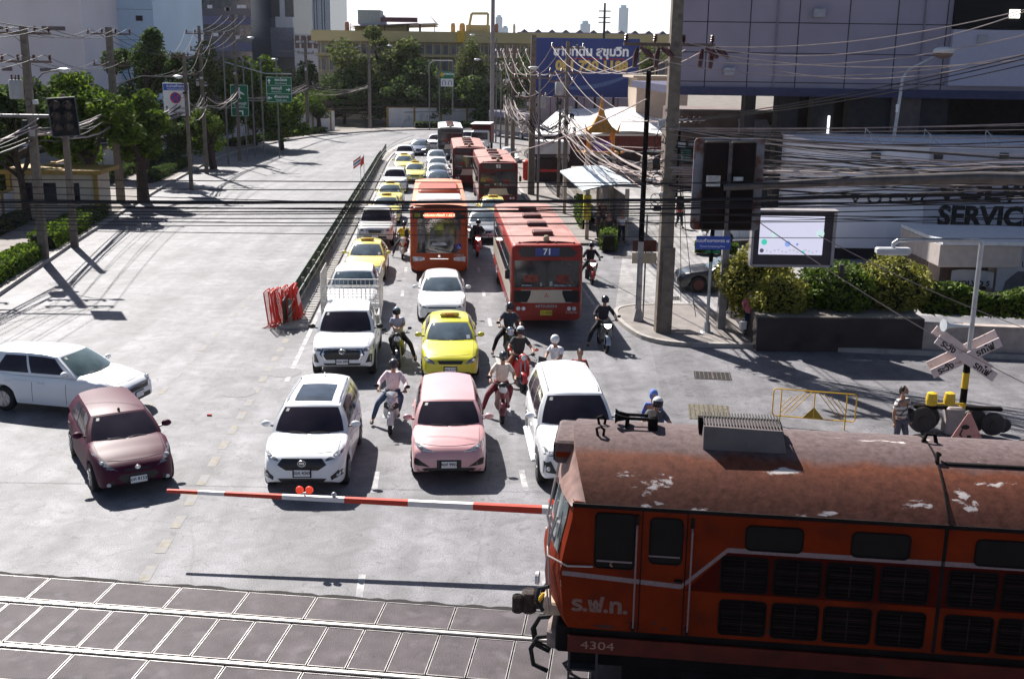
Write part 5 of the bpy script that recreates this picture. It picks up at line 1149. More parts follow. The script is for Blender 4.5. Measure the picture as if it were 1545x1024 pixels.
# axle-like counterweight machine
g2 = G(1380, 652); g3 = G(1512, 657); cm_ = T('barrier_machine', 'black barrier drive with round counterweight drums below the crossing sign', 'machine', (g2.x, g2.y, 0), math.atan2(g3.y-g2.y, g3.x-g2.x))
wd_ = (g3-g2).length
m = MB(); m.box((-.1, -.08, .66), (wd_*.96, .08, .76), None, .02); m.build('beam', cm_, M_LBK)
for x, r_, y in ((.12, .34, -.1), (.30, .33, .14), (wd_*.68, .31, .1), (wd_*.86, .30, -.12), (wd_*1.02, .20, .15)):
    m = MB(); m.lathe([(r_*.9, -.06), (r_, -.03), (r_, .03), (r_*.9, .06)], 22, None, 'y', (x, y, r_+.04)); m.lathe([(r_*.3, -.09), (r_*.3, -.06)], 12, None, 'y', (x, y, r_+.04)); m.build('drum', cm_, DST)
m = MB(); m.box((wd_*.32, -.2, 0), (wd_*.52, .25, .75), None, .05); m.build('gear_case', cm_, mat('case_grey', (.33, .29, .28), r=.6, var=.2))
# triangular sign
q = G(1447, 652, .55) - Vector((0, .45, 0)); ts = T('warning_sign', 'faded pink triangular warning board with a black symbol below the crossbuck', 'sign', (q.x, q.y, 0), R(-4))
tz = zatp(622, q.y, 1447); hb = .42
m = MB(); m.loft([[(-hb, y, tz-.75), (hb, y, tz-.75), (.03, y, tz), (-.03, y, tz)] for y in (-.01, .01)], None, cap=True); m.build('board', ts, mat('board_faded_red', (.50, .25, .22), r=.7, var=.15, dirt=(.35, .13, .11), dscale=4), smooth=False)
m = MB(); m.ball((-.06, -.014, tz-.36), (.10, .006, .06), None, 10, 6); m.path([(-.12, -.014, tz-.42), (-.17, -.014, tz-.55), (-.12, -.014, tz-.60)], .02, 5); m.box((-.28, -.016, tz-.68), (.16, -.011, tz-.64)); m.box((.0, -.016, tz-.64), (.10, -.011, tz-.56)); m.build('symbol', ts, INK)
m = MB(); m.box((-.03, .012, 0), (.03, .05, tz-.3)); m.build('post', ts, DST)
# yellow pipe barrier
b0 = G(1165, 640); b1 = G(1287, 650); yb = T('pipe_barrier', 'yellow tubular barrier with diagonal bars and a small triangle plate', 'barrier', (b0.x, b0.y, 0), math.atan2(b1.y-b0.y, b1.x-b0.x)); w_ = (b1-b0).length
m = MB(); Z0, Z1 = .25, .98
m.path([(x, 0, z) for x, z in rrect(-.02, w_+.02, Z0, Z1, .08)] + [(w_+.02, 0, Z1-.08)], .018, 6)
m.build('frame', yb, YEL)
m = MB()
for x in (.18, w_*.5, w_-.22): m.tube((x, 0, Z0 if x == w_*.5 else 0), (x, 0, Z1), .016)
m.build('upright', yb, YEL)
m = MB()
for k in range(4):
    for sg in (-1, 1):
        xa = w_*.5 + sg*(.06 + k*.17); xb = xa + sg*.52; f = 1
        if sg < 0: f = min(1, (xa-.18)/.52) if xa > .18 else 0
        else: f = min(1, (w_-.22-xa)/.52)
        if f > .1: m.tube((xa, 0, Z1 - .06*k), (xa + sg*.52*f, 0, Z1 - .06*k - .62*f if Z1-.06*k-.62*f > Z0 else Z0), .011, n=5)
m.build('diagonal_bar', yb, YEL)
m = MB(); c_ = w_*.5; m.loft([[(c_-.27, y, Z0), (c_+.27, y, Z0), (c_+.01, y, Z0+.30), (c_-.01, y, Z0+.30)] for y in (-.012, .0)], None, cap=True); m.build('triangle_plate', yb, mat('plate_dull_yellow', (.35, .24, .03), r=.6, var=.2), smooth=False)
# ---------- poles, wires, signs, lamps ----------
M_INS = mat('insulator_brown', (.07, .022, .018), r=.3, var=.2)
M_WIRE = mat('cable_black', (.02, .018, .02), r=.55, var=.15); M_WIREG = mat('cable_pale', (.30, .25, .24), r=.6, var=.25)  # two cable tones, black and a much paler one
M_GRYB = mat('box_grey', (.38, .38, .38), r=.6, var=.1)
def pole(label, px, py, H=10.6, arms=(), w_=.15, extra=None, group='concrete utility poles', yaw=None, mtl=None, name='utility_pole'):
    g = G(px, py); t = T(name, label, 'utility pole', (g.x, g.y, 0), RYAW if yaw is None else yaw, group)
    m = MB(); m.loft([[(-a, -a*.85, z), (a, -a*.85, z), (a, a*.85, z), (-a, a*.85, z)] for a, z in ((w_, 0), (w_*.72, H))], None, cap=True); m.build('shaft', t, mtl or CON, smooth=False)
    for z, hw, k, off in arms:
        m = MB(); m.box((-hw+off, -.06, z-.05), (hw+off, .06, z+.05)); m.path([(-.5+off*.5, .05, z-.03), (0, .1, z-.5)], .02, 4); m.build('crossarm', t, mat('crossarm_timber', (.16, .11, .09), r=.8, var=.25))
        for i in range(k):
            x = -hw + off + .08 + (2*hw-.16)*i/max(1, k-1)
            m = MB(); m.lathe([(.02, 0), (.05, .05), (.085, .08), (.05, .11), (.085, .15), (.05, .18), (.075, .23), (.03, .27)], 8, None, 'z', (x, 0, z+.05)); m.build('insulator', t, M_INS)
    if extra: extra(t, H)
    return t, Vector((g.x, g.y, 0))
def clutter(t, z0, z1, n, seed=1, s=.35):
    rnd = random.Random(seed)
    for i in range(n):
        z = rnd.uniform(z0, z1); x = rnd.uniform(-s, s); m = MB()
        if rnd.random() < .5: m.box((x-.12, -.12-rnd.random()*.1, z), (x+.12, -.02, z+rnd.uniform(.15, .4)), None, .02); m.build('junction_box', t, [M_GRYB, BLK, mat('box_white', (.6, .6, .6), r=.5)][i % 3])
        else:
            c = (x, -.14, z); r_ = rnd.uniform(.12, .25)
            m.path([(c[0]+math.cos(a)*r_, c[1]+rnd.uniform(-.03, .03), c[2]+math.sin(a)*r_*1.2) for a in [2*PI*k/12 for k in range(26)]], .012, 4); m.build('cable_coil', t, M_WIRE)
def transformer(t, z, x=.5, s=1):
    m = MB(); m.lathe([(.28*s, 0), (.30*s, .05), (.30*s, .75*s), (.26*s, .82*s)], 14, None, 'z', (x, -.1, z)); m.build('transformer', t, M_GRYB)
    m = MB()
    for k in range(3): m.lathe([(.03, 0), (.06, .06), (.03, .1), (.06, .16), (.02, .22)], 7, None, 'z', (x-.15+k*.15, -.1, z+.82*s))
    m.build('bushing', t, M_INS)
def ex(n, seed, z0=4.3, z1=6.5): return lambda t, H: clutter(t, z0, z1, n, seed)
A2 = ((10.3, .9, 4, 0), (8.9, .8, 3, 0))
poles = {}
def armlamp(t, z, yawl, L=1.6, up=.5):
    c, s = math.cos(yawl), math.sin(yawl)
    m = MB(); m.path([(0, 0, z-.6), (c*.5*L, s*.5*L, z+up*.2), (c*.8*L, s*.8*L, z+up*.45), (c*L, s*L, z+up*.5)], .032, 6); m.build('lamp_arm', t, PGR)
    m = MB(); m.M = Matrix.Translation((c*(L+.28), s*(L+.28), z+up*.5)) @ Matrix.Rotation(yawl, 4, 'Z'); m.ball((0, 0, .03), (.34, .14, .08), None, 12, 6); m.build('lamp_head', t, mat('lamp_head_grey', (.5, .52, .55), r=.35, m=.2)); 
    m.M = m.M; m = MB(); m.M = Matrix.Translation((c*(L+.30), s*(L+.30), z+up*.5)) @ Matrix.Rotation(yawl, 4, 'Z'); m.ball((0.02, 0, -.02), (.24, .12, .09), None, 12, 6); m.build('lamp_glass', t, LMP)
def l1(t, H): clutter(t, 5.2, 7.2, 5, 3); armlamp(t, 8.3, -.15, 1.4); transformer(t, 7.3, -.5)
poles['L1'] = pole('concrete pole with a street lamp at the left edge above the hedge', 67, 395, 10.4, ((10.1, 1.25, 5, -.1), (8.9, 1.1, 4, 0)), .19, l1)
def l3(t, H): clutter(t, 5.0, 6.4, 5, 5); armlamp(t, 8.1, -.1, 3.9, -.1)
poles['L0'] = pole('concrete pole just outside the left edge whose shadow crosses the near left lane', -62, 398, 10.6, ((10.2, 1.4, 5, 0), (8.9, 1.2, 4, 0)), .2, ex(8, 23, 5, 8))
poles['L3'] = pole('concrete pole with two short crossarms between two trees on the left pavement', 183, 308, 11.0, ((10.6, 1.35, 4, 0), (8.7, 1.1, 4, 0)), .24, l3)
poles['L2'] = pole('dark concrete pole just right of the left traffic signal, standing by the kerb', 113, 373, 7.4, (), .16, ex(4, 6, 5.5, 7))
poles['L4'] = pole('slim pole behind the no stopping sign on the left pavement', 289, 287, 9.6, ((9.3, .9, 4, 0), (8.1, .8, 3, 0)), .13, ex(5, 7, 6, 8))
poles['L5'] = pole('slim pole right of the no stopping sign with round lamps', 312, 262, 11.8, ((11.2, 1.1, 4, 0), (9.9, .8, 3, 0)), .15, ex(6, 8, 6.5, 9))
poles['L6'] = pole('grey pole between the airport sign and the lane direction sign', 362, 243, 13.2, ((12.8, 1.1, 4, 0), (11.5, .8, 3, 0)), .15, ex(4, 9, 7, 9))
poles['L7'] = pole('tall grey pole right of the green direction sign near the left bend', 465, 206, 12.2, ((11.4, 1.3, 4, 0), (10.2, 1, 3, 0)), .22, ex(3, 10, 7, 9))
poles['L8'] = pole('far pole in front of the biggest tree at the bend', 558, 194, 12.0, ((11.2, 1.3, 4, 0),), .2, ex(3, 11, 8, 10))
def p1(t, H):
    clutter(t, 3.9, 7.6, 22, 13, .5)
    for z, x in ((7.35, .35), (7.35, .55), (7.35, .75), (7.35, .95)): m = MB(); m.ball((x, 0, z), (.07, .07, .12), None, 8, 5); m.build('insulator', t, M_INS)
    m = MB(); m.box((-.55, -.09, 7.32), (1.1, -.03, 7.38)); m.box((-.7, -.12, 7.02), (.1, -.06, 7.05)); m.build('bracket', t, STL)
    m = MB(); m.loft([[(-.52, -.12, 0), (-.20, -.12, 0), (-.20, .12, 0), (-.52, .12, 0)], [(-.42, -.1, 10), (-.16, -.1, 10), (-.16, .1, 10), (-.42, .1, 10)]], None, cap=True)
    m2 = MB(); m2.box((-.12, -.30, 0), (.28, -.19, 3.1), None, .01); m2.build('stub_post', t, CON, smooth=False)
    for x, a in ((-1.25, 0), (-.55, 0), (.9, 1), (1.25, 1)):
        m = MB(); m.path([(x, -.05, 9.62), (x-.06, -.1, 9.4), (x-.10, -.15, 9.0)], [.05, .10, .07], 8); m.build('insulator', t, M_INS)
        m = MB(); m.path([(x+.1, -.1, 9.65), (x+.28, -.3, 9.5), (x+.42, -.42, 9.35)], [.05, .11, .06], 8); m.build('insulator', t, M_INS)
poles['P1'] = pole('thick concrete pole at the right street corner with a short stub post at its foot', 998, 505, 11.5, ((9.75, 1.5, 4, -.2),), .245, p1)
poles['P3'] = pole('brown concrete pole left of the shrine, loaded with cable coils', 851, 308, 10.6, ((10.2, 1.1, 3, 0), (8.6, 1.2, 4, 0), (7.1, .9, 0, 0)), .15, lambda t, H: (clutter(t, 4.0, 7.4, 26, 14, .6), transformer(t, 7.2, -.5)))
poles['P3b'] = pole('thin brown pole hard beside the pole left of the shrine', 842, 300, 8.3, ((8.0, .9, 3, 0),), .11, ex(8, 15, 4.5, 7.5))
poles['P4'] = pole('broad concrete pole in front of the left end of the blue billboard', 801, 296, 11.1, ((8.2, 1.3, 4, 0), (6.9, 1.0, 3, 0)), .24, lambda t, H: (clutter(t, 4.2, 7.6, 24, 16, .7), transformer(t, 6.2, .6)))
poles['P6'] = pole('concrete pole beside the 93 bus, second from the far end', 773, 254, 10.9, ((10.2, 1.2, 4, 0), (9.0, 1.0, 4, 0), (7.5, .9, 3, 0)), .19, ex(20, 17, 4.6, 8.8))
poles['P7'] = pole('farthest concrete pole of the right pavement', 764, 240, 11.0, ((10.3, 1.2, 4, 0), (9.0, 1.1, 4, 0)), .19, ex(18, 18, 5, 9.3))
poles['P9'] = pole('pair pole standing right of the street name sign, tied with steel bands', 1087, 500, 4.9, (), .14, None, mtl=mat('pole_grey', (.22, .21, .21), r=.8, var=.2))
pole('tall thin far pole rising above the yellow roofline', 742, 215, 24, (), .26, None, mtl=mat('pole_far_grey', (.25, .22, .22), r=.8))
def w_at(p, z): return p + Vector((0, 0, z))
wn = [0]
def wire(a, b, sag, r=.012, m=None, n=14, grp='overhead cables', label='thin dark overhead cable strung between poles', jit=0, cat='cable'):
    rnd = random.Random(wn[0]); wn[0] += 1
    pts = []
    for i in range(n+1):
        t = i/n; p = Vector(a).lerp(Vector(b), t); p.z -= sag*4*t*(1-t)
        if jit and 0 < i < n: p += Vector((0, rnd.uniform(-jit, jit), rnd.uniform(-jit, jit)))
        pts.append(p)
    q = MB(); q.path(pts, r, 5); return tag(q.build('cable', None, m or M_WIRE), label, cat, grp)
# along the left poles
lp = [Vector((-20.4, 31, 0)), poles['L1'][1], poles['L3'][1], poles['L4'][1]+Vector((-.6, 2, 0)), poles['L5'][1], poles['L6'][1], poles['L7'][1], poles['L8'][1]]
lz = [(9.9, 8.8), (10.35, 9.2), (10.9, 9.0), (9.5, 8.3), (11.4, 10.1), (13.0, 11.7), (11.7, 10.4), (11.5, 10.4)]
for i in range(len(lp)-1):
    for k, off in enumerate((-1.1, -.4, .4, 1.1)): wire(lp[i] + RN*off + Vector((0, 0, lz[i][0])), lp[i+1] + RN*off + Vector((0, 0, lz[i+1][0])), .5, .016, grp='high cables along the left pavement', label='upper cable strung along the left pavement poles')
    for k, off in enumerate((-.8, 0, .8)): wire(lp[i] + RN*off + Vector((0, 0, lz[i][1])), lp[i+1] + RN*off + Vector((0, 0, lz[i+1][1])), .6, .014, grp='high cables along the left pavement', label='upper cable strung along the left pavement poles')
    for k in range(7): wire(lp[i] + RN*random.uniform(-.2, .4) + Vector((0, 0, random.uniform(5.3, 6.4))), lp[i+1] + RN*random.uniform(-.2, .4) + Vector((0, 0, random.uniform(5.4, 6.6))), random.uniform(.3, .9), random.choice((.02, .03, .045)), M_WIREG if k % 2 else M_WIRE, grp='low telephone cables along the left pavement', label='low sagging telephone cable along the left pavement poles', jit=.03)
# left pavement poles to the foreground
for k, (x0, y0, x1, y1) in enumerate(((0, 0, 32, 42), (28, 0, 66, 42), (-20, 22, 10, 45), (0, 200, 60, 215), (0, 140, 55, 150))): pass
for k, off in enumerate((-1.0, -.2, .8)): wire(lp[1] + RN*off + Vector((0, 0, 10.3)), GY(-420+60*k, -60, 44), .4, .02, grp='high cables along the left pavement', label='upper cable strung along the left pavement poles')
# right pavement poles
rp = [poles['P1'][1], poles['P3'][1], poles['P4'][1], poles['P6'][1], poles['P7'][1], RP(8.2, 128)]
rz_l = [(9.6, 7.3), (10.3, 8.7), (8.5, 7.0), (10.4, 9.2), (10.5, 9.2), (10.5, 9.2)]
for i in range(len(rp)-1):
    for off in (-1.05, -.4, .35, 1.0): wire(rp[i] + RN*off + Vector((0, 0, rz_l[i][0])), rp[i+1] + RN*off + Vector((0, 0, rz_l[i+1][0])), .7 if i else 1.2, .018, M_WIREG, grp='high cables along the right pavement', label='upper cable strung along the right pavement poles')
    for off in (-.8, 0, .8): wire(rp[i] + RN*off + Vector((0, 0, rz_l[i][1])), rp[i+1] + RN*off + Vector((0, 0, rz_l[i+1][1])), .6 if i else 1.0, .016, M_WIREG, grp='high cables along the right pavement', label='upper cable strung along the right pavement poles')
    for k in range(17 if i else 18):
        za = random.uniform(5.0, 6.3) if i else random.uniform(4.6, 6.8); wire(rp[i] + RN*random.uniform(-.4, .4) + Vector((0, 0, za)), rp[i+1] + RN*random.uniform(-.4, .4) + Vector((0, 0, random.uniform(4.7, 6.2))), random.uniform(.3, 1.6), random.choice((.015, .02, .03, .05)), M_WIREG if k % 3 else M_WIRE, grp='tangled telephone cables along the right pavement', label='sagging telephone cable in the tangle between the right pavement poles', jit=.05)
# fan of cables from the corner pole to the right edge
P1p = poles['P1'][1]
for k in range(16):
    za = 7.05 + random.uniform(-.05, .05); e = GY(1750, lerp(172, 268, k/15), 32 - random.random()*3); wire(P1p + Vector((random.uniform(-.1, .3), -.2, za)), e, random.uniform(.05, .5), random.choice((.010, .014, .018)), M_WIREG if k % 4 else M_WIRE, grp='cables fanning right from the corner pole', label='pale cable fanning out to the right from the corner pole')
for k in range(46):
    za = random.uniform(4.6, 6.9); e = GY(1750, lerp(232, 296, random.random()), 31 - random.random()*4); wire(P1p + Vector((random.uniform(-.1, .3), -.2, za)), e, random.uniform(-.05, .22), random.choice((.010, .014, .022, .03)), M_WIREG if k % 2 else M_WIRE, grp='cables fanning right from the corner pole', label='pale cable fanning out to the right from the corner pole', jit=.04)
# high voltage to the upper right
for k, (z, x0, py, sg, mm) in enumerate(((9.35, -1.1, 45, 1.0, M_WIREG), (9.4, -.3, 8, .9, M_WIREG), (9.5, 1.1, 75, .6, M_WIREG), (9.8, .4, -60, 1.3, M_WIREG), (7.35, .4, 46, .25, M_WIRE), (7.35, .6, 50, .3, M_WIRE), (7.35, .8, 62, .3, M_WIRE), (9.6, .9, 20, 1.4, M_WIREG), (9.7, 1.2, -30, .6, M_WIREG))):
    wire(P1p + RN*x0 + Vector((0, -.3, z)), GY(1760, py-18, 30), sg, .016, mm, n=20, grp='high cables over the right corner', label='high cable sweeping right from the corner pole insulators')
# cables crossing the road in front of the queue
def cross(pyl, pyr, Y, r, sag=.0, jit=.0, m=None, g='cables crossing the whole road', l='cable crossing the whole road from left to right in front of the queue', pr=1560):
    wire(GY(-120, pyl, Y), GY(pr, pyr, Y), sag, r, m or M_WIRE, n=34, grp=g, label=l, jit=jit)
cross(304, 292, 20, .030, .075, .006, g=None, l='thickest black cable bundle crossing the road above the queue'); 
for k, (a, b, r, s_) in enumerate(((312, 300, .018, .12), (318, 306, .016, .10), (322, 296, .014, .18), (326, 312, .014, .16), (330, 330, .012, .12), (270, 278, .012, .02), (278, 252, .012, .32), (300, 305, .012, .05), (336, 322, .010, .18), (308, 330, .014, .0), (288, 342, .010, -.05), (345, 360, .009, .05))): cross(a, b, 20, r*.78, s_*.72)
wire(GY(-120, 318, 27.3), GY(1030, 316, 27.3), .05, .008, n=24, grp=None, label='thinnest single cable crossing the road beside the thick bundle')
# slanting guy cables, drop cables
wire(GY(975, 150, 38.4), GY(700, 236, 70), .6, .025, M_WIREG, label='long grey cable running from the corner post to the left behind the 93 bus', grp=None)
wire(GY(1145, 335, 21), GY(1560, 585, 21), .15, .010, M_WIREG, label='single thin cable sloping down past the crossing sign', grp=None)
wire(GY(1235, 355, 22), GY(1560, 500, 22), .1, .008, M_WIREG, label='thin cable sloping down from the screen to the right edge', grp=None)
wire(poles['P1'][1]+Vector((.3, -.1, 6.6)), poles['P1'][1]+Vector((.6, -.1, 1.2)), -.0, .012, M_WIRE, n=10, jit=.05, label='loose drop cable hanging beside the corner pole', grp='loose drop cables'); wire(poles['P1'][1]+Vector((.4, -.1, 5.6)), poles['P1'][1]+Vector((1.2, .2, .6)), .3, .012, M_WIRE, n=10, jit=.08, label='loose drop cable hanging beside the corner pole', grp='loose drop cables')
# left thin hairline stay and the tall leaning mast top
# corner signal post
g = G(962, 488); sp = T('signal_post', 'slender black and white post with a street corner traffic signal head seen edge on', 'traffic light', (g.x, g.y, 0), RYAW)
m = MB(); m.tube((0, 0, 3.0), (0.02, 0, 8.9), .10, .085, 10); m.build('upper_shaft', sp, M_LBK); m = MB(); m.tube((0, 0, 0), (0, 0, 3.0), .115, .10, 10); m.box((-.24, -.2, 0), (.24, .2, .10)); m.loft([[(-.2, -.18, .1), (.2, -.18, .1), (.2, .18, .1), (-.2, .18, .1)], [(-.1, -.1, .55), (.1, -.1, .55), (.1, .1, .55), (-.1, .1, .55)]], None, cap=True); m.build('lower_shaft', sp, mat('post_scuffed', (.35, .34, .34), r=.6, var=.3, dirt=(.03, .03, .03), dscale=2.5))
for x, dz in ((.92, 0), (.70, .1)):
    m = MB(); z0 = zatp(298, g.y-.6, 1005)+dz; m.box((x-.13, -.75, z0), (x+.16, -.45, z0+2.35), None, .04); h_ = m.build('signal_head', sp, M_LBK)
    for k in range(3): m = MB(); m.path([(x-.1+.0, -.75, z0+.4+k*.72), (x-.1, -.98, z0+.36+k*.72)], [.16, .15], 10); m.build('visor', h_, M_LBK)
m = MB(); m.tube((0, 0, 6.2), (.9, -.6, 6.2), .04); m.tube((0, 0, 5.2), (.9, -.6, 5.2), .04); m.build('signal_bracket', sp, STL)
def signpost(label, pxb, pyb, boards, Hp=None, name='road_sign', group=None, posts=((0, .05),), pm=None, cat='sign'):
    g = G(pxb, pyb); t = T(name, label, cat, (g.x, g.y, 0), 0, group)
    for x, r_ in posts: m = MB(); m.tube((x, .05, 0), (x, .05, Hp), r_); m.build('post', t, pm or PGR)
    return t, g
def boardat(t, g, x0, y0, x1, y1, m_, dy=0, nm='board', th=.03, rim=None):
    a, b = GY(x0, y0, g.y+dy), GY(x1, y1, g.y+dy); mb = MB(); mb.box((a.x-g.x, dy, a.z), (b.x-g.x, dy+th, b.z), None, .01); o = mb.build(nm, t, m_)
    if rim: 
        X0, X1, Z0, Z1 = a.x-g.x, b.x-g.x, b.z, a.z; mb = MB(); mb.path([(X0+.04, dy-.003, Z0+.04), (X1-.04, dy-.003, Z0+.04), (X1-.04, dy-.003, Z1-.04), (X0+.04, dy-.003, Z1-.04), (X0+.04, dy-.003, Z0+.04)], .018, 4); mb.build('border', o, rim)
    return o, Vector(((a.x+b.x)/2-g.x, dy, (a.z+b.z)/2)), b.x-a.x, a.z-b.z
LW = mat('lettering_white', (.85, .85, .85), r=.5, var=0); SG = mat('sign_green', (.015, .16, .075), r=.45, var=.06); SB = mat('sign_blue', (.04, .10, .42), r=.45, var=.06); SWt = mat('sign_white', (.72, .72, .72), r=.5, var=.05)
g = G(289, 285); t, g = signpost('white no stopping sign with a blue top and a crossed red and blue disc', 287, 285, None, 5.5)
b, c, w_, h_ = boardat(t, g, 245, 125, 287, 175, SWt, -.1); H_ = h_; 
m = MB(); m.box((c.x-w_/2+.04, -.105, c.z+h_*.27), (c.x+w_/2-.04, -.101, c.z+h_*.47)); m.build('blue_panel', b, SB)
text('ถ.รามคำแหง', .26, LW, frame((c.x, -.108, c.z+h_*.40), (1, 0, 0)), b, extr=.002, bold=.004); text('Ramkhamhaeng Rd.', .15, LW, frame((c.x, -.108, c.z+h_*.31), (1, 0, 0)), b, extr=.002)
m = MB(); m.lathe([(.37, -.104), (.37, -.101)][::-1], 26, None, 'y', (c.x-.05, 0, c.z+.10)); m.build('disc_blue', b, SB)
m = MB(); m.path([(c.x-.05+.35*math.cos(a), -.108, c.z+.10+.35*math.sin(a)) for a in [2*PI*k/24 for k in range(25)]], .045, 5); m.path([(c.x-.05-.25, -.108, c.z+.35), (c.x-.05+.25, -.108, c.z-.15)], .035, 5); m.path([(c.x-.05-.25, -.108, c.z-.15), (c.x-.05+.25, -.108, c.z+.35)], .035, 5); m.build('disc_red', b, RED)
text('ตลอดเวลา', .24, INK, frame((c.x+.18, -.106, c.z-h_*.27), (1, 0, 0)), b, extr=.002); text('Anytime', .24, INK, frame((c.x+.15, -.106, c.z-h_*.40), (1, 0, 0)), b, extr=.002, bold=.004)
m = MB(); m.box((c.x-w_*.40, -.106, c.z-h_*.42), (c.x-w_*.37, -.102, c.z-h_*.22)); m.add([(c.x-w_*.44, -.106, c.z-h_*.26), (c.x-w_*.33, -.106, c.z-h_*.26), (c.x-w_*.385, -.106, c.z-h_*.19), (c.x-w_*.44, -.106, c.z-h_*.38), (c.x-w_*.385, -.106, c.z-h_*.45), (c.x-w_*.33, -.106, c.z-h_*.38)], [(0, 1, 2), (3, 4, 5)]); m.build('arrow', b, INK)
m = MB(); m.path([(c.x+.2, .05, 5.4), (c.x, 0, c.z)], .05); m.box((c.x-.6, -.06, c.z-.8), (c.x+.5, -.02, c.z-.7)); m.build('bracket', t, STL)
t, g = signpost('green sign with a white airplane and a left turn arrow', 373, 243, None, 9.5, posts=((0, .07),))
b, c, w_, h_ = boardat(t, g, 347, 128, 376, 176, SG, -.1, rim=LW)
m = MB(); ax, az_ = c.x, c.z+h_*.22; q = [(0, .5), (.05, .44), (.06, .2), (.38, -.02), (.38, -.10), (.06, 0), (.05, -.25), (.16, -.34), (.16, -.40), (0, -.35)]; q = q + [(-a_, b_) for a_, b_ in q[::-1]][1:-1]; k_ = h_*.42
m.add([(ax+a_*k_, -.107, az_+b_*k_) for a_, b_ in q], [tuple(range(len(q)))]); m.build('airplane_symbol', b, LW)
text('สุวรรณภูมิ', .30, LW, frame((c.x, -.107, c.z-h_*.09), (1, 0, 0)), b, bold=.006); text('Suvarnabhumi', .18, LW, frame((c.x, -.107, c.z-h_*.18), (1, 0, 0)), b)
m = MB(); m.box((c.x-w_/2+.05, -.106, c.z-h_*.235), (c.x+w_/2-.05, -.102, c.z-h_*.225)); m.add([(c.x-.35, -.107, c.z-h_*.33), (c.x-.15, -.107, c.z-h_*.28), (c.x-.15, -.107, c.z-h_*.38), (c.x-.15, -.107, c.z-h_*.31), (c.x+.3, -.107, c.z-h_*.31), (c.x+.3, -.107, c.z-h_*.45), (c.x+.18, -.107, c.z-h_*.45), (c.x+.18, -.107, c.z-h_*.35), (c.x-.15, -.107, c.z-h_*.35)], [(0, 2, 1), (3, 8, 7, 4), (4, 7, 6, 5)]); m.build('arrow', b, LW)
t, g = signpost('wide green direction sign with three rows of white arrows left of the tall grey pole', 408, 238, None, 9.5, posts=((-.6, .07), (.9, .07)))
b, c, w_, h_ = boardat(t, g, 401, 116, 441, 155, SG, -.1, rim=LW)
for i, (tx, tx2, ar) in enumerate((('พระโขนง', 'Phra Khanong', 'u'), ('เพชรบุรี', 'Phetchaburi', 'r'), ('พัฒนาการ', 'Phatthanakan', 'l'))):
    zc_ = c.z + h_*(.33-.33*i); text(tx, .34, LW, frame((c.x+(.2 if ar != 'r' else -.25), -.107, zc_+.12), (1, 0, 0)), b, bold=.008); text(tx2, .2, LW, frame((c.x+(.2 if ar != 'r' else -.25), -.107, zc_-.2), (1, 0, 0)), b)
    m = MB(); ax = c.x + (-w_*.38 if ar != 'r' else w_*.36); d_ = {'u': (0, 1), 'r': (1, 0), 'l': (-1, 0)}[ar]; n_ = (-d_[1], d_[0]); P_ = lambda u, v: (ax+d_[0]*u+n_[0]*v, -.107, zc_+d_[1]*u+n_[1]*v)
    m.add([P_(.22, 0), P_(.02, .18), P_(.02, .05), P_(-.22, .05), P_(-.22, -.05), P_(.02, -.05), P_(.02, -.18)], [tuple(range(7))]); m.build('arrow', b, LW)
    if i: m = MB(); m.box((c.x-w_/2+.05, -.106, zc_+h_*.16), (c.x+w_/2-.05, -.102, zc_+h_*.17)); m.build('divider', b, LW)
m = MB(); p_ = c; m.path([(-4.0, 0, 9.0), (p_.x-w_*.5, 0, p_.z+h_*.62), (p_.x+w_*.5, 0, p_.z+h_*.62)], .06); m.build('gantry_arm', t, STL)
t, g = signpost('small far sign, green on top and white below, with yellow disc, on two poles', 683, 197, None, 9.6, posts=((0, .10), (-3.3, .09), (-1.9, .06)))
b, c, w_, h_ = boardat(t, g, 664, 108, 684, 118, SG, -.1); text('ทางด่วน', .45, LW, frame((c.x+.3, -.107, c.z+.1), (1, 0, 0)), b, bold=.01); m = MB(); m.lathe([(.28, -.106), (.28, -.101)][::-1], 12, None, 'y', (c.x-w_*.34, 0, c.z)); m.build('yellow_disc', b, YELP)
b, c, w_, h_ = boardat(t, g, 665, 119, 684, 131, SWt, -.1, 'lane_board')
m = MB()
for k in range(4): x = c.x - w_*.36 + k*w_*.24; m.path([(x-.15*(1 if k % 2 else -1), -.11, c.z+h_*.3), (x, -.11, c.z+h_*.1), (x, -.11, c.z-h_*.35)], .05, 4)
m.build('lane_arrows', b, INK)
m = MB(); m.path([(-3.3, .05, 9.0), (-2.8, .05, 9.6), (0, .05, 9.6)], .07); m.build('gantry_arm', t, STL)
# brown board by the corner post
t, g = signpost('small brown and cream board on a thin pole beside the corner signal post', 970, 484, None, 3.9, posts=((0, .03),))
boardat(t, g, 955, 362, 990, 380, mat('board_brown', (.07, .022, .018), r=.6, var=.3)); boardat(t, g, 954, 381, 990, 398, mat('board_cream', (.42, .36, .27), r=.6, var=.15), nm='lower_board')
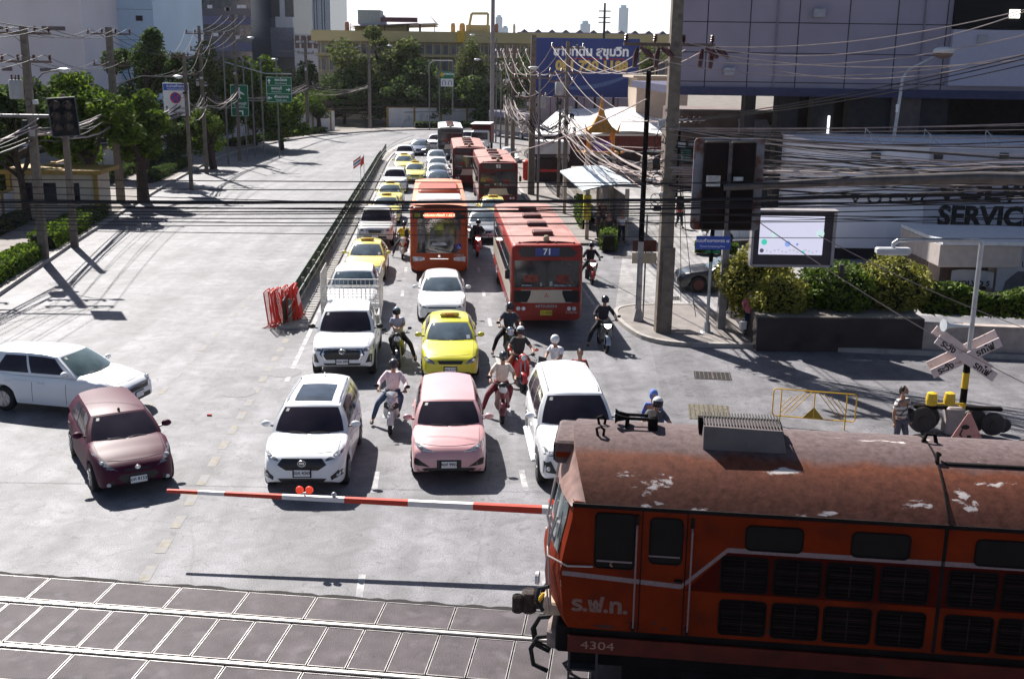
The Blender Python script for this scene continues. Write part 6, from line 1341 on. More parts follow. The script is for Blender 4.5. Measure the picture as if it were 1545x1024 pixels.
# street name sign
g = G(1066, 506); t = T('street_name_sign', 'blue street name sign with a green strip on a grey and black post', 'sign', (g.x, g.y, 0), 0)
m = MB(); m.tube((0, 0, 0), (0, 0, 2.6), .06, n=10); m.box((-.22, -.2, 0), (.22, .2, .15), None, .03); m.tube((0, 0, .1), (0, 0, .5), .14, .09); m.build('lower_post', t, STL); m = MB(); m.tube((0, 0, 2.6), (0, 0, 3.9), .075, n=10); m.box((-.35, -.05, 3.32), (.35, .05, 3.42), None, .02); m.build('upper_post', t, M_LBK)
b, c, w_, h_ = boardat(t, g, 1051, 356, 1102, 377, mat('sign_blue_bright', (.02, .08, .45), r=.4, var=.05), -.10); text('ถนนกำแพงเพชร ๗', .15, LW, frame((c.x-.04, -.107, c.z+.07), (1, 0, 0)), b, bold=.003); text('Thanon Kamphaeng Phet', .085, LW, frame((c.x-.04, -.107, c.z-.12), (1, 0, 0)), b)
b, c, w_, h_ = boardat(t, g, 1064, 378, 1087, 382, SG, -.07, 'green_strip')
# left traffic signal, lenses towards the camera
def lensbox(t, x, z, w_, h_, y, front=-1):
    m = MB(); m.box((x-w_/2, y-.04, z-h_/2), (x+w_/2, y+.04, z+h_/2), None, .03); b = m.build('backboard', t, mat('signal_black', (.008, .008, .008), r=.8, var=.2)); m = MB()
    m.path([(x+a*w_/2, y+front*.05, z+b_*h_/2) for a, b_ in ((-1, -1), (1, -1), (1, 1), (-1, 1), (-1, -1))], .025, 4); m.build('rim', b, mat('signal_rim', (.10, .11, .12), r=.5)); return b
g = GY(97, 176, 45); t = T('traffic_signal', 'black two column traffic signal with unlit lamps on a mast arm at the left edge', 'traffic light', (GY(-90, 300, 45).x, 45, 0), 0)
gx = g.x - GY(-90, 300, 45).x
w_ = GY(118, 176, 45).x - GY(76, 176, 45).x; h_ = GY(97, 147, 45).z - GY(97, 205, 45).z
b = lensbox(t, gx, g.z, w_, h_, 0); b.rotation_euler = (0, R(-4), 0); b.location = (g.z*.07*1.0, 0, gx*-.07)
for i in range(3):
    for sx in (-.27, .22):
        zz = g.z + h_*(.30 - .29*i); m = MB(); m.lathe([(.15, -.06), (.15, -.05)][::-1], 16, None, 'y', (gx+sx, 0, zz)); l_ = m.build('lens', t, mat('lens_off', (.03, .012, .012), r=.2)); m = MB()
        m.grid(lambda i_, j_: (gx+sx+.165*math.cos(PI*i_), -.05-.18*j_, zz+.165*math.sin(PI*i_)), 10, 2); m.build('visor', l_, mat('visor_metal', (.09, .09, .09), r=.35))
m = MB(); m.tube((0, .1, g.z), (gx, .1, g.z), .07); m.build('mast_arm', t, PGR); m = MB(); m.tube((0, .1, 0), (0, .1, g.z+.2), .11); m.build('mast', t, PGR)
# right traffic signal seen from behind, close to the camera
YR = 20.5; a = GY(1048, 208, YR); b2 = GY(1145, 348, YR); cx, cz = (a.x+b2.x)/2, (a.z+b2.z)/2; pxr = GY(1640, 265, YR-1.2)
t = T('traffic_signal', 'big rusty traffic signal seen from behind on a thick mast arm, before the cables', 'traffic light', (pxr.x, pxr.y, 0), 0)
ox, oy = -pxr.x, -pxr.y
M_RUST = mat('signal_back_worn', (.20, .20, .22), r=.6, var=.3, dirt=(.13, .04, .02), dscale=3.5, dlo=.48, dhi=.62)
W2, H2 = b2.x-a.x, a.z-b2.z
m = MB(); m.loft([[(x+ox+cx, y_+YR+oy, z+cz) for x, z in rrect(-W2/2, W2/2, -H2/2, H2/2, .09)] for y_ in (-.02, .02)], None, cap=True); bb = m.build('backboard', t, M_RUST, smooth=False)
m = MB()
for sg in (-1, 1): m.box((ox+cx+sg*W2*.185-W2*.18, YR+oy-.15, cz-H2*.49), (ox+cx+sg*W2*.185+W2*.18, YR+oy-.021, cz+H2*.475), None, .03)
m.build('lamp_housing', bb, mat('housing_dark_rust', (.010, .006, .005), r=.85, var=.5, sc_=3, dirt=(.022, .008, .006), dscale=2))
m = MB(); m.box((ox+cx-.035, YR+oy-.17, cz-H2*.48), (ox+cx+.035, YR+oy-.13, cz+H2*.46)); m.build('spine', bb, mat('spine_metal', (.10, .09, .09), r=.6, var=.6, sc_=6))
m = MB(); m.box((ox+cx-.42, YR+oy-.165, cz-.02), (ox+cx-.16, YR+oy-.152, cz+.18)); m.box((ox+cx+.08, YR+oy-.165, cz+.08), (ox+cx+.26, YR+oy-.152, cz+.16)); m.build('sticker', bb, mat('sticker_white', (.5, .48, .46), r=.7, var=.3, sc_=8))
a3 = GY(1092, 283, YR-.25); a4 = GY(1480, 268, YR-.7)
m = MB(); m.path([(a3.x+ox, a3.y+oy, a3.z), (lerp(a3.x, a4.x, .5)+ox, lerp(a3.y, a4.y, .5)+oy, lerp(a3.z, a4.z, .5)+.03), (a4.x+ox, a4.y+oy, a4.z), (0, 0, a4.z+.02)], [.06, .085, .11, .12], 12); m.build('mast_arm', t, mat('arm_weathered', (.10, .085, .08), r=.5, m=.3, var=.3, sc_=5)); m = MB(); m.tube((0, 0, 0), (0, 0, a4.z+.3), .14); m.build('mast', t, STL)
# street lamps
g = G(1322, 388); lp_ = T('street_lamp', 'leaning grey street lamp with a round lamp head in front of the big grey building', 'street lamp', (g.x, g.y, 0), 0)
b_, c_, e_ = GY(1362, 118, g.y), GY(1371, 105, g.y), GY(1408, 86, g.y); m = MB(); f_ = lambda p: (p.x-g.x, p.y-g.y, p.z)
m.path([(0, 0, 0), f_(b_), f_(c_), f_(e_)], [.11, .075, .06, .05], 10); m.build('pole', lp_, STL); e2 = GY(1424, 78, g.y)
m = MB(); m.ball((e2.x-g.x, 0, e2.z+.02), (.52, .36, .20), None, 14, 8); m.build('lamp_head', lp_, mat('lamp_head_pale', (.62, .62, .62), r=.4)); m = MB(); m.ball((e2.x-g.x, 0, e2.z-.12), (.46, .32, .22), None, 14, 8); m.build('lamp_glass', lp_, mat('lamp_glass_brown', (.16, .10, .07), r=.3))
q = GY(1353, 160, g.y); m = MB(); m.ball((q.x-g.x, -.1, q.z), .09); m.box((q.x-g.x-.05, -.15, q.z-.3), (q.x-g.x+.05, -.05, q.z)); m.build('camera_ball', lp_, WHT)
def farlamp(label, px, py, H, dpx, group='street lamps'):
    g = G(px, py); t = T('street_lamp', label, 'street lamp', (g.x, g.y, 0), 0, group); m = MB(); m.tube((0, 0, 0), (0, 0, H), .09, .06, 8); m.build('pole', t, PGR); armlamp(t, H, 0 if dpx > 0 else PI, abs(dpx), .6); return t
farlamp('street lamp with a grey pole right of the broad concrete pole by the billboard', 811, 306, 8.6, -.15); farlamp('far street lamp above the grey coach left of the tangled poles', 755, 232, 9.3, -2.2)
farlamp('far street lamp in front of the big tree at the bend', 560, 196, 11.2, 2.5); farlamp('street lamp whose arm ends right of the airport sign', 345, 248, 10.8, 2.2); farlamp('street lamp whose arm reaches in front of the direction sign', 385, 236, 9.0, 2.0); farlamp('far street lamp left of the yellow roof corner above the right poles', 748, 215, 12.2, -2.6)
# digital screen
g = G(1196, 462); t = T('display_screen', 'large outdoor display showing a pale map among the round bushes', 'screen', (g.x, 36.0, 0), 0); Y_ = 36.0; gg = Vector((g.x, Y_, 0))
b, c, w_, h_ = boardat(t, gg, 1140, 318, 1252, 400, mat('screen_bezel', (.05, .04, .05), r=.5), 0, 'bezel', .25)
m = MB(); m.box((c.x-w_/2-.06, -.05, c.z-h_/2-.08), (c.x+w_/2+.06, .3, c.z-h_/2)); m.box((c.x+w_/2, -.05, c.z-h_/2-.08), (c.x+w_/2+.10, .3, c.z+h_/2+.05)); m.box((c.x-w_/2-.08, -.05, c.z-h_/2), (c.x-w_/2, .3, c.z+h_/2)); m.box((c.x-w_/2-.06, -.25, c.z+h_/2), (c.x+w_/2+.10, .3, c.z+h_/2+.06)); m.build('frame', t, mat('screen_frame', (.30, .28, .29), r=.5))
p0, p1 = GY(1148, 325, Y_-.01), GY(1240, 385, Y_-.01); m = MB(); m.box((p0.x-g.x, -.012, p1.z), (p1.x-g.x, -.004, p0.z)); so = m.build('display', t, mat('display_lit', (.30, .30, .36), r=.3, var=.06, sc_=2, emit=((.72, .72, .9), .38)))
def dot(fx_, fz_, r_, col, nm='map_icon'):
    m = MB(); m.lathe([(r_, -.018), (r_, -.013)][::-1], 12, None, 'y', (lerp(p0.x, p1.x, fx_)-g.x, 0, lerp(p0.z, p1.z, fz_))); m.build(nm, so, mat('icon_%d' % int(col[1]*100), col, r=.4, var=0, emit=(col, .5)))
dot(.08, .68, .10, (.05, .45, .33)); dot(.45, .72, .10, (.2, .3, .6)); dot(.05, .9, .07, (.06, .05, .08)); dot(.7, .92, .05, (.1, .5, .45)); dot(.22, .5, .09, (.45, .6, .58)); dot(.95, .45, .13, (.4, .6, .62)); dot(.6, .73, .04, (.15, .2, .5))
m = MB()
for k in range(14): x = lerp(p0.x, p1.x, .12+.06*k)-g.x; z = lerp(p0.z, p1.z, .90 + .03*math.sin(k*1.7)); m.box((x, -.016, z-.03), (x+.05, -.0135, z+.02))
m.box((p0.x-g.x, -.0155, lerp(p0.z, p1.z, .59)), (p1.x-g.x, -.0135, lerp(p0.z, p1.z, .585))); m.build('map_labels', so, mat('map_grey', (.5, .48, .58), var=0, emit=((.5, .48, .58), .3)))
m = MB(); m.tube((0, .15, 0), (0, .15, c.z-h_/2), .09); m.build('support', t, DST)
# blue billboard
Yb = 118; bt = T('billboard', 'big dark blue billboard with white Thai words and a yellow phone number', 'billboard', (GY(885, 200, Yb).x, Yb, 0), 0); gg = bt.location.copy()
b, c, w_, h_ = boardat(bt, gg, 808, 57, 962, 148, mat('billboard_blue', (.035, .055, .19), r=.6, var=.12, sc_=.3), 0, 'panel', .3)
text('ขายที่ดิน สุขุมวิท', 1.22, LW, frame((c.x+.4, -.02, c.z+h_*.27), (1, 0, 0)), b, bold=.05, extr=.01); text('081 720 1188', 1.36, mat('number_yellow', (.65, .45, .12), r=.5, var=.05), frame((c.x+.5, -.02, c.z+h_*.03), (1, 0, 0)), b, bold=.07, extr=.01)
m = MB(); m.box((c.x-w_*.2, -.02, c.z+h_*.145), (c.x+w_*.36, -.01, c.z+h_*.165)); m.build('red_line', b, mat('line_red', (.35, .03, .05), r=.5))
m = MB(); q = [(lerp(c.x-w_*.3, c.x+w_/2-.05, i/10), c.z-h_*.33+h_*.3*(i/10)**2.2) for i in range(11)]; q2 = [(x, z-.35*math.sin(PI*i/10)-.1) for i, (x, z) in enumerate(q)]
m.add([(x, -.012, z) for x, z in q] + [(x, -.012, z) for x, z in q2], [(i, 11+i, 12+i, i+1) for i in range(10)]); m.build('swoosh', b, mat('swoosh_blue', (.10, .15, .30), r=.6), smooth=False)
m = MB()
for k in range(6): x = lerp(-w_*.45, w_*.45, k/5)+c.x; m.tube((x, .5, 0), (x, .5, c.z+h_/2), .14)
m.build('frame_post', bt, DST)
# ---------- vegetation ----------
def leafmat(name, c1, c2):
    M = bpy.data.materials.new(name); M.use_nodes = True; n = M.node_tree.nodes; l = M.node_tree.links; n.remove(n['Principled BSDF'])
    ge = n.new('ShaderNodeNewGeometry'); r = n.new('ShaderNodeValToRGB'); r.color_ramp.elements[0].color = (*c1, 1); r.color_ramp.elements[1].color = (*c2, 1)
    l.new(ge.outputs['Random Per Island'], r.inputs['Fac']); d = n.new('ShaderNodeBsdfDiffuse'); t = n.new('ShaderNodeBsdfTranslucent'); g = n.new('ShaderNodeBsdfGlossy'); g.inputs['Roughness'].default_value = .6
    l.new(r.outputs['Color'], d.inputs['Color']); l.new(r.outputs['Color'], t.inputs['Color']); m1 = n.new('ShaderNodeMixShader'); m1.inputs[0].default_value = .38; m2 = n.new('ShaderNodeMixShader'); m2.inputs[0].default_value = .015
    l.new(d.outputs[0], m1.inputs[1]); l.new(t.outputs[0], m1.inputs[2]); l.new(m1.outputs[0], m2.inputs[1]); l.new(g.outputs[0], m2.inputs[2]); l.new(m2.outputs[0], n['Material Output'].inputs['Surface']); return M
LF1 = leafmat('leaf_green', (.016, .036, .006), (.15, .23, .02)); LF2 = leafmat('leaf_dark', (.012, .026, .010), (.10, .15, .03)); LF3 = leafmat('leaf_olive', (.03, .045, .012), (.19, .22, .06)); LF4 = leafmat('leaf_hedge', (.05, .06, .008), (.38, .36, .06))
BRK = mat('tree_bark', (.05, .035, .028), r=.9, var=.4, sc_=6, bump=.8)
def leaves(mb, c, rad, n, s, rnd, nclump=16, flat=.55, fill=.4):
    cl = []
    for i in range(nclump):
        v = Vector((rnd.gauss(0, 1), rnd.gauss(0, 1), rnd.gauss(0, 1))).normalized() * rnd.uniform(.35, .95); cl.append((Vector((v.x*rad[0], v.y*rad[1], v.z*rad[2])), rnd.uniform(.22, .42)))
    for i in range(n):
        cc_, cr_ = cl[rnd.randrange(nclump)]; v = Vector((rnd.gauss(0, 1), rnd.gauss(0, 1), rnd.gauss(0, 1))).normalized() * (rnd.random()**.33)
        p = Vector(c) + cc_ + Vector((v.x*rad[0], v.y*rad[1], v.z*rad[2]*1.0)) * cr_
        a = Vector((rnd.gauss(0, 1), rnd.gauss(0, 1), rnd.gauss(0, flat))).normalized(); b = a.orthogonal().normalized(); b = (b + Vector((0, 0, rnd.uniform(-.5, .5)))).normalized(); q = s*rnd.uniform(.6, 1.3)
        mb.add([p - a*q, p + b*q*.5, p + a*q, p - b*q*.5], [(0, 1, 2, 3)])
def tree(label, bpx, bpy_, cx, cy, rx, ry, Y=None, n=3800, lm=None, trunk_r=.2, group=None, s=None, seed=1, lean=None, nclump=18):
    g = G(bpx, bpy_) if Y is None else Vector((GY(bpx, 200, Y).x, Y, 0)); c = GY(cx, cy, g.y); e = GY(cx+rx, cy, g.y); f = GY(cx, cy-ry, g.y); R_ = (e-c).length; Rz = (f-c).length
    rnd = random.Random(seed); t = T('tree', label, 'tree', (g.x, g.y, 0), 0, group); cc_ = Vector((c.x-g.x, 0, c.z))
    m = MB(); k = [Vector((0, 0, 0)), Vector((cc_.x*.15, .0, max(.8, cc_.z*.35))), Vector((cc_.x*.5, .1, cc_.z*.68)), cc_ + Vector((0, 0, Rz*.3))]; m.path(k, [trunk_r*1.25, trunk_r, trunk_r*.75, trunk_r*.25], 9)
    for i in range(7):
        a = 2*PI*i/7 + rnd.random(); st = k[1].lerp(k[2], rnd.uniform(.2, 1.0)); en = cc_ + Vector((math.cos(a)*R_*.65, math.sin(a)*R_*.6, rnd.uniform(-.2, .5)*Rz)); md = (st+en)/2 + Vector((0, 0, -.1*Rz)); m.path([st, md, en], [trunk_r*.5, trunk_r*.32, trunk_r*.1], 6)
    m.build('trunk', t, BRK)
    m = MB(); leaves(m, cc_, (R_, R_*.9, Rz), n, s or max(.13, R_*.055), rnd, nclump); m.build('crown', t, lm or LF1, smooth=False); return t
for i_, (cx_, cy_, rx_, ry_, Y_) in enumerate(((40, 170, 60, 46, 84), (118, 150, 52, 40, 90), (172, 165, 50, 44, 86), (-10, 250, 40, 50, 66), (262, 200, 42, 34, 96))):
    tree('dark tree in the leafy mass behind the near left poles and walls', 0, 0, cx_, cy_, rx_, ry_, Y=Y_, n=5200, seed=70+i_, lm=LF2, nclump=22, group='dark trees massed behind the near left wall', s=.2)
tree('tree with a forked dark trunk behind the left traffic signal', 148, 318, 112, 182, 88, 60, n=11000, seed=2, trunk_r=.30, s=.20)
tree('tree with a thick straight trunk between the left pole and the no stopping sign', 217, 306, 206, 200, 48, 54, n=8500, seed=3, trunk_r=.34, s=.20)
tree('bushy tree at the left edge behind the first left pole', 30, 330, 8, 188, 80, 66, Y=62, n=9000, seed=4, s=.2, lm=LF2)
tree('tall dark tree rising before the pale blue wall', 215, 262, 222, 100, 58, 66, Y=88, n=9500, seed=5, lm=LF2, trunk_r=.3)
tree('light green tree behind the no stopping sign', 322, 250, 300, 130, 50, 60, Y=112, n=7500, seed=6, lm=LF3)
tree('tree with a leaning trunk behind the airport sign', 322, 255, 308, 192, 38, 46, n=6000, seed=7, trunk_r=.28)
tree('light green tree under the dark office building', 385, 228, 372, 132, 62, 60, Y=122, n=8500, seed=8, lm=LF1)
tree('tree below the green direction sign', 425, 232, 420, 182, 52, 48, Y=118, n=6500, seed=9)
tree('low spreading tree with a thin trunk right of the tall grey pole', 482, 200, 478, 160, 38, 24, n=3500, seed=10, trunk_r=.3, lm=LF1)
tree('dark tree under the office tower left of the school corner', 470, 205, 458, 128, 48, 40, Y=190, n=4200, seed=11, lm=LF2)
tree('biggest tree in front of the yellow school building', 590, 195, 566, 92, 66, 52, Y=176, n=8500, seed=12, lm=LF3, trunk_r=.5, nclump=26)
tree('dark tree left of the small far sign', 640, 195, 632, 132, 66, 48, Y=174, n=7500, seed=13, lm=LF2, nclump=22)
tree('tree with a light side below the yellow stair tower', 720, 195, 712, 102, 34, 50, Y=172, n=5000, seed=14, lm=LF3)
tree('dark tree behind the far lamp above the grey coach', 700, 198, 700, 150, 66, 36, Y=170, n=6000, seed=15, lm=LF2)
tree('dark tree at the foot of the school wall left of the biggest tree', 520, 195, 528, 140, 46, 34, Y=172, n=4500, seed=16, lm=LF2)
tree('pale green tree right of the blue billboard', 985, 150, 982, 92, 27, 20, Y=135, n=2500, seed=17, lm=LF3)
for i_, (cx_, cy_, rx_, ry_, Y_) in enumerate(((268, 165, 44, 40, 112), (345, 170, 40, 36, 125), (395, 172, 40, 34, 135), (508, 150, 46, 34, 170), (560, 152, 50, 30, 169), (610, 155, 46, 28, 169), (660, 158, 44, 26, 168), (735, 165, 40, 26, 166), (770, 120, 40, 44, 172))):
    tree('dark tree in the continuous leafy mass along the far pavement', 0, 0, cx_, cy_, rx_, ry_, Y=Y_, n=4200, seed=40+i_, lm=LF2, nclump=22, group='dark trees massed behind the bend')
def hedge(label, pts, w_, h_, n, lm, name='hedge', s=.09, z0=.1, seed=1, group=None, bumps=0.0):
    rnd = random.Random(seed); t = T(name, label, 'hedge', (pts[0].x, pts[0].y, 0), 0, group); m = MB(); o = pts[0]
    seg = [(pts[i+1]-pts[i]).length for i in range(len(pts)-1)]; L_ = sum(seg)
    core = MB()
    for i in range(len(pts)-1):
        a, b = pts[i]-o, pts[i+1]-o; d = (b-a).normalized(); nn = Vector((-d.y, d.x, 0))*w_*.40
        core.loft([[p-nn+Vector((0, 0, z0)), p+nn+Vector((0, 0, z0)), p+nn*.8+Vector((0, 0, z0+h_*.85)), p-nn*.8+Vector((0, 0, z0+h_*.85))] for p in (a, b)], None, cap=True)
    core.build('branches', t, mat('hedge_inner', (.012, .014, .006), r=1, var=.3))
    for i in range(n):
        u = rnd.random()*L_; k = 0
        while k < len(seg)-1 and u > seg[k]: u -= seg[k]; k += 1
        p = pts[k].lerp(pts[k+1], u/seg[k]) - o; d = (pts[k+1]-pts[k]).normalized(); nn = Vector((-d.y, d.x, 0)); side = rnd.uniform(-1, 1); hz = h_*(1 + bumps*math.sin(p.length*2.1+seed)) 
        if rnd.random() < .5: q = p + nn*w_*.5*side + Vector((0, 0, z0 + hz*(1 - .15*abs(side)**3) * rnd.uniform(.93, 1.06)))
        else: q = p + nn*w_*.5*math.copysign(1, side)*rnd.uniform(.85, 1.05) + Vector((0, 0, z0 + hz*rnd.random()))
        a = Vector((rnd.gauss(0, 1), rnd.gauss(0, 1), rnd.gauss(0, .7))).normalized(); b = a.orthogonal().normalized(); e = s*rnd.uniform(.6, 1.4); m.add([q-a*e, q+b*e*.5, q+a*e, q-b*e*.5], [(0, 1, 2, 3)])
    m.build('foliage', t, lm, smooth=False); return t
hedge('clipped hedge at the left edge by the first left pole', [RP(-17.9, 41.0), RP(-18.5, 51.0)], 1.1, .75, 3800, LF1, seed=1)
hedge('dark clipped hedge between the two near poles and the forked tree', [RP(-18.9, 53.5), RP(-19.9, 66)], 1.3, .8, 4200, LF1, seed=2)
hedge('dark hedge at the foot of the near white and yellow wall', [RP(-22.0, 45), RP(-23.2, 63)], .9, .7, 2500, LF2, seed=3)
hedge('dark hedge at the foot of the long white wall on the left', [RP(-24.4, 78), RP(-24.9, 92), RP(-25.2, 112)], 1.2, .8, 2800, LF2, seed=4, s=.13)
hedge('hedge along the kerb before the airport sign', [RP(-21.6, 84), RP(-22.2, 100)], 1.2, .7, 2400, LF2, seed=5, s=.12)
hedge('grass and hedge strip below the bend wall on the left', [RP(-22.3, 122), RP(-19.5, 136), RP(-15, 149)], 1.6, .7, 2400, LF1, seed=6, s=.15)
hedge('dark hedge below the far wall right of the bend', [RP(-3, 161.5), RP(8, 164), RP(30, 166)], 1.6, .9, 2400, LF2, seed=7, s=.18)
def bush(label, cx, cy, rx, ry, Y, n, lm, seed, s=.075, name='bush', depth=.9):
    c = GY(cx, cy, Y); e = GY(cx+rx, cy, Y); f = GY(cx, cy-ry, Y); r_ = (e-c).length; rz = (f-c).length; rnd = random.Random(seed); t = T(name, label, 'bush', (c.x, Y, 0), 0)
    m = MB(); m.ball((0, 0, c.z), (r_*.80, r_*depth*.8, rz*.82), None, 14, 10); m.tube((0, 0, .1), (0, 0, c.z), .06); m.build('branches', t, mat('hedge_inner', (.012, .014, .006), r=1, var=.3))
    m = MB()
    for i in range(n):
        v = Vector((rnd.gauss(0, 1), rnd.gauss(0, 1), rnd.gauss(0, 1))).normalized(); k = 1 + .13*math.sin(v.x*5+seed)*math.cos(v.z*4+seed) + .07*math.sin(v.y*11+v.x*9+seed) + rnd.uniform(-.20, .09); q = Vector((v.x*r_*k, v.y*r_*depth*k, c.z + v.z*rz*k))
        a = Vector((rnd.gauss(0, 1), rnd.gauss(0, 1), rnd.gauss(0, .7))).normalized(); b = a.orthogonal().normalized(); e_ = s*rnd.uniform(.6, 1.4); m.add([q-a*e_, q+b*e_*.5, q+a*e_, q-b*e_*.5], [(0, 1, 2, 3)])
    m.build('foliage', t, lm, smooth=False); return t
bush('tall leafy bush right of the parked black sedan', 1142, 428, 56, 52, 37.6, 5200, LF4, 21)
bush('round clipped bush in front of the tall leafy bush, behind the woman in pink', 1176, 452, 42, 36, 36.2, 4200, LF4, 22)
bush('big rounded bush below the display screen', 1262, 440, 60, 42, 36.9, 6000, LF1, 23)
bush('big rounded bush right of the display screen', 1345, 434, 58, 44, 37.0, 5600, LF4, 24)
hedge('low leafy hedge in the planter behind the crossing sign', [Vector((GY(1388, 470, 36.8).x, 36.8, 0)), Vector((GY(1640, 470, 36.0).x, 36.0, 0))], .8, .85, 3800, LF1, seed=25, z0=1.0, s=.10, bumps=.2)
hedge('small bright hedge behind the parked black sedan', [G(1048, 383), G(1112, 386)], .7, .5, 1500, LF1, seed=26, s=.09)
hedge('green bush strip beside the pedestrian pair', [RP(8.6, 53.6), RP(9.3, 58.5)], .8, .9, 1500, LF1, seed=27, s=.1)
hedge('potted greenery at the far side of the bus shelter', [RP(8.5, 61), RP(8.7, 66)], .6, 1.4, 1100, LF1, seed=28, s=.1)
# planter wall, low wall
M_PL = mat('planter_wall', (.045, .035, .035), r=.85, var=.2, sc_=1.5, dirt=(.02, .016, .016), dscale=1.2)
a = G(1140, 530); zpl = GY(1200, 480, a.y).z; b = G(1390, 532); c_ = G(1096, 470); d_ = Vector((b.x, c_.y, 0))
m = MB(); pl = [(0, 0), (b.x-a.x, b.y-a.y), (d_.x-a.x, d_.y-a.y), (c_.x-a.x, c_.y-a.y)]; m.prism(pl, 0, zpl); t = m.build('planter', None, M_PL, smooth=False); t.location = (a.x, a.y, 0); tag(t, 'low concrete planter wall under the bushes behind the woman in pink', 'wall')
m = MB(); p = [(x*.985+.03, y*.96+.06) for x, y in pl]; m.prism(p, zpl, zpl+.03); o = m.build('soil', t, M_EARTH, smooth=False)
b2 = G(1700, 545); m = MB(); z2 = zpl*.8; m.prism([(0, 0), (b2.x-b.x, b2.y-b.y), (b2.x-b.x, b2.y-b.y+.25), (0, .25)], 0, z2); m.prism([(0, -.04), (b2.x-b.x, b2.y-b.y-.04), (b2.x-b.x, b2.y-b.y+.3), (0, .30)], z2, z2+.08); o = m.build('low_wall', None, mat('low_wall_pale', (.36, .30, .27), r=.85, var=.2), smooth=False); o.location = (b.x, b.y, 0); tag(o, 'pale low wall with a coping at the right edge behind the crossing sign', 'wall')
# ---------- walls left ----------
MWW = mat('wall_whitewash', (.60, .58, .58), r=.8, var=.1, sc_=.8, dirt=(.35, .32, .30), dscale=.7); MYP = mat('wall_post_yellow', (.30, .19, .05), r=.7, var=.15)
def wall(label, pts, h_, step, group=None):
    o = pts[0]; t = T('wall', label, 'wall', (o.x, o.y, 0), 0, group); m = MB(); m2 = MB()
    for a, b in zip(pts, pts[1:]):
        d = (b-a); L_ = d.length; d.normalize(); nn = Vector((-d.y, d.x, 0)); A, B = a-o, b-o
        m.loft([[P_-nn*.07, P_+nn*.07, P_+nn*.07+Vector((0, 0, h_)), P_-nn*.07+Vector((0, 0, h_))] for P_ in (A, B)], None, cap=True)
        m3 = MB(); m3.loft([[P_-nn*.11+Vector((0, 0, h_)), P_+nn*.11+Vector((0, 0, h_)), P_+nn*.11+Vector((0, 0, h_+.08)), P_-nn*.11+Vector((0, 0, h_+.08))] for P_ in (A, B)], None, cap=True); m3.build('coping', t, MYP, smooth=False)
        k = 0
        while k*step <= L_ + .01:
            p = A + d*k*step; q = MB(); ang = math.atan2(d.y, d.x); q.obox((p.x, p.y, h_/2+.08), (.28, .28, h_+.18), ang); q.build('pillar', t, MYP, smooth=False); k += 1
    m.build('panel', t, MWW, smooth=False); return t
wall('near white wall with yellow pillars behind the left hedge', [RP(-22.6, 38), RP(-23.6, 63)], 1.9, 3.3)
wall('long white wall with yellow pillars on the left, ending at the airport sign', [RP(-25.6, 76), RP(-26.2, 95), RP(-26.4, 118)], 2.2, 4.0)
wall('white wall with yellow pillars at the left bend', [RP(-24.5, 126), RP(-20.5, 143), RP(-14, 156)], 2.6, 4.5)
wall('far white wall with yellow pillars behind the bend, below the dark trees', [RP(-7, 165), RP(10, 168.5), RP(34, 169)], 2.8, 4.0)
# guard house
g = Vector((GY(92, 260, 64).x, 64, 0)); t = T('guard_house', 'small cream guard house with a yellow flat roof behind the left poles', 'building', g, RYAW)
m = MB(); m.box((-2.3, -1.5, 0), (2.3, 1.5, 2.7)); m.build('wall', t, mat('guard_cream', (.52, .44, .34), r=.8, var=.1), smooth=False); m = MB(); m.box((-2.8, -1.9, 2.7), (2.8, 1.9, 2.95), None, .03); m.build('roof', t, MYP)
for x in (-1.5, -.2, 1.1): m = MB(); m.box((x-.35, -1.53, 1.0), (x+.35, -1.49, 2.2)); m.build('window', t, GLS)
for x in (-2.4, 2.4): m = MB(); m.box((x-.12, -1.7, 0), (x+.12, -1.5, 2.7)); m.build('pillar', t, MYP)
# ---------- buildings ----------
def wins(t, m_, x0, x1, z0, z1, nx, nz, y=-.03, fx_=.7, fz=.6, nm='window', lim=100):
    c = 0
    for j in range(nz):
        for i in range(nx):
            if c >= lim: return
            a = lerp(x0, x1, (i+.5-fx_/2)/nx); b = lerp(x0, x1, (i+.5+fx_/2)/nx); p = lerp(z0, z1, (j+.5-fz/2)/nz); q = lerp(z0, z1, (j+.5+fz/2)/nz); mm = MB(); mm.box((a, y, p), (b, .01, q)); mm.build(nm, t, m_, smooth=False); c += 1
MB1 = mat('wall_pinkish_white', (.84, .75, .75), r=.8, var=.06, sc_=.2, dirt=(.66, .57, .57), dscale=.12, dlo=.4, dhi=.8); MB2 = mat('wall_pale_blue', (.56, .68, .80), r=.7, var=.05, sc_=.2); MB3 = mat('office_navy', (.025, .03, .06), r=.35, var=.2, sc_=.4); MB4 = mat('office_white', (.5, .52, .58), r=.6, var=.05)
t, W_, zt = building('building', 'blank pinkish white building wall at the upper left corner', 'building', -160, 132, -260, 118, 25, MB1)
x_ = lambda px, Y, x0: GY(px, 100, Y).x - x0
for (a_, b_, c2, d2) in ((60, 103, 96, 108), (3, 101, 18, 107), (68, 40, 103, 46), (0, 40, 10, 46)):
    m = MB(); x0 = t.location.x; m.box((x_(a_, 118, x0), -.06, zat(d2, 118, a_)), (x_(c2, 118, x0), .02, zat(b_, 118, a_))); m.build('vent_strip', t, mat('vent_brown', (.16, .12, .12), r=.7), smooth=False)
m = MB(); m.box((x_(128, 118, x0), -.5, 0), (W_/2+.02, -.02, zt)); m.build('corner_fin', t, MB1, smooth=False)
t, W_, zt = building('building', 'pale blue building wall with one small window left of the dark offices', 'building', 132, 236, -260, 128, 20, MB2)
x0 = t.location.x; m = MB(); m.box((x_(210, 128, x0), -.08, zat(32, 128, 215)), (x_(220, 128, x0), .02, zat(24, 128, 215))); m.build('window', t, GLS, smooth=False)
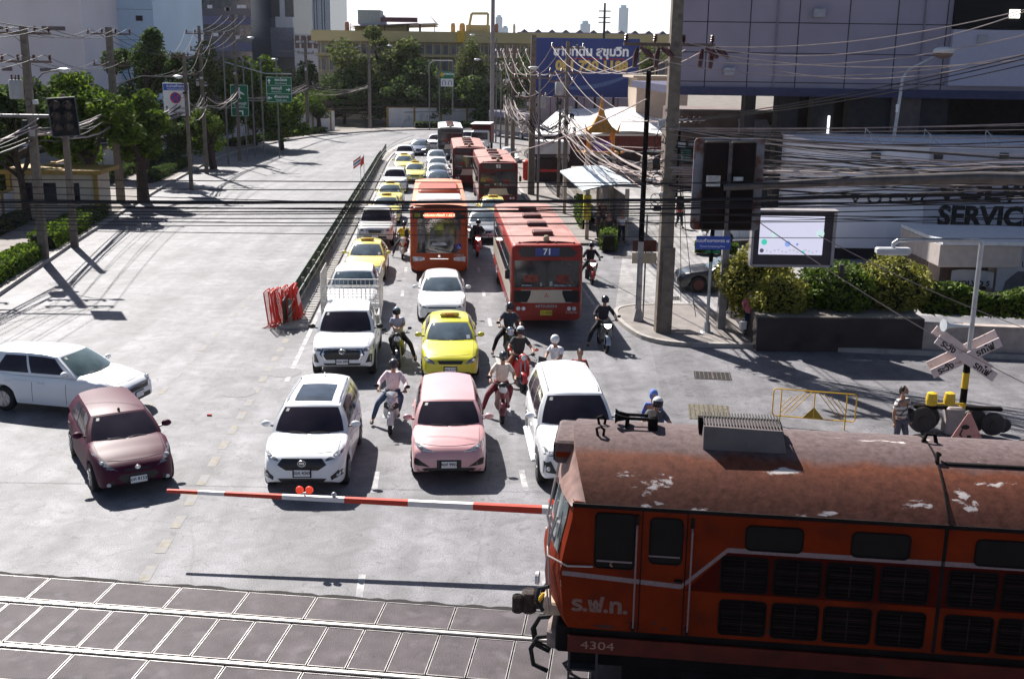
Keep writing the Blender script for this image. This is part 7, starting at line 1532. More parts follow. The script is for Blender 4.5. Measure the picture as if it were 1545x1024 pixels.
m = MB(); m.box((x_(137, 128, x0), -2.2, zat(158, 128, 150)), (x_(182, 128, x0), -.02, zat(104, 128, 150))); m.box((x_(132, 128, x0), -2.6, zat(104, 128, 150)), (x_(186, 128, x0), -.02, zat(100, 128, 150))); m.build('annex', t, mat('annex_blue', (.22, .30, .38), r=.7, var=.05), smooth=False)
for py in (14, 60): m = MB(); m.box((-W_/2, -.04, zat(py, 128, 190)), (W_/2, .01, zat(py+.6, 128, 190))); m.build('joint', t, mat('joint_grey', (.2, .26, .32)), smooth=False)
t, W_, zt = building('building', 'dark navy office building with glass bands and white window blinds', 'building', 236, 382, -200, 205, 25, MB3)
x0 = t.location.x
for k in range(6):
    py = 77 - k*40; m = MB(); m.box((-W_/2, -.5, zat(py, 205, 300)), (W_/2, -.02, zat(py-13, 205, 300))); m.build('floor_band', t, mat('band_navy', (.075, .085, .17), r=.5, var=.08), smooth=False)
wins(t, mat('office_glass', (.03, .035, .05), r=.12, var=.6, sc_=.9), -W_/2, W_/2, zat(110, 205), zat(-100, 205), 14, 5, fx_=.86)
rnd = random.Random(5)
for k in range(12): px = rnd.uniform(240, 375); py = rnd.choice((8, 12, 50, 54)); m = MB(); m.box((x_(px, 205, x0), -.06, zat(py+5, 205, px)), (x_(px+rnd.uniform(3, 9), 205, x0), -.035, zat(py, 205, px))); m.build('blind', t, MB4, smooth=False)
t, W_, zt = building('building', 'white framed office block with a projecting pale box between navy offices and the striped tower', 'building', 380, 446, -40, 222, 20, mat('office_dark', (.05, .055, .07), r=.4, var=.15))
x0 = t.location.x
for (a_, b_, c2, d2, m_) in ((380, -40, 388, 86, MB4), (420, 26, 446, 42, MB4), (427, -40, 433, 26, MB4), (412, 42, 446, 86, mat('office_mid', (.20, .21, .26), r=.6, var=.1)), (388, 28, 420, 40, mat('office_mid2', (.10, .11, .15), r=.6))):
    m = MB(); m.box((x_(a_, 222, x0), -1.2, zat(d2, 222, a_)), (x_(c2, 222, x0), -.02, zat(b_, 222, a_))); m.build('facade_panel', t, m_, smooth=False)
t, W_, zt = building('building', 'tall tower with pale vertical stripes left of the open sky', 'building', 438, 500, -60, 300, 30, mat('tower_glass', (.07, .09, .13), r=.25, var=.15))
for k in range(16): x = lerp(-W_/2, W_/2, (k+.5)/16); m = MB(); m.box((x-.22 if k % 3 else x-.5, -.5, 0), (x+.22, -.02, zt)); m.build('fin', t, mat('tower_fin', (.32, .36, .42), r=.5), smooth=False)
t, W_, zt = building('building', 'low white block between the offices and the yellow school', 'building', 445, 482, 52, 215, 12, MB4)
wins(t, mat('office_brown', (.16, .10, .09)), -W_/2, W_/2, zat(80, 215), zat(56, 215), 4, 2)
# yellow school
YS_ = 186; t, W_, zt = building('school_building', 'long yellow topped school building across the background behind the big trees', 'building', 480, 1030, 66, YS_, 18, mat('school_wall', (.32, .27, .20), r=.8, var=.15, sc_=.3))
x0 = t.location.x; MSY = mat('school_yellow', (.50, .40, .20), r=.7, var=.1, sc_=.3)
m = MB(); m.box((-W_/2-.8, -1.2, zat(66, YS_)), (W_/2, 18, zat(50, YS_))); m.build('parapet', t, MSY, smooth=False)
for (a_, b_, c2, d2, m_, dz) in ((534, 38, 612, 50, MSY, 2), (702, 38, 738, 52, MSY, 2), (540, 18, 574, 40, mat('louvre_grey', (.30, .32, .31), r=.6), 1), (690, 48, 702, 66, mat('school_orange', (.70, .42, .05), r=.6), -1.4), (575, 36, 612, 52, mat('shed_grey', (.35, .37, .38), r=.6), 3)):
    m = MB(); m.box((x_(a_, YS_, x0), dz, zat(d2, YS_)), (x_(c2, YS_, x0), dz+4, zat(b_, YS_))); m.build('roof_block', t, m_, smooth=False)
m = MB(); X0, X1 = x_(528, YS_, x0), x_(657, YS_, x0); zr0, zr1 = zat(37, YS_), zat(22, YS_)
m.add([(X0, 0, zr0-.6), (X1, 0, zr0), (x_(645, YS_, x0), 5, zr1), (X0+1.5, 5, zr1-.2), (X0, 10, zr0-.6), (X1, 10, zr0)], [(0, 1, 2, 3), (3, 2, 5, 4), (1, 5, 2), (0, 3, 4)]); m.add([(X0, 0, zr0-.9), (X1, 0, zr0-.3), (X1, 10, zr0-.3), (X0, 10, zr0-.9)], [(0, 1, 2, 3)]); m.build('roof', t, mat('roof_lilac', (.34, .32, .36), r=.6, var=.1), smooth=False)
m = MB()
for px in (529, 580, 632, 655): m.box((x_(px, YS_, x0), .5, zat(52, YS_)), (x_(px+(3 if px == 632 else .8), YS_, x0), .9, zr0-.2))
m.box((x_(575, YS_, x0), .2, zat(36, YS_)), (x_(630, YS_, x0), .5, zat(29, YS_))); m.build('roof_post', t, mat('post_maroon', (.12, .05, .06), r=.7), smooth=False)
m = MB()
for a_, b_ in (((705, 50), (711, 20)), ((711, 20), (736, 20)), ((736, 20), (735, 50))): p, q = GY(*a_, YS_), GY(*b_, YS_); m.tube((p.x-x0, 2, p.z), (q.x-x0, 2, q.z), .28, n=4)
m.build('roof_frame', t, MSY, smooth=False)
for px, pw, m_ in ((521, 7, 'tank_brown'), (682, 7, 'tank_tan'), (696, 9, 'tank_tan'), (748, 6, 'tank_brown'), (775, 4, 'tank_grey')):
    m = MB(); r_ = abs(x_(px+pw/2, YS_, x0)-x_(px, YS_, x0)); z = zat(50, YS_); m.lathe([(r_, z), (r_, z+1.1), (r_*.7, z+1.5), (r_*.1, z+1.6)], 12, None, 'z', (x_(px, YS_, x0), 3, 0)); m.build('water_tank', t, mat(m_, {'tank_brown': (.20, .11, .08), 'tank_tan': (.45, .30, .14), 'tank_grey': (.4, .4, .42)}[m_], r=.5))
for px in range(484, 1000, 12):
    m = MB(); m.box((x_(px, YS_, x0), -.10, zat(112, YS_)), (x_(px+1.6, YS_, x0), -.02, zat(66, YS_))); m.build('pilaster', t, MSY if px % 3 else mat('pilaster_tan', (.40, .30, .18)), smooth=False)
for (z0_, z1_) in ((84, 70), (110, 92)): wins(t, mat('school_window', (.10, .10, .12), r=.3, var=.6, sc_=.5), -W_/2, W_/2, zat(z0_, YS_), zat(z1_, YS_), 44, 1, y=-.04, fx_=.72, fz=.9)
m = MB(); m.box((-W_/2, -1.6, zat(88, YS_)), (W_/2, -.02, zat(85, YS_))); m.build('balcony', t, MSY, smooth=False)
# lilac industrial roofs behind the billboard, distant towers
t, W_, zt = building('building', 'long lilac grey warehouse roofline behind the blue billboard', 'building', 780, 1030, 50, 230, 30, mat('warehouse_lilac', (.24, .22, .29), r=.8, var=.1, sc_=.2))
for k in range(12): x = lerp(-W_/2, W_/2, (k+.5)/12); m = MB(); m.loft([[(x-.8, y, zt), (x+.8, y, zt), (x, y, zt+.6)] for y in (1, 8)], None, cap=True); m.build('roof_vent', t, mat('vent_dark', (.10, .08, .10)), smooth=False)
FAR_M = mat('far_tower_haze_blue', (.62, .72, .78), r=.6, var=.05, sc_=.02)  # fading by distance haze is painted into this pale blue
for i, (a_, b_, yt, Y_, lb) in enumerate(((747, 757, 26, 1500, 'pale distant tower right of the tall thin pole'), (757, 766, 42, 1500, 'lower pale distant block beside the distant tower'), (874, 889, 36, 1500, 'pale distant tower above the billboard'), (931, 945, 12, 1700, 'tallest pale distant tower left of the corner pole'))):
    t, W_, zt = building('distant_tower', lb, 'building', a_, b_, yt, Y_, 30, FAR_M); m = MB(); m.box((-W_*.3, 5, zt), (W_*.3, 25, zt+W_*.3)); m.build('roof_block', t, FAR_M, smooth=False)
g = GY(911, 60, 170); t = T('utility_pole', 'far lattice pole with three small crossarms above the billboard', 'utility pole', (g.x, 170, 0), 0); m = MB(); m.tube((0, 0, 0), (0, 0, zat(3, 170)), .3, .15); m.build('shaft', t, DST)
for py in (16, 26, 33): m = MB(); m.box((-.9, -.1, zat(py, 170)), (.9, .1, zat(py, 170)+.15)); m.build('crossarm', t, DST)
# big grey building upper right
YB = 62.0; MG_ = mat('cladding_lilac_grey', (.32, .28, .34), r=.7, var=.06, sc_=.3, dirt=(.25, .22, .27), dscale=.35, dlo=.4, dhi=.8); MJ = mat('joint_dark', (.06, .055, .07), r=.8, var=0)
xL = GY(1022, 60, YB).x; xR = xL + 34; z0b = zat(133, YB, 1200); t = T('building', 'big lilac grey panelled building raised on dark columns at the upper right', 'building', (xL, YB, 0), R(-.6))
m = MB(); m.box((0, 0, z0b), (xR-xL, 3, z0b+16)); m.build('wall', t, MG_, smooth=False); m = MB(); m.box((-.30, -.15, z0b), (-.002, .2, z0b+16)); m.build('corner_trim', t, mat('corner_pale', (.5, .55, .62), r=.5), smooth=False)
for px in (1066, 1130, 1203, 1278, 1350, 1424): m = MB(); x = GY(px, 65, YB).x-xL; m.box((x-.03, -.012, z0b), (x+.03, .005, z0b+16)); m.build('panel_joint', t, MJ, smooth=False)
for py in (125, 81, 35, -10): m = MB(); m.box((0, -.014, zat(py, YB, 1200)-.025), (GY(1430, 65, YB).x-xL, .005, zat(py, YB, 1200)+.025)); m.build('panel_joint', t, MJ, smooth=False)
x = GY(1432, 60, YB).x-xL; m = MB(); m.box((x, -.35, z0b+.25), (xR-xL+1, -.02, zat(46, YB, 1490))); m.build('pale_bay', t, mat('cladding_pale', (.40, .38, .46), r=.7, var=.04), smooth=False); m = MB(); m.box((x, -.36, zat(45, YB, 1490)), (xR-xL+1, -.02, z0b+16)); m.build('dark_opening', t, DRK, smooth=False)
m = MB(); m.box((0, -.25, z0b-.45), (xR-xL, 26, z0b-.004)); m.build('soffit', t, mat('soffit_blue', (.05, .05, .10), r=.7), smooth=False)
m = MB(); m.box((x+1.3, -.30, zat(14, YB, 1490)), (x+2.0, -.26+.0, zat(6, YB, 1490))); m = MB(); q = GY(1523, 22, YB); m.box((q.x-xL-.25, -.45, q.z-.22), (q.x-xL+.3, -.37, q.z+.22)); m.build('wall_lamp', t, mat('lit_wall_lamp', (.8, .8, .7), var=0, emit=((1, .95, .8), 1.5)))
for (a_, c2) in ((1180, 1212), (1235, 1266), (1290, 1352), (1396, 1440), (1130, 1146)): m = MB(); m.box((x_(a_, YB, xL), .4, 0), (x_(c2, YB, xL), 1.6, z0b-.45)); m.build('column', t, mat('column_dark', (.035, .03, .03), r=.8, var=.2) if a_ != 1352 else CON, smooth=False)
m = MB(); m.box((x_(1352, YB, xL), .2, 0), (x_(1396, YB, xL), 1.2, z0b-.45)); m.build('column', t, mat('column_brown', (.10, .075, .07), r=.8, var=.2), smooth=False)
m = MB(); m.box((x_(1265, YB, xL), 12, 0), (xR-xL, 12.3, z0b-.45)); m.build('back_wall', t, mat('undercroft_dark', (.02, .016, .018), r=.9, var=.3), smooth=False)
m = MB(); m.box((x_(1256, YB, xL), .1, zat(217, YB, 1258)), (x_(1259, YB, xL), .2, zat(175, YB, 1258))); m.build('tube_light', t, mat('lit_tube', (.8, .8, .8), var=0, emit=((.9, .95, 1), .9)))
for k_, (px, py) in enumerate(((1480, 60), (1100, 108), (1236, 20))):
    q = GY(px, py, YB-.3); m = MB(); m.box((q.x-xL-.3, -.42, q.z-.22), (q.x-xL+.3, -.37 if k_ == 0 else -.02, q.z+.22), None, .03); m.build('air_conditioner', t, mat('ac_grey', (.35, .34, .37), r=.6), smooth=False)
for px in (1170, 1390): m = MB(); x = GY(px, 65, YB).x-xL; m.tube((x, -.06, z0b), (x, -.06, z0b+16), .05, n=6); m.build('drain_pipe', t, mat('pipe_lilac', (.22, .20, .25), r=.6))
# white service building
YV = 53.0; xV = GY(1240, 300, YV).x; zV = zat(222, YV, 1300); xE = xV + 22; t = T('service_building', 'white low building with black SERVICE lettering behind the cables on the right', 'building', (xV, YV, 0), R(-1.0))
MV = mat('service_white', (.78, .76, .80), r=.7, var=.06, sc_=.5, dirt=(.6, .58, .64), dscale=.5); z0v = zat(385, YV, 1300)
m = MB(); m.box((0, 0, max(z0v, .2)+.35), (xE-xV, 10, zV)); m.build('wall', t, MV, smooth=False); m = MB(); m.box((.02, .35, 0), (xE-xV, 10, max(z0v, .2)+.35)); m.build('base_wall', t, mat('base_dark', (.04, .035, .04), r=.8), smooth=False)
m = MB(); m.box((-.1, -.12, zV), (xE-xV, 10, zV+.12)); m.build('coping', t, MV, smooth=False)
xs0 = GY(1400, 250, YV).x - xV; m = MB(); m.box((xs0, -.10, z0v+.2), (xE-xV, -.004, zV-.02)); m.build('sign_band', t, mat('service_band', (.50, .48, .54), r=.7, var=.05), smooth=False)
def vt(s_, px, py, size, sx=1.0, bold=.02, y=-.12): q = GY(px, py, YV); text(s_, size, INK, frame((q.x-xV, y, q.z), (1, 0, 0)), t, extr=.01, bold=bold, sx=sx)
vt('SERVICE', 1486, 327, 1.30, 1.0, .055); vt('VOLVO', 1494, 289, 1.36, 1.15, .055); vt('V O L V O', 1346, 301, .62, 1.5, .01, -.02)
for k, px in enumerate((1320, 1413, 1511)):
    q = GY(px, 235, YV); m = MB(); m.box((q.x-xV-.2, -.25, q.z-.15), (q.x-xV+.2, -.01, q.z+.15), None, .02); m.build('wall_light', t, DST)
for px in (1306, 1395, 1487):
    m = MB(); a, b = GY(px, 222, YV), GY(px, 194, YV); x = a.x-xV; hgt = b.z-a.z
    for k in range(3): m.tube((x+k*.30, .3, zV), (x+k*.30, .3, zV+hgt*(1-.25*k)), .02, n=5)
    m.tube((x, .3, zV+hgt), (x+.9, .3, zV+.05), .022, n=5); m.build('roof_ladder', t, STL)
# shop front below with awning, banner and car poster
YF = 46.0; xF = GY(1398, 400, YF).x; t = T('shop_front', 'beige kiosk front with a flat awning and a white banner below the service building', 'building', (xF, YF, 0), 0)
zA = zat(362, YF, 1450); m = MB(); m.box((0, 0, 0), (9, 4, zA-.9)); m.build('wall', t, mat('kiosk_brown', (.10, .07, .06), r=.8, var=.3, sc_=2), smooth=False); m = MB(); m.box((0, -1.3, zA-.95), (3.4, 3.5, zA), None, .04); m.build('awning', t, mat('kiosk_cream', (.36, .32, .30), r=.7, var=.1), smooth=False); m = MB(); m.box((0, -1.5, zA+.01), (9.2, 3.5, zA+.16)); m.build('awning_edge', t, mat('edge_pale', (.5, .52, .55), r=.6), smooth=False)
for x in (.35, 2.9): m = MB(); m.box((x-.3, -.1, 0), (x+.2, -.002, zA-.95)); m.build('pillar', t, mat('kiosk_pillar', (.30, .24, .21), r=.7), smooth=False)
m = MB(); q0, q1 = GY(1436, 408, YF-.3), GY(1498, 432, YF-.3); m.grid(lambda i, j: (lerp(q0.x, q1.x, i)-xF, -.3+.05*math.sin(i*9), lerp(q1.z, q0.z, j)+.10*math.sin(i*3)-.1*i), 14, 4); bn = m.build('banner', t, mat('banner_cloth', (.42, .42, .45), r=.8, var=.1)); text('VOLVO S', .30, INK, frame(((q0.x+q1.x)/2-xF, -.37, q1.z+.12), (1, 0, 0)), bn, sx=1.2, bold=.01)
m = MB(); q0, q1 = GY(1508, 372, YF-.2), GY(1590, 455, YF-.2); m.box((q0.x-xF, -.25, q1.z), (q1.x-xF, -.15, q0.z)); po = m.build('poster', t, mat('poster_grey', (.38, .38, .42), r=.5, var=.1)); m = MB(); cxp = GY(1538, 425, YF).x-xF; czp = GY(1538, 425, YF).z
m.loft([[(cxp+a*.8, y, czp+b_*.55) for a, b_ in ((-1, -.8), (1.4, -.8), (1.4, .2), (.9, .9), (-.3, .9), (-.9, .1))] for y in (-.27, -.255)], None, cap=True); m.build('printed_car', po, mat('print_dark', (.05, .05, .07), r=.4, var=.4, sc_=4), smooth=False)
text('U', .4, INK, frame((GY(1542, 398, YF).x-xF, -.262, GY(1542, 398, YF).z), (1, 0, 0)), po)
g = GY(1415, 441, 41.5); m = MB(); m.box((-.32, -.3, 0), (.32, .3, .25), None, .05); m.ball((0, 0, .28), (.30, .28, .30)); t = m.build('bin', None, RED); t.location = (g.x, g.y, g.z-.35); m = MB(); m.box((-.25, -.2, -(g.z-.35)), (.25, .2, -.004)); m.build('stand', t, DST); tag(t, 'red rounded box on a dark stand in front of the beige kiosk', 'box')
g = G(1369, 388); t = T('marker_pole', 'thin white pole with red bands in front of the white service building', 'pole', g, 0)
zt_ = zat(252, g.y, 1375)
for k in range(6): m = MB(); m.tube((0, 0, zt_*k/6), (0, 0, zt_*(k+1)/6), .045, n=7); m.build('band', t, WHT if k % 3 else mat('band_red_worn', (.45, .16, .13), r=.6))
# white canopy hall with maroon fence
YC = 101; xc0, xc1 = GY(800, 180, YC).x, GY(1012, 180, YC).x; t = T('market_hall', 'low hall with a sunlit white canopy roof and maroon slatted front below the billboard', 'building', ((xc0+xc1)/2, YC, 0), 0); hw = (xc1-xc0)/2
za_, zb_ = zat(201, YC, 900), zat(165, YC+16, 900); m = MB(); m.add([(-hw, 0, za_-.2), (hw, 0, za_), (hw, 15, zb_+.3), (-hw+3.2, 15, zb_), (-hw, 0, za_-.35), (hw, 0, za_-.15)], [(0, 1, 2, 3), (0, 4, 5, 1)]); m.add([(hw, 0, za_), (hw, 15, zb_+.3), (hw, 15, za_-2)], [(0, 1, 2)]); m.grid(lambda i, j: (lerp(hw-7, hw-.5, i), lerp(-.6, 5, j), lerp(za_-.1, za_+1.3, j) + .9*math.sin(PI*i)*(.4+.6*j)), 12, 4); m.build('canopy', t, mat('canopy_white', (.78, .77, .76), r=.8, var=.08, sc_=.4))
m = MB(); m.box((-hw+.4, .6, 0), (hw, 14, za_-.5)); m.build('hall_wall', t, mat('hall_dark', (.045, .03, .03), r=.8, var=.3), smooth=False)
m = MB(); zf0, zf1 = zat(224, YC, 900), zat(204, YC, 900)
for k in range(60): x = lerp(-hw+3, hw, k/59); m.box((x-.06, .42, zf0), (x+.06, .5, zf1))
m.box((-hw+3, .38, zf1), (hw, .52, zf1+.12)); m.box((-hw+3, .38, zf0-.1), (hw, .52, zf0)); m.build('slatted_front', t, mat('slat_maroon', (.20, .05, .04), r=.7, var=.2), smooth=False)
t, W_, zt = building('wall_panels', 'pale rust streaked wall strip under the blue billboard', 'wall', 806, 960, 147, 119.5, .4, mat('streaked_wall', (.45, .38, .38), r=.8, var=.1, dirt=(.3, .15, .1), dscale=.6))
for k in range(7): x = lerp(-W_/2, W_/2, k/6); m = MB(); m.box((x-.05, -.04, 0), (x+.05, .01, zt)); m.build('rust_joint', t, mat('rust_line', (.25, .13, .10)), smooth=False)
t, W_, zt = building('building', 'beige flat roofed house between the billboard and the grey building', 'building', 962, 1040, 118, 105, 8, mat('house_beige', (.42, .34, .27), r=.8, var=.1)); m = MB(); m.box((-W_/2-.5, -1.5, zt), (W_/2, 9, zt+.2)); m.build('roof', t, mat('roof_tan', (.45, .38, .30), r=.8), smooth=False)
t, W_, zt = building('building', 'cluttered white and brown shop row behind the corner pole', 'building', 1030, 1240, 168, 84, 10, mat('shops_brown', (.16, .12, .11), r=.8, var=.4, sc_=.6))
rnd = random.Random(9)
for k in range(16):
    x = lerp(-W_/2, W_/2, rnd.random()*.85); z = rnd.uniform(.3, zt-1.2); m = MB(); m.box((x, -.3-rnd.random()*.4, z), (x+rnd.uniform(.5, 1.6), -.02, z+rnd.uniform(.5, 1.5))); m.build('shop_panel', t, [MWW, MB4, mat('shop_dark', (.03, .03, .035)), mat('shop_teal', (.05, .14, .13)), mat('shop_blue', (.05, .09, .30))][k % 5], smooth=False)
for k_, px in enumerate((1140, 1172, 1206, 1232)):
    m = MB(); x = x_(px, 84, t.location.x); z = zat(200+8*(k_ % 3), 84, px); m.loft([[(x-1.1, y, zz), (x+1.1, y, zz), (x+1.1, y, zz+.06), (x-1.1, y, zz+.06)] for y, zz in ((-3.6, z-.3), (-.05, z+.9))], None, cap=True); m.build('awning', t, mat('sun_catcher_white', (.75, .75, .73), r=.7), smooth=False)  # sloped white slabs added to catch sun, in place of bright spots farther back
# shrine
g = Vector((GY(905, 250, 90).x, 90, 0)); t = T('shrine', 'golden spirit shrine with a pointed roof on a stepped grey base', 'shrine', g, RYAW); GD = mat('shrine_gold', (.60, .27, .04), r=.35, var=.25, sc_=6, m=.3)
m = MB()
for k, (a_, h_) in enumerate(((3.6, .35), (2.9, .7), (2.2, 1.05))): m.box((-a_, -a_*.6, h_-.35), (a_, a_*.6, h_), None, .03)
m.build('base', t, mat('shrine_stone', (.33, .28, .26), r=.8, var=.15), smooth=False)
for sx in (-1, 0, 1): m = MB(); m.lathe([(.34, 1.05), (.14, 1.6), (.20, 2.0), (.32, 2.2)], 10, None, 'z', (sx*1.1, -.4, 0)); m.build('pedestal', t, mat('shrine_stone_pale', (.55, .48, .42), r=.7))
m = MB(); m.box((-1.4, -.8, 2.2), (1.4, .8, 2.4), None, .03)
for sx in (-1, 1):
    for sy in (-.6, .6): m.tube((sx*.95, sy, 2.4), (sx*.95, sy, 3.9), .12)
m.loft([[(-1.35*k, -.9*k, z), (1.35*k, -.9*k, z), (1.35*k, .9*k, z), (-1.35*k, .9*k, z)] for k, z in ((1, 3.9), (.7, 4.3), (.62, 4.35), (.4, 4.8), (.2, 5.3), (.08, 6.2), (.01, 6.9))], None, cap=True); m.build('gold_tower', t, GD)
for sx in (-1, 1): m = MB(); m.tube((sx*1.2, -.7, 3.9), (sx*1.45, -.9, 4.7), .12, .02); m.tube((sx*1.6, -.4, 2.3), (sx*2.2, -.4, 2.5), .10, .03); m.build('finial', t, GD)
m = MB(); m.box((-.7, -.9, 2.45), (.7, -.82, 3.3)); m.build('purple_garland', t, mat('garland_purple', (.22, .06, .35), r=.8, var=.3, sc_=10))
for i, sx in enumerate((-3.3, 3.6)):
    q = g + RN*sx + RD*-1.2; e = T('elephant_statue', ['pale stone elephant statue left of the golden shrine', 'pale stone elephant statue right of the golden shrine'][i], 'statue', q, RYAW-PI/2); st = mat('statue_stone', (.50, .46, .40), r=.8, var=.2)
    m = MB(); m.box((-.8, -.5, 0), (.8, .5, .6), None, .05); m.build('plinth', e, CON); m = MB(); m.ball((-.1, 0, 1.55), (.75, .48, .5)); m.ball((.7, 0, 1.9), (.36, .32, .36)); m.path([(1.0, 0, 1.85), (1.2, 0, 1.4), (1.15, 0, .9)], [.15, .1, .06], 8)
    for a_, b_ in ((.4, .25), (.4, -.25), (-.5, .25), (-.5, -.25)): m.tube((a_, b_, 1.5), (a_, b_, .6), .2, .16)
    m.build('body', e, st); 
    for sy in (1, -1): m = MB(); m.ball((.6, sy*.42, 1.9), (.10, .16, .30)); m.build('ear', e, st)
# bus shelter
g = RP(8.9, 62.5); t = T('bus_shelter', 'bus shelter with a pale curved roof on thin posts, black and yellow striped pillar', 'shelter', g, RYAW-R(0))
m = MB(); m.grid(lambda i, j: (lerp(-1.2, 1.5, i), lerp(-5.5, 5.5, j), 2.75 + .35*math.sin(PI*i*.6)), 8, 6); m.grid(lambda i, j: (lerp(-1.2, 1.5, i), lerp(-5.5, 5.5, j), 2.68 + .35*math.sin(PI*i*.6)), 8, 6); m.build('roof', t, mat('shelter_roof', (.50, .56, .60), r=.4, var=.08))
for x, y in ((1.2, -5.2), (1.2, 0), (1.2, 5.2), (-.9, -5.2), (-.9, 5.2)): m = MB(); m.box((x-.10, y-.10, 0), (x+.10, y+.10, 2.8)); m.build('post', t, mat('shelter_post', (.45, .38, .30), r=.7), smooth=False)
m = MB(); m.box((.3, -4.5, .35), (.9, 4.5, .48), None, .02); m.build('bench', t, DST); m = MB(); m.box((-1.15, -5.6, 1.2), (-.75, -5.3, 2.5), None, .02); m.build('striped_panel', t, mat('hazard_yellow', (.5, .4, .04), r=.6, var=.9, sc_=3))
m = MB(); m.box((1.3, -5.0, .5), (1.36, 5.0, 2.3)); m.build('back_panel', t, mat('shelter_panel', (.16, .14, .15), r=.5, var=.5, sc_=1.2), smooth=False)
g = G(793, 274); m = MB(); m.lathe([(.28, 0), (.28, .18), (.24, .2), (.24, 1.45), (.30, 1.5), (.30, 1.62), (.1, 1.75)], 14); t = m.build('post_box', None, RED); t.location = g; tag(t, 'round red post box beside the broad concrete pole', 'post box')
# dark parked vehicle stall
g = RP(9.2, 88); t = T('food_stall', 'dark stall with a white top on the right pavement left of the shrine', 'stall', g, RYAW)
m = MB(); m.box((-1.3, -1, .1), (1.3, 1, 2.0), None, .1); m.build('cart', t, mat('stall_dark', (.04, .02, .02), r=.7, var=.5, sc_=3)); m = MB(); m.box((-1.4, -1.2, 2.3), (1.4, 1.2, 3.3), None, .05); m.build('white_top', t, MWW); m = MB(); m.box((-.9, -1.03, .9), (.9, -1.0, 1.1)); m.build('red_strip', t, RED)
# ---------- median ----------
MDG = mat('median_hedge_green', (.018, .035, .015), r=.9, var=.4, sc_=6)
MED = [(-5.0, 37.6), (-5.0, 60), (-5.0, 90), (-5.0, 104), (-4.7, 116), (-3.9, 126), (-2.4, 135)]
band('median_slab', [(n-.5, t_) for n, t_ in cubic(MED, 4)], 1.0, -.02, .10, M_KERB)
t = T('median_barrier', 'long guard rail fence with dark green mesh along the median between the carriageways', 'fence', RP(-5, 38), 0); o_ = RP(-5, 38)
ml = [RP(n-.30, t_)-o_ for n, t_ in cubic(MED, 4)]; m = MB()
m.loft([[p+Vector((-.02, 0, .15)), p+Vector((.02, 0, .15)), p+Vector((.02, 0, .98)), p+Vector((-.02, 0, .98))] for p in ml[:14]], None, cap=True); m.build('green_mesh', t, mat('mesh_dark_green', (.012, .035, .022), r=.8, var=.3, sc_=3), smooth=False)
m = MB()
for off in (.20,):
    for z in (.42, .75): m.path([p + RN*off + Vector((0, 0, z)) for p in ml], .028, 5)
m.path([p + Vector((0, 0, 1.0)) for p in ml[:14]], .022, 5); m.build('guard_rail', t, mat('rail_pale_green', (.20, .24, .21), r=.5, m=.3, var=.3, sc_=4))
for k in range(40):
    tt = 38.2 + k*2.0; n_ = -5.3; q = RP(n_, tt) - o_; m = MB(); m.obox((q.x+.15, q.y, .5), (.05, .12, .9), RYAW+PI/2); m.build('rail_post', t, mat('rail_post_mixed', (.25, .22, .2), r=.7, var=.6, sc_=3), smooth=False)
t = T('drain_grate_strip', 'ribbed grey drainage strip beside the median fence', 'grate', RP(-4.75, 38), 0); m = MB(); 
for k in range(150):
    tt = 38 + k*.45; a, b, c, d = [RP(n_, t_) - RP(-4.75, 38) for n_, t_ in ((-4.85, tt), (-4.52, tt), (-4.52, tt+.22), (-4.85, tt+.22))]; m.prism([(p.x, p.y) for p in (a, b, c, d)], .10, .125)
m.build('slabs', t, mat('strip_grey', (.26, .25, .25), r=.8, var=.2), smooth=False)
# flags
for i, (px, tp) in enumerate(((541, 'th'), (546, 'red'))):
    g = G(px+4, 298-i*2); zz = 2.6; t = T('flag', ['small striped red white and blue flag on the median fence', 'small plain red flag on the median fence'][i], 'flag', g, 0); m = MB(); m.tube((0, 0, 0), (0, 0, 2.9), .02); m.build('flagpole', t, STL)
    cols = [RED, WHT, SB, WHT, RED] if i == 0 else [RED]
    for k, c_ in enumerate(cols):
        hh = (.55/len(cols)); z1 = 2.85 - k*hh; m = MB(); m.grid(lambda a, b: (-.5*a if i == 0 else -.25*a, .05*math.sin(a*5), z1 - hh*b - .35*a), 8, 1); m.build('stripe', t, c_)
# stacked red barriers
for i in range(12):
    g = RP(-5.75 + i*.085, 37.9 + i*.10 + random.uniform(-.1, .1)); t = T('crowd_barrier', 'red steel crowd barrier leaning in the stack at the end of the median', 'barrier', g, R(60), 'stacked red crowd barriers'); t.rotation_euler = (R(-6+random.uniform(-4, 4)), R(random.uniform(-3, 3)), RYAW + R(90+random.uniform(-9, 3))); m = MB()
    m.path([(x, 0, z) for x, z in rrect(-.42, .42, .15, 1.25+.1*random.random(), .08)] + [(.42, 0, 1.1)], .022, 5); m.build('frame', t, RED); m = MB()
    for k in range(7): x = -.33+k*.11; m.tube((x, 0, .17), (x, 0, 1.25), .009, n=4)
    m.build('bars', t, RED); m = MB()
    for x in (-.35, .35): m.path([(x, -.2, .02), (x, -.1, .06), (x, 0, .16), (x, .1, .06), (x, .28, .02)], .02, 5)
    m.build('feet', t, RED)
    if i == 11: m = MB(); m.box((-.35, -.03, .6), (.35, -.012, 1.0)); m.build('plate', t, mat('plate_pink', (.6, .42, .42), r=.6))
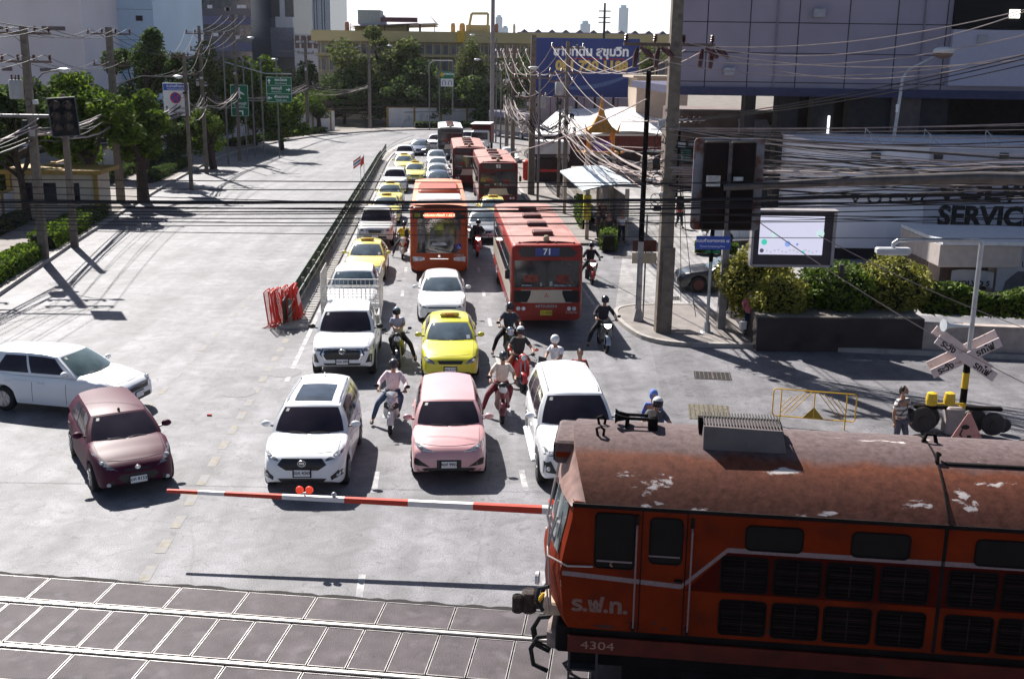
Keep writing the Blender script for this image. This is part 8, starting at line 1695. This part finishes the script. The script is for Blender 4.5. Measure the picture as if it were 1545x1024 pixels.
# drains on the right
for lb, px, py, a_, b_, m_ in (('black grid drain cover set in the side street near the corner', 1075, 567, .55, .42, DRK), ('worn grating between the black drain cover and the locomotive', 1070, 622, .55, .65, mat('grate_olive', (.10, .09, .06), r=.7, var=.5, sc_=12)), ('small dark drain cover beside the stub post', 1012, 450, .35, .35, DRK), ('dark drain cover on the forecourt by the corner post', 950, 388, .8, .5, mat('patch_grey_dark', (.08, .075, .08), r=.8))):
    g = G(px, py); t = T('drain_cover', lb, 'drain', (g.x, g.y, 0), TA); m = MB(); m.box((-a_, -b_, .006), (a_, b_, .014)); m.build('plate', t, m_, smooth=False); m = MB()
    for k in range(9): x = lerp(-a_+.04, a_-.04, k/8); m.box((x-.012, -b_, .0145), (x+.012, b_, .022))
    m.box((-.03, -b_, .0145), (.03, b_, .024)); m.build('bars', t, mat('bar_iron', (.07, .05, .045), r=.6, var=.4), smooth=False)
# road debris
g = G(316, 627); m = MB(); m.box((-.06, -.03, 0), (.06, .03, .05), None, .01); t = m.build('debris', None, RED); t.location = g; tag(t, 'tiny dark red scrap lying on the road near the patches', 'scrap')
# ---------- riders and pedestrians ----------
MW_ = paint('scooter_white', (.62, .66, .66)); MK_ = paint('scooter_black', (.02, .02, .022)); MR_ = paint('scooter_red', (.58, .025, .02)); MS_ = mat('scooter_silver', (.4, .42, .45), r=.3, m=.5, coat=.5); MD_ = paint('scooter_dark_red', (.14, .015, .02))
GRP = None
rider('rider in a pale pink shirt and jeans between the sunroof SUV and the pink hatchback', 'white and black scooter between the white sunroof SUV and the pink hatchback', MW_, 588, 656, shirt=(.62, .50, .53), trouser=(.03, .05, .10), helmet=(.07, .06, .055), style='scoot', accent=BLK, long_sleeve=True)
rider('rider in a lilac shirt with hands together and a coloured helmet beside the caged pickup', 'black scooter with silver trim beside the pickup with the cage', MK_, 602, 556, yaw=HEAD, shirt=(.42, .42, .52), trouser=(.02, .02, .03), helmet=(.16, .22, .26), style='retro', accent=BLK, foot='l', armr=(.0, -.06, 1.10), arml=(.0, .06, 1.10))
rider('long haired woman rider in a cream shirt right of the pink hatchback', 'dark retro scooter with a round chrome headlight right of the pink hatchback', MD_, 757, 641, shirt=(.62, .55, .48), trouser=(.13, .025, .035), helmet=(.03, .03, .03), style='retro', accent=BLK, visor=False, hair='long')
rider('rider in a black printed shirt and white helmet on the red scooter', 'glossy red scooter with a round headlight behind the dark retro scooter', MR_, 789, 592, yaw=HEAD+R(6), shirt=(.035, .045, .045), trouser=(.22, .10, .06), helmet=(.60, .63, .64), style='vespa')
rider('rider in a dark grey shirt at the front left corner of the route 71 bus', 'black motorcycle at the front left corner of the route 71 bus', MK_, 768, 546, shirt=(.05, .06, .075), trouser=(.02, .014, .016), helmet=(.045, .045, .05), style='retro', accent=CHR)
rider('rider in a white shirt and white helmet looking down behind the large white SUV', 'silver scooter turned sideways at the rear corner of the large white SUV', MS_, 806, 604, yaw=HEAD-R(38), shirt=(.74, .74, .76), trouser=(.05, .06, .08), helmet=(.75, .75, .74), style='scoot', accent=BLK, visor=False, lean=.04, arml=(.10, .14, 1.05), armr=(.14, -.10, 1.05), screen=True)
person('bareheaded man in an open red jacket over a white shirt behind the large white SUV', GY(872, 640, 28.6)*1 - Vector((0, 0, GY(872, 640, 28.6).z)), HEAD, 'stand', shirt=(.30, .05, .05), trouser=(.04, .04, .05), long_sleeve=True, armr=(.28, -.18, 1.10), scale=.93)
rider('rider in a dark open jacket and black helmet right of the route 71 bus', 'dark motorcycle with a bright lamp right of the route 71 bus front', MK_, 915, 533, yaw=HEAD+R(2), shirt=(.035, .03, .04), trouser=(.02, .02, .022), helmet=(.03, .03, .035), style='sport', accent=MS_, long_sleeve=True)
rider('rider in black with a grey helmet beside the right flank of the route 71 bus', 'red motorcycle with lit lamp beside the right side of the route 71 bus', MD_, 893, 430, shirt=(.03, .025, .03), trouser=(.03, .03, .035), helmet=(.15, .15, .16), style='sport', accent=MR_, long_sleeve=True)
rider('rider in a yellow shirt with black helmet left of the orange bus', 'white and orange scooter with a black box left of the orange bus', MW_, 607, 392, shirt=(.55, .42, .03), trouser=(.03, .03, .035), helmet=(.03, .03, .03), style='scoot', accent=M_ORG, box=BLK, foot='r')
rider('rider in black on the red motorcycle right of the orange bus', 'red sports motorcycle with two lit lamps right of the orange bus', MR_, 720, 388, shirt=(.03, .03, .04), trouser=(.03, .03, .035), helmet=(.04, .04, .045), style='sport', accent=MR_, box=BLK, long_sleeve=True, foot=None)
g = GY(992, 640, 23.7); rider('rider in a white and dark helmet seen just above the locomotive roof', 'motorcycle hidden behind the locomotive roof', MK_, *PR((g.x, 23.0, 0)), shirt=(.10, .10, .12), trouser=(.03, .03, .04), helmet=(.62, .62, .62), style='scoot', foot=None)
person('passenger in a blue hood behind the helmeted rider above the locomotive roof', (GY(984, 640, 24.4).x, 24.4, .12), HEAD, 'stand', shirt=(.12, .18, .50), trouser=(.03, .03, .04), hood=(.14, .22, .55), long_sleeve=True, scale=.93)
WST = bpy.data.materials.new('striped_cloth'); WST.use_nodes = True; _n = WST.node_tree; _w = _n.nodes.new('ShaderNodeTexWave'); _w.bands_direction = 'Z'; _w.inputs['Scale'].default_value = 2.6; _t = _n.nodes.new('ShaderNodeTexCoord'); _n.links.new(_t.outputs['Object'], _w.inputs['Vector'])
_r = _n.nodes.new('ShaderNodeValToRGB'); _r.color_ramp.elements[0].color = (.62, .58, .54, 1); _r.color_ramp.elements[1].color = (.16, .14, .15, 1); _r.color_ramp.elements[0].position = .55; _r.color_ramp.elements[1].position = .7; _n.links.new(_w.outputs['Fac'], _r.inputs[0]); _n.links.new(_r.outputs[0], _n.nodes['Principled BSDF'].inputs['Base Color']); _n.nodes['Principled BSDF'].inputs['Roughness'].default_value = .9
p = person('woman in a striped shirt with a face mask walking left of the crossing sign', (GY(1358, 640, 25.2).x, 25.2, 0), R(-62), 'walk', shirt=WST, trouser=(.10, .10, .13), hair='tail', mask=(.6, .62, .68), scale=.97)
m = MB(); m.path([(-.02, .16, 1.42), (.16, .02, 1.22), (.10, -.16, 1.02)], .012, 5); m.path([(-.02, .16, 1.42), (-.15, .02, 1.22), (-.05, -.18, 1.02)], .012, 5); m.build('bag_strap', p, BLK)
t = T('shoulder_bag', 'dark shoulder bag hanging at the side of the woman in the striped shirt', 'bag', (p.location.x+.24, p.location.y+.05, .80), R(10)); m = MB(); m.box((-.07, -.14, 0), (.07, .14, .32), None, .04); m.build('pouch', t, BLK); m = MB(); m.box((-.075, -.145, .20), (.075, .145, .24), None, .01); m.build('flap', t, DST)
p = person('woman in a pink shirt, dark skirt and face mask standing before the planter wall', (G(1128, 514).x, G(1128, 514).y, .125), R(-100), 'walk', shirt=(.50, .13, .17), trouser=(.02, .03, .05), hair='long', mask=(.5, .5, .56), scale=.94, long_sleeve=True, armr=(.20, -.22, 1.12))
q = GY(1121, 486, p.location.y-.25); t = T('paper_bag', 'white paper bag carried by the woman in pink', 'bag', (q.x, q.y, q.z-.25), R(20)); m = MB(); m.loft([[(-.11, -.05, 0), (.11, -.05, 0), (.11, .05, 0), (-.11, .05, 0)], [(-.12, -.06, .28), (.12, -.06, .28), (.12, .06, .28), (-.12, .06, .28)]], None, cap=True); m.build('pouch', t, WHT, smooth=False); m = MB(); m.path([(-.06, 0, .28), (-.04, 0, .38), (.04, 0, .38), (.06, 0, .28)], .006, 4); m.build('handle', t, WHT)
person('person with a pale blue cap standing between the street name sign and the tall bush', (G(1112, 492).x, G(1112, 492).y+1.6, .12), R(-80), 'stand', shirt=(.30, .33, .36), trouser=(.03, .03, .04), helmet=(.34, .50, .58), visor=False, scale=.98)
person('man in a white shirt and black trousers walking on the right pavement', (G(937, 369).x, G(937, 369).y, .1), R(-80), 'walk', shirt=(.65, .66, .68), trouser=(.02, .02, .03))
person('woman with a dark top and long white skirt beside the man in the white shirt', (G(918, 370).x, G(918, 370).y, .1), R(-95), 'stand', shirt=(.05, .03, .04), trouser=(.6, .58, .58), skirt=True, hair='long', scale=.95)
person('person in a red shirt walking across the forecourt behind the corner pole', (G(1024, 344).x, G(1024, 344).y, 0), R(-60), 'walk', shirt=(.45, .04, .03), trouser=(.03, .03, .05))
person('person in a dark red shirt standing under the roof of the bus shelter', tuple(RP(9.3, 60.5, .13)), R(-90), 'stand', shirt=(.16, .03, .03), trouser=(.02, .02, .03))
person('person in black standing at the near end of the bus shelter', tuple(RP(8.6, 57.0, .13)), R(-150), 'stand', shirt=(.03, .03, .04), trouser=(.03, .03, .04))
# ---------- air ----------
hz = MB(); hz.box((-340, -62, -2), (340, 1850, 175)); ho = hz.build('haze', None, None, smooth=False); struct(ho, 'stuff')
HM = bpy.data.materials.new('haze_air'); HM.use_nodes = True; hn = HM.node_tree; hn.nodes.remove(hn.nodes['Principled BSDF'])
pv = hn.nodes.new('ShaderNodeVolumePrincipled'); pv.inputs['Density'].default_value = 0.00007; pv.inputs['Color'].default_value = (.88, .90, .96, 1); pv.inputs['Anisotropy'].default_value = .1
hn.links.new(pv.outputs[0], hn.nodes['Material Output'].inputs['Volume']); ho.data.materials.clear(); ho.data.materials.append(HM)
